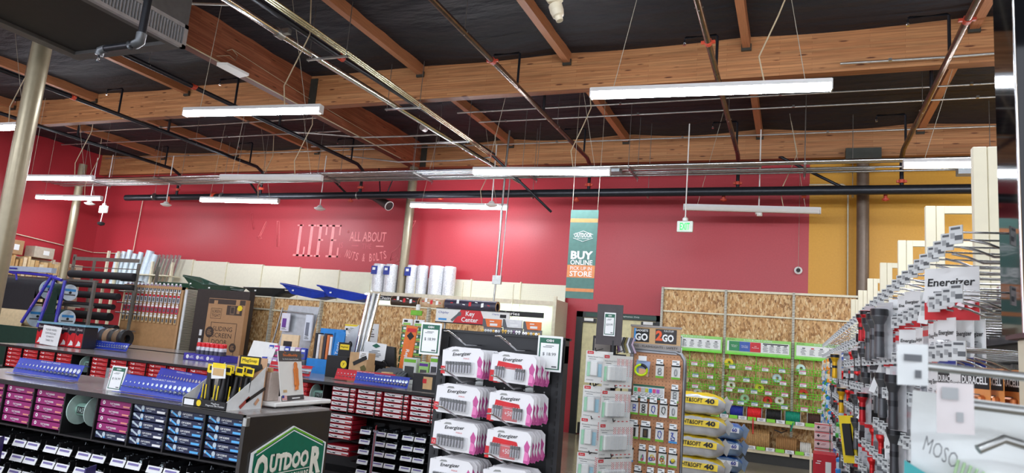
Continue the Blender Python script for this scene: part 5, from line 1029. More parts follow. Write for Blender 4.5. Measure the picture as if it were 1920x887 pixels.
# clear tray with dark paper bags
t = thing('clear_tray', (-4.95, 8.0, 1.1), 'clear tray of dark paper bags left of the monitor', 'tray')
m = M(); m.rbox((-5.15, 7.75, 1.1), (-4.72, 8.15, 1.22), CLEAR, .006); m.build('tray', t)
for i in range(4): m = M(); m.ob((-4.93 + .03 * i, 7.9 + .05 * i, 1.2 + .012 * i), (.28, .22, .006), (1, .05 * i, -.08), (0, .9, .45), mat('charcoal_bag', (88, 92, 96), .5)); tag(m.build('paper_bag'), 'dark folded bag in the clear tray, %s layer' % NTH[i], 'bag', 'dark bags in the clear tray')
# slanting metal tubes
m = None
for i, (dx, r) in enumerate(((0, .03), (.07, .035), (.14, .028), (.1, .02))):
    m = M(); m.tube([(-5.9 + dx - .02, 8.6, 1.1), (-5.86 + dx, 8.75 + .02 * i, 2.3)], r, STEEL if i % 2 else CHROME, 10); tag(m.build('metal_tube'), 'long metal tube leaning in the bundle left of the monitor, %s' % NTH[i], 'tube', 'bundle of leaning metal tubes')
m = M(); m.poly([(0, 0), (.55, .0), (.62, .06), (.52, .72), (.42, .66), (.02, .12)], .01, mat('pale_saw_board', (206, 210, 212), .4), (-6.5, 8.75, 1.1)); m.text('3000', (-6.17, 8.75, 1.45), .3, .09, DARK, (1, 0, .95), (-.95, 0, 1), e=.004, bold=.03, shear=.2); tag(m.build('sign_board'), 'white triangular board printed 3000 leaning behind the tubes', 'sign')
# notice on strand board
m = M(); m.box((-8.15, 11.46, 1.62), (-7.83, 11.49, 1.86), PAPER); m.rect((-7.99, 11.46, 1.84), .32, .035, YEL); m.lines((-7.96, 11.46, 1.72), .22, .16, 6, INK); m.rect((-8.1, 11.46, 1.76), .05, .04, DARK, e=.003); tag(m.build('notice'), 'small yellow-topped notice pinned on the strand board', 'sign')
m = M(); m.box((-6.05, 9.0, 1.58), (-5.8, 9.01, 1.86), PAPER); m.lines((-5.92, 9.0, 1.72), .15, .14, 4, INK); m.tube([(-5.92, 9.0, 1.1), (-5.92, 9.0, 1.6)], .01, STEEL, 5); m.box((-6.0, 8.95, 1.1), (-5.84, 9.05, 1.11), STEEL); tag(m.build('card_stand'), 'white card on a thin stand beside the leaning tubes', 'sign')
# monitor
t = thing('monitor', (-5.35, 8.4, 1.1), 'black monitor with a paper sheet taped on its back', 'monitor')
m = M(); m.add([(-5.66, 8.4, 1.3), (-5.08, 8.4, 1.27), (-5.12, 8.4, 1.55), (-5.6, 8.4, 1.58), (-5.66, 8.45, 1.3), (-5.08, 8.45, 1.27), (-5.12, 8.45, 1.55), (-5.6, 8.45, 1.58)], [(0, 1, 2, 3), (4, 7, 6, 5), (0, 4, 5, 1), (1, 5, 6, 2), (2, 6, 7, 3), (3, 7, 4, 0)], BLACKM); m.build('housing', t)
m = M(); m.rbox((-5.42, 8.42, 1.1), (-5.28, 8.5, 1.35), BLACKM, .01); m.rbox((-5.55, 8.3, 1.1), (-5.15, 8.6, 1.115), BLACKM, .004); m.build('stand', t)
m = M(); m.ob((-5.43, 8.395, 1.47), (.36, .24, .002), (1, 0, -.06), (.06, 0, 1), PAPER); m.shape([(-.07, 0), (0, .035), (.07, 0), (0, -.03)], GREENL, (-5.41, 8.392, 1.545), e=.002); m.lines((-5.41, 8.392, 1.44), .22, .1, 5, INK); m.build('taped_sheet', t)
m = M(); m.tube([(-5.3, 8.39, 1.33), (-5.25, 8.37, 1.36), (-5.2, 8.38, 1.3), (-5.24, 8.38, 1.24), (-5.1, 8.35, 1.2), (-4.98, 8.3, 1.12)], .008, DARK, 5); m.build('cable', t)
m = M(); m.rbox((-5.75, 8.15, 1.1), (-5.0, 8.3, 1.18), mat('dark_base', (36, 36, 38), .5), .01)
tag(m.build('register_base'), 'dark low box below the monitor on the second counter', 'register')
# green blister strip stand
t = thing('hanging_display', (-5.05, 8.75, 1.1), 'narrow tower of green packs behind the orange upright sign', 'display')
m = M(); m.tube([(-5.05, 8.8, 1.1), (-5.05, 8.8, 2.1)], .014, STEEL, 6); m.rbox((-5.2, 8.7, 1.1), (-4.9, 8.9, 1.12), STEEL, .004); m.build('pole', t)
m = M(); m.rbox((-5.13, 8.75, 2.02), (-4.95, 8.78, 2.09), GREENB, .006); m.rbox((-5.06, 8.76, 2.09), (-5.0, 8.8, 2.18), WHITE, .01); m.build('topper', t)
for i in range(9):
    for s in range(2):
        z = 1.95 - .105 * i; m = M(); x = -5.14 + .17 * s; m.rbox((x - .08, 8.7 + .03 * s, z - .08), (x + .08, 8.74 + .03 * s, z + .01), (mat('dark_green_pack', (30, 96, 70), .4) if i else PAPER), .006); m.rect((x, 8.7 + .03 * s, z - .06), .12, .03, mat('lime_strip', (150, 200, 90), .5)); m.rect((x - .02, 8.7 + .03 * s, z - .02), .06, .03, PAPER if i else DARK, e=.002)
        tag(m.build('green_pack'), 'dark green pack on the narrow tower, %s pair, %s' % (NTH[i], ('left', 'right')[s]), 'pack', 'green packs on the narrow tower')
t = thing('upright_sign', (-4.88, 8.35, 1.1), 'tall orange sign for replacement bulbs standing beside the green packs', 'sign')
m = M(); m.ob((-4.88, 8.35, 1.48), (.17, .76, .02), (1, 0, -.1), (.1, 0, 1), mat('bulb_orange', (232, 118, 40), .5)); m.build('board', t)
m = M(); m.text('Replace Bulbs', (-4.9, 8.34, 1.32), .44, .07, PAPER, (-.1, 0, -1), (1, 0, -.1), e=.004, bold=.02); m.rect((-4.84, 8.34, 1.8), .14, .05, RED, e=.003); m.ob((-4.85, 8.335, 1.72), (.08, .08, .004), (1, 0, 1), (-1, 0, 1), DARK); m.build('print', t)
# pale plastic packs right of the sign
for i, (x, w, h, c, c2) in enumerate(((-4.68, .2, .34, (200, 206, 200), (36, 40, 40)), (-4.47, .14, .3, (150, 200, 110), (60, 60, 60)), (-4.32, .12, .38, (222, 220, 230), (44, 44, 50)), (-4.18, .12, .3, (170, 170, 170), (40, 40, 40)))):
    m = M(); m.rbox((x - w / 2, 8.1, 1.1), (x + w / 2, 8.2, 1.1 + h), mat('plp%d' % i, c, .35), .006); m.rect((x, 8.1, 1.1 + h * .42), w * .7, h * .5, mat('plp2%d' % i, c2, .4)); m.rect((x, 8.1, 1.1 + h * .88), w * .9, h * .12, GREENB if i % 2 == 0 else PURP); tag(m.build('tool_pack'), ('pale pack with a black tool', 'green and grey pack', 'tall violet-edged white pack', 'grey pack')[i] + ' right of the orange upright sign', 'pack')
m = M(); m.rbox((-4.75, 7.55, 1.1), (-4.5, 7.75, 1.19), WHITE, .01); m.rbox((-4.88, 7.75, 1.1), (-4.76, 7.85, 1.24), mat('tan_card', (206, 170, 120)), .004); tag(m.build('card_reader'), 'small white box at the foot of the orange sign', 'box')
m = M(); m.rbox((-4.1, 7.2, 1.1), (-3.55, 7.8, 1.3), IB, .004); m.rect((-3.9, 7.2, 1.2), .12, .14, mat('tan_card', (206, 170, 120))); m.rect((-3.94, 7.2, 1.22), .05, .05, RED, e=.003); tag(m.build('black_box'), 'black box on the right end of the second counter behind the battery rack', 'box')
# key center sign
t = thing('key_sign', (-4.3, 9.5, 1.95), 'red and grey hanging Key Center sign above the counters', 'sign')
m = M(); x0, x1, z0, z1 = -5.12, -3.9, 1.98, 2.18; m.box((x0, 9.5, z0), (x1, 9.52, z1), WHITE); m.box((x0, 9.49, z0 - .015), (x1, 9.52, z0), DARK); m.box((x0, 9.49, z1), (x1, 9.52, z1 + .01), DARK); m.build('board', t)
m = M(); m.shape([(0, 0), (.55, 0), (.45, .2), (.12, .2)], RED, (-4.82, 9.5, z0)); m.text('Key\nCenter', (-4.54, 9.5, 2.08), .28, .16, PAPER, bold=.02); m.text('Chipley', (-4.99, 9.5, 2.12), .18, .045, BLUE, shear=.2); m.shape([(.0, .03), (.1, .12), (.13, .16), (.17, .15), (.17, .1), (.12, .09), (.03, .0)], INK, (-4.86, 9.5, z0 + .01), e=.002); m.rect((-5.0, 9.5, 2.02), .14, .03, SKYB)
m.text('Chipley', (-4.12, 9.5, 2.14), .12, .03, BLUE, shear=.2); m.shape([(0, 0), (.15, 0), (.12, .06), (.02, .06)], RED, (-4.25, 9.5, z0)); m.rect((-4.0, 9.5, 2.12), .1, .05, DARK); m.build('print', t)
m = M()
for x in (-5.0, -4.0): m.tube([(x, 9.6, 0), (x, 9.6, 2.2)], .02, STEEL, 6)
m.tube([(-5.0, 9.6, 2.0), (-4.0, 9.6, 2.0)], .012, STEEL, 5); m.tube([(-5.1, 9.6, .01), (-3.9, 9.6, .01)], .02, STEEL, 6); m.build('frame', t)
# rotating key racks
rnd = random.Random(21)
for i, (x, z, w, c) in enumerate(((-3.6, 1.92, .26, (236, 120, 50)), (-3.32, 1.93, .26, (222, 224, 226)), (-3.05, 1.92, .24, (236, 120, 50)))):
    t = thing('key_rack', (x, 8.2, 1.6), 'key rack topped by a %s card, %s from the key sign' % (('orange', 'white', 'orange and grey')[i], NTH[i]), 'rack')
    m = M(); m.box((x - w / 2, 8.2, z), (x + w / 2, 8.22, z + .1), mat('kt%d' % i, c, .5)); m.shape([(-w / 2, 0), (-w / 4, 0), (-w / 2.6, .1), (-w / 2, .1)], INK, (x, 8.2, z)); m.rect((x + w * .1, 8.2, z + .03), w * .4, .03, PAPER); m.lines((x, 8.2, z + .07), w * .4, .03, 1, PAPER, e=.003); m.build('header', t)
    m = M(); m.box((x - w / 2, 8.24, 1.1), (x + w / 2, 8.26, z), mat('grey_grid', (120, 122, 124), .5, .3)); m.build('panel', t)
    for a in range(7):
        for b in range(2):
            kx = x - w / 2 + (a + .5) * w / 7; kz = z - .05 - .1 * b; cc = rnd.choice([CHROME, mat('brass_key', (200, 160, 80), .3, .8), mat('lilac_head', (150, 120, 160)), PAPER]); m = M(); m.lathe([(0, 0), (.017, 0), (.017, .004), (0, .004)], cc, (kx, 8.19, kz), axis=(0, -1, 0), n=8); m.box((kx - .005, 8.186, kz - .06), (kx + .005, 8.19, kz), cc)
            tag(m.build('key'), 'key on the rack with the %s card, %s row, %s from the left' % (('orange', 'white', 'orange and grey')[i], ('upper', 'lower')[b], NTH[a]), 'key')
# ============================================================= HANGING BANNER
t = thing('hanging_banner', (-3.3, 11.0, 2.56), 'sage green hanging banner reading buy online pick up in store', 'banner')
bw, z0, z1 = .48, 2.56, 4.05; bx = -3.305
m = M(); m.box((bx - bw / 2, 10.99, z0), (bx + bw / 2, 11.0, z1), SAGE); m.build('panel', t)
m = M(); q = lambda z: (bx, 10.99, z)
for z, h in ((3.87, .065), (2.7, .055)): m.rect(q(z), bw - .004, h, ORG2)
m.rect(q(3.01), bw - .004, .21, ORG2)
m.text('OUTDOOR', q(3.62), .3, .075, PAPER, bold=.02); m.text('SUPPLY HARDWARE', q(3.565), .2, .02, PAPER)
for s in (1, -1): m.tube([(bx - .17, 10.988, 3.60 + s * .03), (bx, 10.988, 3.60 + s * .09), (bx + .17, 10.988, 3.60 + s * .03)], .004, PAPER, 4)
m.text('BUY', q(3.28), .38, .14, PAPER, bold=.04); m.text('ONLINE', q(3.16), .38, .085, PAPER, bold=.02)
m.text('PICK UP IN', q(3.06), .37, .06, PAPER); m.text('STORE', q(2.97), .38, .09, PAPER, bold=.02)
m.build('lettering', t)
for s in (-1, 1): m = M(); m.tube([(bx + s * .22, 10.995, z1), (bx + s * .23, 10.995, 5.2), (bx + s * .23, 11, 6.36)], .004, WIRE, 4); m.build('hanging_wire', t)

# ============================================================= BATTERY RACK
t = thing('battery_rack', (-1.31, 3.2, 0), 'black pegboard rack full of hanging battery packs', 'rack')
xa, xb = -1.635, -.985; FR = mat('rack_black', (34, 35, 38), .42, .2)
m = M(); m.box((xa + .05, 3.14, .1), (xb - .05, 3.16, 1.70), BLACKPEG); m.build('pegboard', t)
SLOT = holes_mat('slotted_black_post', (36, 37, 40), (8, 8, 9), .03, .3, axes=(2, 2))
for x in (xa, xb - .05):
    m = M(); m.box((x, 3.1, 0), (x + .05, 3.17, 1.72), SLOT if 0 else FR); m.build('post', t)
    m = M()
    for k in range(46): m.box((x + .02, 3.096, .1 + .034 * k), (x + .03, 3.1, .12 + .034 * k), DARK)
    m.build('post_slots', t)
m = M(); m.box((xa, 3.11, 1.64), (xb, 3.17, 1.755), FR); m.box((xa, 3.1, 1.745), (xb, 3.2, 1.757), FR); m.build('top_cap', t)
m = M(); m.box((xa, 3.0, 0), (xb, 3.5, .12), FR); m.build('base', t)
m = M(); m.box((xa + .01, 3.175, .1), (xb - .01, 3.185, 1.72), FR); m.build('back_panel', t)
def batpack(kind):
    m = M(); w, h = .215, .122; P_ = []
    cor = [(-w / 2, -h + .015), (-w / 2 + .012, -h), (w / 2 - .012, -h), (w / 2, -h + .015), (w / 2, -.01), (w / 2 - .02, .008), (-w / 2 + .05, .012), (-w / 2 + .0, -.005)]
    m.poly(cor, .0012, mat('battery_card', (232, 232, 234), .35, var=.02), (0, 0, 0))
    m.text('Energizer', (-.005, 0, -.022), .095, .02, DARK, (1, 0, .08), e=.001, shear=.15, bold=.02); m.text('MAX', (.02, 0, -.04), .03, .006, RED, e=.001)
    m.text('AA-12' if kind == 0 else 'AAA', (-.09, 0, .0), .025, .006, INK, e=.001); m.shape([(-.02, -.004), (.02, -.002), (.014, .006), (-.01, .005)], mat('hang_hole_grey', (150, 152, 150), .5), (-.04, 0, -.006), e=.001)
    # magenta artwork patch at the right
    m.shape([(-.006, -.05), (.018, -.055), (.026, -.03), (.014, -.005), (.02, .02), (.004, .045), (-.008, .02), (-.002, -.01)], mat('magenta_soft', (196, 84, 150), .45), (.084, 0, -.07), e=.001); m.shape([(-.008, -.03), (.012, -.03), (.014, .0), (-.004, .01)], mat('pink_light', (236, 130, 190), .4), (.086, 0, -.08), e=.0016)
    if kind == 0: m.rect((-.1, 0, -.095), .024, .035, RED, e=.001); m.text('12', (-.1, 0, -.092), .014, .012, PAPER, e=.002)
    else: m.shape([(-.07, -.01), (.06, -.012), (.05, .012), (-.065, .02)], RED, (-.01, 0, -.052), e=.001); m.rect((-.1, 0, -.1), .02, .05, RED, e=.001)
    if kind == 2: m.rect((0, 0, -.09), .075, .05, RED, e=.0012); m.text('+50%', (0, 0, -.085), .05, .02, PAPER, e=.002)
    o = m.build('battery_pack'); tag(o, 'pack', 'pack'); WORG[o.name] = Vector(o.location)
    o.data.transform(Matrix.Translation(o.location)); o.location = (0, 0, 0); WORG[o.name] = Vector((0, 0, 0))
    b = M(); b.rbox((-.085, -.018, -.112), (.06 if kind else .068, -.001, -.055), CLEAR, .004); b.build('blister', o)
    xs2 = [(-.076 + .0148 * k) for k in range(9)] if kind == 0 else [-.078, -.066, -.054, -.042, .032, .044, .056, .02]
    for x in xs2:
        c = M(); r = .0066 if kind == 0 else .0052; zt = -.054
        c.lathe([(0, zt - .05), (r, zt - .05), (r, zt - .034), (r, zt - .016), (r, zt - .002), (r * .4, zt - .002), (r * .4, zt), (0, zt)], CHROME, (x, -.009, 0), n=8, mats=[CHROME, mat('battery_silver', (150, 150, 156), .25, .8), mat('battery_silver', (150, 150, 156)), mat('battery_black', (34, 34, 38), .3), CHROME, CHROME, CHROME]); c.build('battery', o)
    return o
BP = [batpack(0), batpack(1), batpack(2)]; BPK = [Kind(b) for b in BP]
def peghook(L, tagp=True, name='peg_hook', r=.0032):
    o = M(); o.tube([(0, 0, 0), (0, -L * .62, -.004), (-.01, -L * .8, .02), (-.03, -L, .05), (-.05, -L * 1.03, .05)], r, CHROME, 6); o.box((-.02, -.006, -.025), (.02, 0, .03), STEEL)
    return o
HK = peghook(.34, r=.0042).build('peg_hook'); tag(HK, 'hook', 'hook'); HK.data.transform(Matrix.Translation(HK.location)); HK.location = (0, 0, 0); HKK = Kind(HK)
rnd = random.Random(2)
for r in range(5):
    for c in range(2):
        x = (-1.415, -1.155)[c]; z = (1.665, 1.495, 1.335, 1.17, 1.0)[r] - .005 * c
        kind = 0 if c == 0 else (1 if r == 0 else 2)
        HKK.put((x, 3.14, z + .028), rnd.uniform(-.03, .03), 'silver peg hook holding battery packs, %s column, %s' % (('left', 'right')[c], ORD[r]))
        n = 7 if c == 0 else 6
        for k in range(n):
            y = 2.915 + .03 * k; jit = rnd.uniform(-.004, .004)
            if k == 0: BPK[kind].put((x + jit, y, z), rnd.uniform(-.06, .06), 'front %s battery pack on the rack, %s column, %s' % (('slim silver', 'short', 'red-patched')[kind], ('left', 'right')[c], ORD[r]), ry=rnd.uniform(-.04, .04) + (.05 if r == 2 and c == 0 else 0))
            else:
                d = dup(BP[kind], (x + jit + .002 * k, y, z - .001 * k), rnd.uniform(-.05, .05), 'battery pack stacked behind the front one, %s column, %s, %s back' % (('left', 'right')[c], ORD[r], NTH[k]), parts=(k == 1), ry=rnd.uniform(-.04, .04))
pricesign(-1.655, 3.04, 1.625, .112, .155, '$ 18.99', 'green-edged price card clipped to the left post of the battery rack', .0)
pricesign(-1.035, 3.04, 1.60, .118, .16, '$ 18.99', 'green-edged price card clipped to the right post of the battery rack', .0)

# ============================================================= REMOTE-CONTROL PACK SPINNER
t = thing('spinner_rack', (-1.28, 5.1, 0), 'black spinner rack hung with white packs left of the pegboard carabiner rack', 'rack')
m = M(); m.tube([(-1.225, 5.02, .03), (-1.225, 5.02, 1.8)], .022, BLACKM, 10); m.build('pole', t)
m = M(); m.lathe([(0, 0), (.26, 0), (.26, .02), (.04, .05)], BLACKM, (-1.28, 5.1, 0), n=20); m.build('base', t)
for x in (-1.38, -1.34, -1.2, -1.15, -1.28): m = M(); m.tube([(x, 5.02, .3), (x, 5.02, 1.70)], .006, BLACKM, 6); m.build('wire', t)
m = M(); m.tube([(-1.4, 5.03, 1.7), (-1.13, 5.03, 1.7)], .006, BLACKM, 5); m.tube([(-1.4, 5.03, .3), (-1.13, 5.03, .3)], .006, BLACKM, 5)
m.build('cross_bar', t)
m = M(); m.rbox((-1.42, 5.16, 1.5), (-1.25, 5.18, 1.83), BLACKM, .004); m.rect((-1.335, 5.16, 1.66), .14, .3, mat('grey_photo', (120, 112, 104), .4, var=.5, scale=6)); m.build('back_card', t)
t = thing('sign_card', (-1.26, 5.0, 1.77), 'tall dark card with a green-edged price label above the white packs', 'sign')
m = M(); m.box((-1.355, 5.0, 1.765), (-1.165, 5.012, 2.06), mat('dark_grey_card', (72, 66, 68), .6)); m.build('card', t)
t2_ = pricesign(-1.255, 4.993, 1.83, .085, .17, '$29.99', 'narrow white price label on the tall dark card', 0)
def ltpack():
    m = M(); w, h = .155, .215; DP = mat('pack_white', (224, 224, 220), .4, var=.02)
    m.box((-w / 2, 0, -h), (w / 2, .002, .01), DP); m.rect((-w * .3, 0, -.003), .045, .02, RED); m.text('feit', (-w * .3, 0, -.003), .03, .009, PAPER, e=.002)
    m.text('Wireless Remote Control', (-.01, 0, -.032), .11, .010, INK); m.lines((-.03, 0, -.048), .08, .008, 1, INK); m.text('ETOPLIGHT', (-.04, 0, -.195), .05, .008, INK); m.lines((.05, 0, -.197), .03, .012, 1, RED)
    for a in range(10):
        for b in range(3): m.shape([(0, .004), (-.004, 0), (0, -.004), (.004, 0)], RED, (.052 + .009 * b, 0, -.015 - .0125 * a - .006 * (b % 2)))
    m.rect((-.054, 0, -.12), .022, .1, mat('mint_print', (150, 214, 170), .5)); m.rect((.026, 0, -.125), .026, .09, mat('aqua_print', (140, 206, 226), .5))
    o = m.build('remote_pack'); tag(o, 'p', 'pack'); o.data.transform(Matrix.Translation(o.location)); o.location = (0, 0, 0); WORG[o.name] = Vector((0, 0, 0))
    b = M(); b.rbox((-.04, -.02, -.165), (.012, 0, -.065), WHITE, .006); b.build('remote', o); b = M(); b.rbox((-.068, -.026, -.17), (.05, -.001, -.055), CLEAR, .008); b.build('blister', o); return o
LT = ltpack(); LTK = Kind(LT)
for r, z in enumerate((1.705, 1.46, 1.235, 1.0)):
    for k in range(4): LTK.put((-1.30 - .006 * r + .006 * k, 4.86 + .025 * k, z), .1, 'white remote control pack in the left stack, %s, %s back' % (ORD[r], NTH[k]))
    for k in range(4 if r < 2 else 5): LTK.put((-1.185 + .022 * k, 4.84 + .035 * k, z - .02), .95, 'white remote control pack turned edge-on in the right stack, %s, %s back' % (ORD[r], NTH[k]))
    for x in (-1.305, -1.15): m = M(); m.tube([(x, 5.03, z + .03), (x, 4.84, z + .01), (x, 4.82, z + .03)], .004, BLACKM, 5); tag(m.build('peg_hook'), 'black wire hook on the spinner, %s stack, %s' % (('left' if x < -1.2 else 'right'), ORD[r]), 'hook')
for i in range(7): m = M(); cc = ((90, 60, 110), (200, 200, 206), (60, 60, 60), (120, 110, 60), (210, 210, 214), (80, 80, 90), (170, 150, 170))[i]; m.tube([(-1.2 + .018 * i, 5.1, 1.83), (-1.21 + .018 * i, 5.08, 1.78), (-1.19 + .02 * i, 5.07, 1.72)], .009, mat('lanyard%d' % i, cc, .5), 6); tag(m.build('lanyard'), 'strap or clip hanging above the edge-on packs, %s from the left' % NTH[i], 'clip', 'straps above the edge-on packs')

# ============================================================= CARABINER PEGBOARD RACK
t = thing('pegboard_rack', (-.93, 5.2, 0), 'tan pegboard rack in an arched grey frame with key rings and carabiners', 'rack')
PB = holes_mat('tan_pegboard', (206, 150, 108), (110, 70, 46), .0254, .13); AR = mat('grey_arch_frame', (150, 152, 156), .35, .6)
xa, xb = -1.125, -.735
m = M(); m.box((xa + .01, 5.215, .1), (xb - .01, 5.225, 1.74), PB); m.build('pegboard', t)
m = M(); m.tube([(xa, 5.21, .02), (xa, 5.21, 1.775)], .016, AR, 8); m.tube([(xa - .02, 5.21, 1.76), (xb - .07, 5.21, 1.755), (xb - .03, 5.21, 1.74), (xb - .005, 5.21, 1.70), (xb, 5.21, 1.64), (xb, 5.21, .02)], .014, AR, 8); m.box((xa - .02, 5.2, 1.735), (xb - .06, 5.23, 1.775), AR); m.tube([(xa, 5.6, .02), (xa, 5.6, 1.7), (xa, 5.21, 1.75)], .012, AR, 6); m.build('frame', t)
m = M(); m.box((xa, 4.95, 0), (xb, 5.5, .03), BLACKM); m.build('base', t)
t = thing('header_sign', (-.98, 5.2, 1.78), 'wooden header sign reading gadgets go and 2 go fun stuff', 'sign')
WB = wood_plain('pale_wood_sign', (208, 170, 120), (3, 3, 30), .8); z0 = 1.80
m = M(); m.box((-1.14, 5.2, z0 - .02), (-.775, 5.215, z0 + .125), WB); m.box((-1.145, 5.195, z0 + .12), (-.77, 5.22, z0 + .135), mat('grey_sign_strip', (150, 144, 140), .5)); m.box((-1.145, 5.195, z0 - .04), (-.77, 5.22, z0 - .0), mat('grey_sign_strip', (150, 144, 140))); m.build('board', t)
m = M(); m.rect((-1.06, 5.2, z0 + .06), .115, .1, DARK); m.text('GADGETS', (-1.06, 5.2, z0 + .095), .095, .016, PAPER, e=.003, bold=.02); m.text('GO', (-1.06, 5.2, z0 + .047), .095, .055, PAPER, e=.003, bold=.04); m.rect((-1.11, 5.2, z0 + .06), .014, .1, SKYB, e=.002)
m.rect((-.88, 5.2, z0 + .06), .155, .105, mat('dark_sign', (50, 44, 44), .5)); m.text('2', (-.93, 5.2, z0 + .065), .05, .075, mat('sign_orange', (230, 90, 40), .5), e=.003, bold=.05); m.text('FUN STUFF', (-.86, 5.2, z0 + .1), .07, .014, PAPER, e=.003); m.text('GO', (-.865, 5.2, z0 + .05), .085, .055, PAPER, e=.004, bold=.04)
m.text('PENS - FLASHLIGHTS - SAFETY', (-.96, 5.195, z0 - .02), .34, .016, DARK, e=.003); m.build('lettering', t)
def ring_art(m, kind, z, r=.02):
    C = {'green': (60, 170, 90), 'red': (210, 50, 60), 'blue': (40, 70, 190), 'black': (30, 30, 34), 'purple': (130, 60, 160), 'grey': (150, 156, 160), 'lime': (214, 240, 40), 'yellow': (220, 200, 60)}
    def tor(cx, cz, rr, c, tr=.0035): m.tube([(cx + rr * cos(a * pi / 5), -.006, cz + rr * sin(a * pi / 5)) for a in range(11)], tr, mat('ring_' + c, C[c], .35), 5, False)
    if kind == 'two': tor(0, z + .011, .011, 'grey'); tor(0, z - .012, .012, 'grey')
    elif kind == 'oval': m.tube([(.009 * cos(a * pi / 5), -.006, z + .024 * sin(a * pi / 5)) for a in range(11)], .003, mat('ring_grey', C['grey']), 5, False)
    elif kind == 'three': tor(0, z + .02, .011, 'grey'); tor(0, z, .011, 'grey'); tor(0, z - .02, .011, 'grey')
    elif kind == 'sblue': m.tube([(.01, -.006, z + .02), (-.01, -.006, z + .022), (-.01, -.006, z + .004), (.01, -.006, z - .004), (.01, -.006, z - .022), (-.01, -.006, z - .02), (-.008, -.006, z - .006), (.008, -.006, z + .006), (.01, -.006, z + .02)], .003, mat('ring_blue', C['blue']), 5)
    elif kind == 'sblack':
        for k in range(3): m.tube([(.012 * cos(a * pi / 5), -.006, z + .02 - .02 * k + .008 * sin(a * pi / 5)) for a in range(11)], .0028, mat('ring_black', C['black']), 5, False)
    elif kind in ('cblue', 'cblack', 'cgrey'): m.tube([(.006, -.006, z - .026), (-.012, -.006, z - .01), (-.009, -.006, z + .022), (.006, -.006, z + .026), (.014, -.006, z + .012), (.009, -.006, z - .018)], .0032, mat('ring_' + kind[1:], C[kind[1:]]), 5)
    elif kind == 'cluster': tor(-.009, z - .008, .011, 'blue'); tor(.01, z - .004, .011, 'red'); tor(0, z + .01, .011, 'yellow')
    elif kind == 'cluster2': tor(0, z + .012, .011, 'green'); tor(-.004, z - .004, .012, 'red'); tor(.004, z - .018, .012, 'yellow')
    elif kind == 'case': m.box((-.018, -.012, z - .03), (.018, -.003, z + .03), DARK); m.box((-.01, -.014, z - .02), (.01, -.012, z + .02), mat('bronze_art', (90, 70, 50), .4, .4))
    elif kind == 'ball': m.lathe([(0, -.016), (.012, -.01), (.017, 0), (.012, .01), (0, .016)], mat('ring_yellow', C['yellow']), (.003, -.01, z), n=12); tor(-.004, z - .008, .012, 'blue')
    elif kind == 'stool': m.tube([(-.014, -.006, z + .022), (.0, -.006, z + .024), (-.008, -.006, z), (.012, -.006, z - .01), (.012, -.006, z - .028), (-.012, -.006, z - .028), (-.012, -.006, z - .01)], .004, mat('ring_blue', C['blue']), 5)
    elif kind == 'key': tor(0, z + .012, .009, 'grey'); m.tube([(0, -.006, z + .003), (.0, -.006, z - .02), (.01, -.006, z - .024)], .004, mat('ring_grey', C['grey']), 5)
    elif kind == 'tools':
        m.tube([(-.01, -.006, z - .02), (.0, -.006, z + .012)], .003, mat('ring_green', C['green']), 5); m.tube([(.01, -.006, z - .02), (.004, -.006, z + .016)], .003, mat('ring_purple', C['purple']), 5); tor(0, z - .02, .007, 'red')
def gpack(x, z, w, h, art, lb, strip=GREENB, y=5.15, bodyc=(224, 224, 220)):
    t = thing('gadget_pack', (x, y, z), lb, 'pack')
    m = M(); m.box((x - w / 2, y, z - h), (x + w / 2, y + .003, z), mat('gp%d' % bodyc[0], bodyc, .4, var=.02)); m.box((x - w / 2 - .002, y - .006, z - .012), (x + w / 2 + .002, y + .004, z), DARK if art != 'lime' else BLUE); m.rect((x, y, z - h + .007), w, .014, strip, e=.001)
    m.ob((x, y - .012, z + .016), (w * .85, .036, .002), X_, (0, .1, 1), PAPER); m.rect((x - w * .12, y - .0135, z + .024), w * .5, .006, INK); m.rect((x + w * .2, y - .0135, z + .01), w * .3, .008, INK); m.tube([(x, y + .06, z - .002), (x, y - .01, z + .005)], .003, CHROME, 5); m.build('card', t)
    a = M(); ring_art(a, art, 0)
    b = M(); b.mats = a.mats; b.mi = a.mi; b.sm = a.sm; b.f = a.f; b.v = [(v[0] + x, v[1] + y, v[2] + z - h * .52) for v in a.v]
    if b.v: b.build('gadget', t)
    return t
gx = lambda px: -1.125 + (px - 1185) / 100.0 * .39
def colr(row, lst):
    for i, (x, w, art, nm, st) in enumerate(lst): gpack(x, row[0], w, row[1], art, nm + ', %s row of the carabiner rack' % row[2], st)
colr((1.66, .1, 'top'), [(-.905, .058, 'two', 'pack with two small silver rings', GREENB), (-.79, .062, 'oval', 'pale blue pack with a slim oval clip', GREENB)])
colr((1.49, .095, 'second'), [(-.79, .055, 'three', 'pack with three silver rings in a column', GREENB)])
colr((1.385, .1, 'third'), [(-1.075, .055, 'sblue', 'pack with a blue S-shaped clip', GREENB), (-1.008, .055, 'sblack', 'pack with stacked black clips', GREENB), (-.938, .06, 'cblue', 'pack with a bright blue carabiner', GREENB), (-.865, .055, 'cblack', 'pack with a black carabiner', PAPER), (-.795, .055, 'oval', 'pack with a clear oval ring', GREENB)])
colr((1.215, .1, 'fourth'), [(-1.075, .075, 'case', 'left one of two packs with black cases', GREENB), (-.985, .075, 'case', 'right one of two packs with black cases', GREENB), (-.885, .058, 'cblue', 'pack with a small dark blue carabiner', GREENB), (-.79, .06, 'stool', 'pack with a blue phone stand', SKYB)])
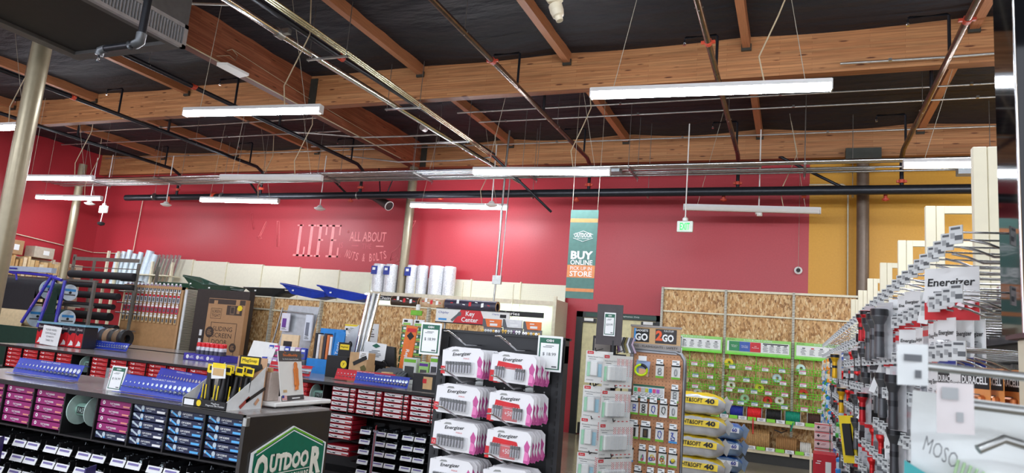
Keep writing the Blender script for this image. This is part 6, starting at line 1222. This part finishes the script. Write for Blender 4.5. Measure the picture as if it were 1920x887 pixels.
colr((1.05, .1, 'fifth'), [(-1.105, .08, 'two', 'pack with a round pewter fob', SKYB), (-1.0, .052, 'tools', 'pack with coloured mini tools', GREENB), (-.93, .055, 'cluster', 'pack with a cluster of coloured rings', GREENB), (-.857, .055, 'cluster2', 'pack with green, red and yellow rings', GREENB), (-.785, .06, 'ball', 'pack with a yellow and blue ball', GREENB)])
colr((.9, .1, 'sixth'), [(-1.025, .055, 'key', 'pack with a silver key clip', PAPER), (-.935, .055, 'oval', 'pack with a grey oval clip', PAPER), (-.86, .055, 'cgrey', 'pack with a grey carabiner', PAPER), (-.79, .055, 'two', 'pack with two grey rings', PAPER)])
t = thing('neon_collar_pack', (-1.03, 5.12, 1.66), 'pack with a neon yellow coiled collar, top left of the carabiner rack', 'pack')
m = M(); m.ob((-1.03, 5.15, 1.62), (.1, .11, .003), (1, 0, -.1), (.1, 0, 1), mat('pale_blue_pack', (150, 170, 210), .4)); m.ob((-1.02, 5.14, 1.59), (.07, .05, .003), (1, 0, -.1), Z_, mat('peach_pack', (236, 180, 140), .4)); m.ob((-1.03, 5.13, 1.69), (.06, .035, .002), X_, Z_, PAPER); m.build('card', t)
m = M(); m.tube([(-1.035 + .043 * cos(a * pi / 8), 5.12, 1.605 + .038 * sin(a * pi / 8)) for a in range(-12, 4)], .0085, mat('neon_yellow', (214, 246, 20), .4), 8); m.tube([(-1.035 + .043 * cos(a * pi / 8), 5.118, 1.605 + .038 * sin(a * pi / 8)) for a in range(1, 5)], .01, DARK, 8); m.build('collar', t)
t = thing('bead_strip_pack', (-.985, 5.15, 1.5), 'wide pack with a row of coloured tags and rings, second row of the carabiner rack', 'pack')
m = M(); m.box((-1.09, 5.15, 1.405), (-.865, 5.153, 1.5), PAPER); m.box((-1.09, 5.14, 1.49), (-.865, 5.155, 1.502), GREENL); m.rect((-.978, 5.15, 1.41), .22, .012, GREENL); m.build('card', t)
for k, c in enumerate(((60, 180, 110), (220, 110, 90), (190, 190, 190), (190, 190, 60), (50, 150, 220), (220, 70, 120), (160, 90, 190), (200, 200, 200))):
    m = M(); m.box((-1.082 + .027 * k, 5.142, 1.45), (-1.062 + .027 * k, 5.149, 1.478), mat('bead%d' % k, c, .4)); m.tube([(-1.072 + .027 * k + .01 * cos(a * pi / 4), 5.144, 1.432 + .01 * sin(a * pi / 4)) for a in range(9)], .002, CHROME, 4, False); m.build('coloured_tag', t)
# green price cards on the strand board, right of the header sign
for i, (x, z) in enumerate(((-2.36, 1.98), (-2.13, 1.965), (-2.36, 1.75), (-2.13, 1.735))): pricesign(x, 13.885, z, .2, .2, '$ 9.99', 'white price card hanging before the strand-board bays near the door, %s' % ('upper left', 'upper right', 'lower left', 'lower right')[i], 0)

# ============================================================= STACKED BAGS
def bag(x, y, z, w, h, d, col, strip, txt, lb, seed, txt2='40'):
    t = thing('bedding_bag', (x, y, z), lb, 'bag', None); rnd = random.Random(seed)
    m = M(); nu, nv = 22, 14; vs = []
    for j in range(nv):
        a = 2 * pi * j / nv
        for i in range(nu + 1):
            s = i / nu * 2 - 1; k = max(.12, (1 - abs(s) ** 5)) ** .5
            cx = cos(a); sy = sin(a); px = s * w / 2; py = math.copysign(abs(cx) ** .6, cx) * d / 2 * k; pz = math.copysign(abs(sy) ** .75, sy) * h / 2 * k
            wob = .012 * sin(9 * s + 3 * a + seed) + .008 * sin(23 * s + 5 * a) + rnd.uniform(-.004, .004)
            vs.append((x + px, y + py * (1 + wob), z + h / 2 + pz * (1 + wob * 4) - .012 * s * s))
    fs = [(j * (nu + 1) + i, j * (nu + 1) + i + 1, ((j + 1) % nv) * (nu + 1) + i + 1, ((j + 1) % nv) * (nu + 1) + i) for j in range(nv) for i in range(nu)]
    up = [f for f in fs if (f[0] // (nu + 1)) in (0, 1, 2, 3, 4, 5, 6, nv - 1)]
    BM = mat('bag_film_' + col, {'grey': (206, 208, 210), 'blue': (150, 176, 206)}[col], .3, .1, bump=.5, bscale=22)
    SM = mat('bag_top_' + strip, {'yellow': (246, 214, 40), 'blue': (60, 120, 200)}[strip], .35, bump=.3, bscale=22)
    def isup(f): j = f[0] // (nu + 1); return j in (2, 3, 4)
    m.add(vs, [f for f in fs if not isup(f)], BM, True); m.add(vs, [f for f in fs if isup(f)], SM, True); m.build('sack', t)
    m = M()
    for s in (-1, 1):
        px = x + s * w / 2; m.poly([(0, -.03), (.05, -.08), (.07, -.02), (.09, .03), (.05, .06), (.03, .09), (0, .05)] if s > 0 else [(0, .05), (-.03, .05), (-.05, -.02), (-.03, -.05), (0, -.04)], .012, BM, (px - s * .02, y, z + h / 2), (1, .4 * s, 0), Z_)
    m.build('crimped_end', t)
    m = M(); cc = DARK if col == 'grey' else BLUE
    if txt: m.text(txt, (x - w * .1, y - d / 2 * 1.03, z + h * .66), w * .5, h * .2, cc, (1, 0, 0), (0, .35, 1), e=.01, bold=.02)
    m.text(txt2, (x + w * .27, y - d / 2 * 1.03, z + h * .66), w * .16, h * .24, cc, (1, 0, 0), (0, .35, 1), e=.01, bold=.04); m.rect((x + w * .1, y - d / 2 * 1.02, z + h * .64), w * .62, h * .3, SM if strip == 'yellow' else PAPER, (1, 0, 0), (0, .35, 1), e=.005); m.build('print', t)
    return t
for i in range(8):
    bag(-.93 + .015 * (i % 2), 7.5, 1.17 - .205 * (i) if i else 1.18, .58, .21, .42, 'grey', 'yellow', 'BRIGHT&SOFT', 'white and yellow bedding bag in the tall stack, %s' % ORD[i], i + 1) if 1.17 - .205 * i > -.3 else None
for i in range(6):
    bag(-.69, 8.4, .88 - .175 * i, .34, .17, .4, 'blue', 'blue', '', 'pale blue bedding bag in the lower stack behind the yellow ones, %s' % ORD[i], 30 + i, '60')

# ============================================================= RIGHT-HAND AISLE SHELVING WITH HOOKS
GX = .715; CS = mat('cream_upright_paint', (232, 226, 200), .4, var=.02)
YP = [2.31, 3.53, 4.75, 5.97, 7.19, 8.41, 9.63, 10.85]
t = thing('aisle_shelving', (1.1, 6.5, 0), 'long cream shelving run at right whose tall uprights step towards the back', 'shelving')
for y in YP:
    ph = 2.743
    m = M(); m.rbox((GX, y - .02, 0), (GX + .055, y + .02, ph), CS, .003); m.rbox((GX + .057, y - .018, 0), (GX + .1, y + .018, ph), CS, .003)
    m.build('upright', t)
    for z in (ph - .045, ph - .40): m = M(); m.box((GX + .09, y - .015, z), (GX + 1.0, y + .015, z + .045), CS); m.build('cross_tube', t)
    m = M(); m.rbox((GX + .95, y - .02, 0), (GX + 1.0, y + .02, ph), CS, .003); m.build('upright', t)
for i in range(len(YP) - 1):
    m = M(); m.box((GX + .03, YP[i] + .03, .15), (GX + .05, YP[i + 1] - .03, 2.0), holes_mat('grey_white_pegboard', (120, 118, 110), (60, 60, 58), .0254, .14, axes=(1, 2))); m.build('peg_panel', t)
m = M(); m.box((GX - .05, 1.2, 0), (GX + .1, 10.9, .15), GOND); m.box((GX - .05, 1.2, .15), (GX + .1, 10.9, .18), CS); m.build('base_deck', t)
RZ = [2.03, 1.885, 1.745, 1.60, 1.45, 1.30, 1.15, 1.0]
for z in RZ: m = M(); m.box((GX - .01, 1.9, z - .03), (GX + .02, 10.9, z - .005), mat('dark_bar', (52, 54, 60), .4, .4)); m.build('hook_bar', t)
# hooks: a shared shape whose price tag is a part
def shook():
    L = .33; m = M(); m.tube([(0, 0, 0), (-L * .75, 0, -.004), (-L * .86, 0, .012), (-L * .97, 0, .02)], .0036, CHROME, 6); m.tube([(0, 0, .035), (-L - .02, 0, .04)], .0028, CHROME, 5); m.box((-.006, -.014, -.01), (0, .014, .045), STEEL)
    o = m.build('wire_hook'); tag(o, 'h', 'hook'); o.data.transform(Matrix.Translation(o.location)); o.location = (0, 0, 0); WORG[o.name] = Vector((0, 0, 0))
    m = M(); a = R_(38); u = Vector((sin(a) * .9, -cos(a), 0)); u = Vector((cos(R_(50)), -sin(R_(50)), 0)); c = Vector((-L - .02, 0, .033))
    m.ob(c, (.036, .046, .003), u, (0, 0, 1), clear_mat('clear_tag', (226, 232, 232), .9, .15)); m.rect(c + Vector((0, 0, .016)), .026, .006, INK, u, Z_, .002); m.rect(c + u * .008 - Z_ * .008, .02, .012, INK, u, Z_, .002); m.rect(c - u * .008 - Z_ * .002, .012, .014, mat('grey_light_print', (160, 164, 166), .5), u, Z_, .002)
    m.build('price_tag', o); return o
SH = shook(); SHK = Kind(SH)
ys = []; y = 1.98
while y < 10.9: ys.append(y); y += min(.3, max(.105, .052 * y))
# goods
def card(name, w, h, body, top, word, acc, deep=.02, artc=None):
    m = M(); m.box((-w / 2, 0, -h), (w / 2, .002, .012), body); m.rect((0, 0, -h * .1), w, h * .16, top, e=.0008)
    if top is DARK: m.rect((0, 0, -h * .14), w, h * .3, DARK, e=.001); m.text(word, (0, 0, -h * .14), w * .9, h * .14, PAPER, e=.0018, bold=.03)
    elif word: m.text(word, (0, 0, -h * .24), w * .84, h * .13, DARK, e=.0015, bold=.02, shear=.1)
    m.rect((0, 0, -h * .86), w, h * .24, acc, e=.0008); m.lines((0, 0, -h * .42), w * .6, h * .1, 2, INK, e=.0015)
    o = m.build(name); tag(o, 'g', 'pack'); o.data.transform(Matrix.Translation(o.location)); o.location = (0, 0, 0); WORG[o.name] = Vector((0, 0, 0))
    b = M(); b.rbox((-w * .36, -deep, -h * .8), (w * .36, 0, -h * .4), artc or CLEAR, min(.004, deep * .4)); b.build('blister', o); return Kind(o)
def torch(name, L, r, col, headc, n=14):
    t = thing(name, (0, 0, 0), 'g', 'flashlight'); mm = mat('torch_%d_%d' % (col[0], col[1]), col, .35, .3)
    m = M(); m.lathe([(0, -L), (r * .62, -L), (r * .66, -L * .94), (r * .6, -L * .7), (r * .6, -L * .36), (r * .75, -L * .3), (r * 1.05, -L * .2), (r * 1.1, -L * .05), (r * .9, -.01), (0, -.01)], mm, (0, -r, 0), n=n); m.build('body', t)
    m = M(); m.lathe([(r * 1.12, -L * .18), (r * 1.14, -L * .06)], mat('torch_head_%d' % headc[0], headc, .35, .4), (0, -r, 0), n=n); m.lathe([(r * .63, -L * .6), (r * .63, -L * .5)], mat('torch_head_%d' % headc[0], headc), (0, -r, 0), n=n); m.build('head_ring', t)
    m = M(); m.box((-r * 1.3, 0, -L * 1.02), (r * 1.3, .002, .02), clear_mat('clear_card', (224, 226, 230), .55)); m.build('card', t); return Kind(t)
def lantern(name, col, col2):
    t = thing(name, (0, 0, 0), 'g', 'lantern'); m = M(); m.lathe([(0, -.14), (.032, -.14), (.034, -.11), (.026, -.1)], mat('lan_%d' % col[0], col, .4), (0, -.03, 0), n=12); m.lathe([(.028, -.045), (.03, -.02), (.012, -.005), (0, -.004)], mat('lan_%d' % col[0], col), (0, -.03, 0), n=12); m.build('caps', t)
    m = M(); m.lathe([(.026, -.1), (.028, -.07), (.026, -.045)], mat('lan2_%d' % col2[0], col2, .3), (0, -.03, 0), n=12); m.build('globe', t); return Kind(t)
GK = [('white and red battery card', card('battery_card', .085, .125, PAPER, PAPER, 'Energizer', RED, .014)), ('white battery card with a blue patch', card('battery_card', .09, .13, PAPER, PAPER, 'Energizer', BLUE, .014)),
      ('black and copper battery card', card('battery_card', .1, .13, mat('copper_card', (226, 150, 84), .4), DARK, 'DURACELL', DARK, .016, mat('copper_top', (196, 120, 70), .3, .6))), ('black carded torch pack', card('torch_pack', .08, .135, mat('charcoal_card', (58, 58, 62), .4), RED, '', mat('charcoal_card', (58, 58, 62)), .03, mat('dark_torch', (30, 30, 34), .3, .3))),
      ('clear pack with a red header', card('clear_pack', .075, .125, clear_mat('clear_card', (224, 226, 230), .55), RED, '', INK, .02)), ('clear grey pack', card('clear_pack', .07, .13, clear_mat('clear_card2', (190, 196, 200), .8), INK, '', PAPER, .02, mat('silver_torch', (150, 154, 160), .3, .7))),
      ('blue carded pack', card('blue_pack', .08, .12, mat('blue_pack_card', (60, 90, 170), .4), PAPER, '', SKYB, .02)), ('white pack with a black insert', card('white_pack', .085, .13, PAPER, INK, '', PAPER, .024, DARK))]
LANT = [('blue lantern', lantern('camp_lantern', (50, 140, 216), (200, 226, 240))), ('orange lantern', lantern('camp_lantern', (240, 150, 50), (250, 220, 170))), ('green lantern', lantern('camp_lantern', (60, 160, 60), (220, 236, 220))), ('white lantern', lantern('camp_lantern', (228, 230, 230), (236, 226, 200)))]
REDT = ('bright red torch pack', torch('torch', .115, .02, (216, 26, 34), (240, 60, 60)))
TBLK = torch('torch', .19, .024, (66, 68, 72), (40, 42, 46), 18); TMED = torch('torch', .21, .03, (96, 98, 102), (50, 52, 56)); TYEL = torch('torch', .2, .03, (232, 180, 30), (40, 40, 40)); TRED = torch('torch', .15, .024, (196, 30, 40), (30, 30, 34))
rnd = random.Random(9); nt = 0
for r, z in enumerate(RZ):
    for c, y in enumerate(ys):
        if z < 1.5 and y < 2.6: continue
        if z < 1.2 and y < 4.3: continue
        if nt >= 296: break
        nt += 1
        SHK.put((GX - .0, y, z), rnd.uniform(-.04, .04), 'chrome hook with white price tag, %s row of the right-hand shelving, %s from the camera' % (NTH[r], NTH[c]))
        if (r == 0 and 2.2 < y < 2.9) or (r <= 1 and y < 2.25): continue
        # what hangs here
        yaw = lambda: -R_(rnd.uniform(30, 62))
        X0 = GX - .315; zt = z - .012
        nm = None
        if y < 3.6:
            pool = [0, 0, 1, 5, 4, 0] if y > 2.5 else [2, 2, 1, 0]
        elif y < 6.5: pool = [3, 5, 4, 7, 3, 4, 'r', 'm']
        elif y < 8.5: pool = [3, 4, 6, 5, 'r', 'l', 'm', 7]
        else: pool = ['l', 'l', 4, 6, 5, 'l']
        if r == 0 and y < 3.3: pool = [0, 5]
        if r == 0 and y > 5: continue
        k = rnd.choice(pool)
        if k == 'r': nmk, K = REDT
        elif k == 'm': nmk, K = 'grey torch', TMED
        elif k == 'l': nmk, K = LANT[(r + c) % 4]
        else: nmk, K = GK[k]
        reps = 3 if y < 4 else (2 if y < 7 else 1)
        for q in range(reps):
            if k in ('m', 'l', 'r') and q: break
            K.put((X0 + .035 * q + rnd.uniform(-.006, .006), y + rnd.uniform(-.006, .006), zt - .004), yaw() if y > 2.9 else -R_(rnd.uniform(66, 84)), '%s, right-hand hooks, %s row, %s hook, %s in line' % (nmk, NTH[r], NTH[c], NTH[q]))
for (K, x, y, z, lb) in ((TBLK, .325, 2.72, 1.72, 'large dark metal torch hanging upright in the right-hand shelving, the biggest one'), (TBLK, .36, 2.86, 1.72, 'large dark metal torch just behind the biggest one'), (TMED, .345, 3.3, 1.99, 'grey torch high on the right-hand shelving, nearest of three'), (TMED, .345, 3.5, 1.985, 'grey torch high on the right-hand shelving, middle of three'), (TMED, .345, 3.72, 1.98, 'grey torch high on the right-hand shelving, farthest of three'), (TBLK, .36, 3.0, 1.53, 'dark torch hanging below the biggest one'),
    (TYEL, .32, 6.3, 1.86, 'yellow torch with a black head on the right-hand shelving'), (TYEL, .36, 6.1, 1.6, 'yellow torch below the other yellow one'), (TRED, .335, 4.0, 1.62, 'deep red torch hanging left of the biggest dark torch'), (TRED, .345, 3.95, 2.03, 'deep red torch near the top row'), (TRED, .345, 4.2, 2.03, 'deep red torch farther along the top row')):
    K.put((x, y, z), -.8, lb)
m = M(); m.ob((.335, 5.2, 1.28), (.09, .3, .02), (1, -.5, .12), (-.12, 0, 1), YEL); m.ob((.33, 5.18, 1.28), (.05, .2, .022), (1, -.5, .12), (-.12, 0, 1), DARK); tag(m.build('tall_pack'), 'tall slanting yellow and black pack in the right-hand shelving', 'pack')
t = thing('energy_card', (.47, 2.35, 2.0), 'large white battery card with a red band, twisted towards the camera', 'pack')
uu = Vector((.78, -.62, 0)).normalized(); c0 = Vector((.41, 2.3, 1.95))
m = M(); m.ob(c0, (.15, .15, .003), uu, (0, 0, 1), PAPER); m.build('card', t); n_ = uu.cross(Z_)
m = M(); q = c0 + n_ * .002; m.text('Energizer', q + Z_ * .03, .13, .03, DARK, uu, Z_, .001, bold=.02, shear=.1); m.lines(q + Z_ * .005 - uu * .03, .06, .01, 1, INK, uu, Z_); m.rect(q - Z_ * .05, .15, .05, RED, uu, Z_); m.build('print', t)
for k in range(5):
    m = M(); p = q + n_ * .004 - Z_ * (.03 + .006 * (k % 2)) + uu * (-.055 + .028 * k); m.lathe([(0, 0), (.011, 0), (.011, .004), (0, .004)], CHROME, p, axis=n_, n=10); m.build('button_cell', t)
for (x, y, z, L, a, lb) in ((.37, 2.45, 1.93, .12, .2, 'white shelf strip with an orange corner hanging from the top hooks'), (.37, 3.75, 1.72, .2, .35, 'long white shelf strip hanging slantwise among the torches'), (.36, 4.4, 1.5, .1, .7, 'short white strip with an orange end tilted among the torches')):
    m = M(); m.ob((x, y, z), (.03, L, .002), (1, -.8, -a), (a, 0, 1), PAPER); m.ob((x + a * L * .5, y - .002, z + L * .5), (.03, .025, .003), (1, -.8, -a), (a, 0, 1), mat('peach_orange', (236, 130, 90), .5)); tag(m.build('label_strip'), lb, 'label')
# pink boxes at the far foot of the run
PK = mat('pale_pink_box', (228, 196, 196), .5); n = 0
for r in range(8):
    for c in range(3):
        w = .14; z = 1.10 - .082 * r
        if r == 7 and c > 1: continue
        x = .20 + c * .15; n += 1; m = M(); m.rbox((x, 8.0, z), (x + w, 8.14, z + .076), PK, .003); m.rect((x + .035, 8.0, z + .038), .022, .022, DARK, (1, 0, 1), (-1, 0, 1)); m.lines((x + .09, 8.0, z + .038), .06, .02, 2, mat('brown_red_print', (150, 60, 60), .5)); m.rect((x + w / 2, 8.0, z + .07), w, .008, RED); tag(m.build('carton'), 'small pale pink box beside the rope wall, %s row down, %s from the left' % (NTH[r], NTH[c]), 'box', 'pale pink boxes')
for c in range(2):
    m = M(); x = .18 + c * .21; m.rbox((x, 7.5, .55), (x + .2, 7.75, .93), mat('crimson_box', (200, 16, 40), .4), .005); m.rect((x + .13, 7.5, .72), .05, .28, PAPER); m.lines((x + .05, 7.5, .85), .06, .04, 2, PAPER); m.text('RR', (x + .06, 7.5, .66), .06, .03, PAPER, Z_, -X_); tag(m.build('carton'), 'crimson box with a white band below the pale pink boxes, %s one' % ('left', 'right')[c], 'box')
t = thing('box_stand', (.4, 7.8, 0), 'low white stand carrying the pink and crimson boxes', 'stand')
m = M(); m.box((.16, 7.45, .5), (.66, 8.2, .53), CS); m.box((.16, 7.45, 0), (.18, 7.5, .5), CS); m.box((.62, 7.45, 0), (.64, 7.5, .5), CS); m.box((.16, 8.15, 0), (.18, 8.2, .9), CS); m.build('frame', t)

# ============================================================= BLACK GLOSSY COLUMN AT THE RIGHT EDGE
MIR = mat('black_mirror_acrylic', (10, 11, 14), .04, 0, var=.02, coat=0.0, spec=.5)
t = thing('display_column', (.5, 1.82, 1.81), 'tall glossy black column at the right edge reflecting the green banner', 'display')
a = R_(-4.6); uu = Vector((sin(a), cos(a), 0)); pp = Vector((.433, 1.885, 0))    # left face runs from pp towards the camera
f0 = pp; f1 = pp - uu * .125; w_ = Vector((cos(a), -sin(a), 0))
m = M(); P4 = [f0, f1, f1 + w_ * .3, f0 + w_ * .3]; vs = [(p.x, p.y, z) for z in (1.815, 3.4) for p in P4]
m.add(vs, [(0, 1, 2, 3), (7, 6, 5, 4), (0, 4, 5, 1), (1, 5, 6, 2), (2, 6, 7, 3), (3, 7, 4, 0)], MIR); m.build('panel', t)
m = M(); q = f1; m.tube([(q.x, q.y, 1.815), (q.x, q.y, 3.4)], .003, CHROME, 6); m.build('edge_strip', t)
m = M(); q = (f0 + f1) / 2 + w_ * .02; m.ob((f0.x + .03, f0.y - .07, 1.81), (.05, .13, .01), X_, Y_, mat('maroon_trim', (70, 26, 36), .5)); m.build('bottom_trim', t)
m = M(); m.rbox((.448, 1.77, 0), (.55, 1.83, 1.805), CS, .004); tag(m.build('post'), 'cream post carrying the glossy black column at the right edge', 'post')

# ============================================================= NEAREST PEG HOOKS AND BAG, OUT OF FOCUS
def nearhook(z, x0, x1, y, lb, tagged=True):
    t = thing('peg_hook', (x1, y, z), lb, 'hook')
    m = M(); m.tube([(x0, y, z), (x1, y + .04, z - .012)], .004, STEEL, 10); m.build('rod', t)
    if tagged:
        m = M(); m.ob((x0, y - .003, z - .0), (.024, .036, .002), (1, -.15, .05), (0, 0, 1), clear_mat('clear_tag', (226, 232, 232))); m.rect((x0, y - .005, z + .006), .014, .006, INK); m.rect((x0 + .004, y - .005, z - .008), .005, .007, INK); m.build('price_tag', t)
nearhook(1.713, .097, .45, .72, 'nearest blurred peg hook with a white tag at the right')
nearhook(1.683, .128, .45, .72, 'second blurred peg hook below the nearest one', False)
m = M(); m.ob((.126, .70, 1.679), (.027, .042, .002), (1, -.1, .05), (0, 0, 1), clear_mat('milky_tag', (226, 220, 220), .85)); m.rect((.122, .698, 1.691), .012, .01, mat('grey_light_print', (160, 164, 166))); m.rect((.129, .698, 1.672), .005, .008, mat('grey_light_print', (160, 164, 166))); tag(m.build('price_tag'), 'milky blurred price tag hanging below the nearest hook', 'tag')
m = M(); m.tube([(.45, .76, 1.66), (.185, .74, 1.652), (.168, .735, 1.656), (.148, .73, 1.645)], .0042, STEEL, 10); tag(m.build('peg_hook'), 'blurred bent hook end at the bottom right corner', 'hook')
t = thing('hanging_bag', (.16, .78, 1.6), 'blurred white bag with green and teal print hanging at the bottom right', 'bag')
WB2 = mat('bag_white', (222, 228, 228), .35, bump=.4, bscale=30)
vs = []; nu, nv = 12, 10
for j in range(nv + 1):
    for i in range(nu + 1):
        u_ = i / nu; v_ = j / nv; vs.append((.107 - .004 * (1 - v_) + .2 * u_, .79 + .006 * sin(9 * u_ + 3 * v_) + .004 * sin(17 * v_), 1.50 + .19 * v_ - .012 * u_ * v_))
m = M(); g = [(j * (nu + 1) + i, j * (nu + 1) + i + 1, (j + 1) * (nu + 1) + i + 1, (j + 1) * (nu + 1) + i) for j in range(nv) for i in range(nu)]
m.add(vs, g, WB2, True); m.add([(v[0], v[1] + .012 + .01 * sin(v[0] * 40), v[2]) for v in vs], [tuple(reversed(f)) for f in g], WB2, True); m.build('bag', t)
m = M(); m.shape([(-.012, -.1), (.04, -.1), (.03, -.03), (.012, -.008), (-.01, .004)], TEAL, (.108, .782, 1.62), e=.003); m.text('MOSO', (.128, .782, 1.635), .03, .014, INK, (1, 0, -.55), (.25, 0, 1), e=.004, bold=-.01)
for k in range(9): m.tube([(.142 + .005 * k, .778, 1.63 - .002 * k), (.138 + .005 * k, .776, 1.615), (.141 + .005 * k, .778, 1.58)], .0013, mat('bamboo_green', (170, 206, 160), .5), 4)
m.build('print', t)
m = M(); vs2 = [(v[0] + .075, v[1] + .05, v[2] - .01) for v in vs]; m.add(vs2, g, WB2, True); m.add([(v[0], v[1] + .012, v[2]) for v in vs2], [tuple(reversed(f)) for f in g], WB2, True)
for k in range(6): m.tube([(.21 + .006 * k, .822, 1.64 - .003 * k), (.205 + .006 * k, .82, 1.58)], .0014, mat('bamboo_green', (170, 206, 160)), 4)
tag(m.build('hanging_bag'), 'second blurred white bag behind the teal-cornered one', 'bag')
# unused prototypes are removed, the rest keep their own names
for K in [v for v in list(globals().values()) if isinstance(v, Kind)] + list(BBK.values()) + BPK + BOK + [k for _, k in GK] + [k for _, k in LANT] + [REDT[1]] + kk:
    if not K.used:
        for o in [K.r] + [c for c in bpy.data.objects if c.parent is K.r]: bpy.data.objects.remove(o)
        K.used = True

# lettering and prints belong to the board they are printed on
HOSTS = ('board', 'panel', 'carton', 'card', 'sheet', 'pack', 'back_board', 'plate', 'housing', 'sack', 'bag', 'can')
byp = {}
for o in bpy.data.objects:
    if o.parent and o.parent.type == 'EMPTY': byp.setdefault(o.parent, []).append(o)
for par, ch in byp.items():
    host = next((c for h in HOSTS for c in ch if c.name.split('.')[0] == h), None)
    if not host: continue
    for c in ch:
        if c is not host and c.name.split('.')[0] in ('print', 'lettering', 'printed_guide', 'label', 'taped_sheet', 'sample_nut', 'sample_bolt') and c.location.length < 1e-6 and host.location.length < 1e-6: c.parent = host
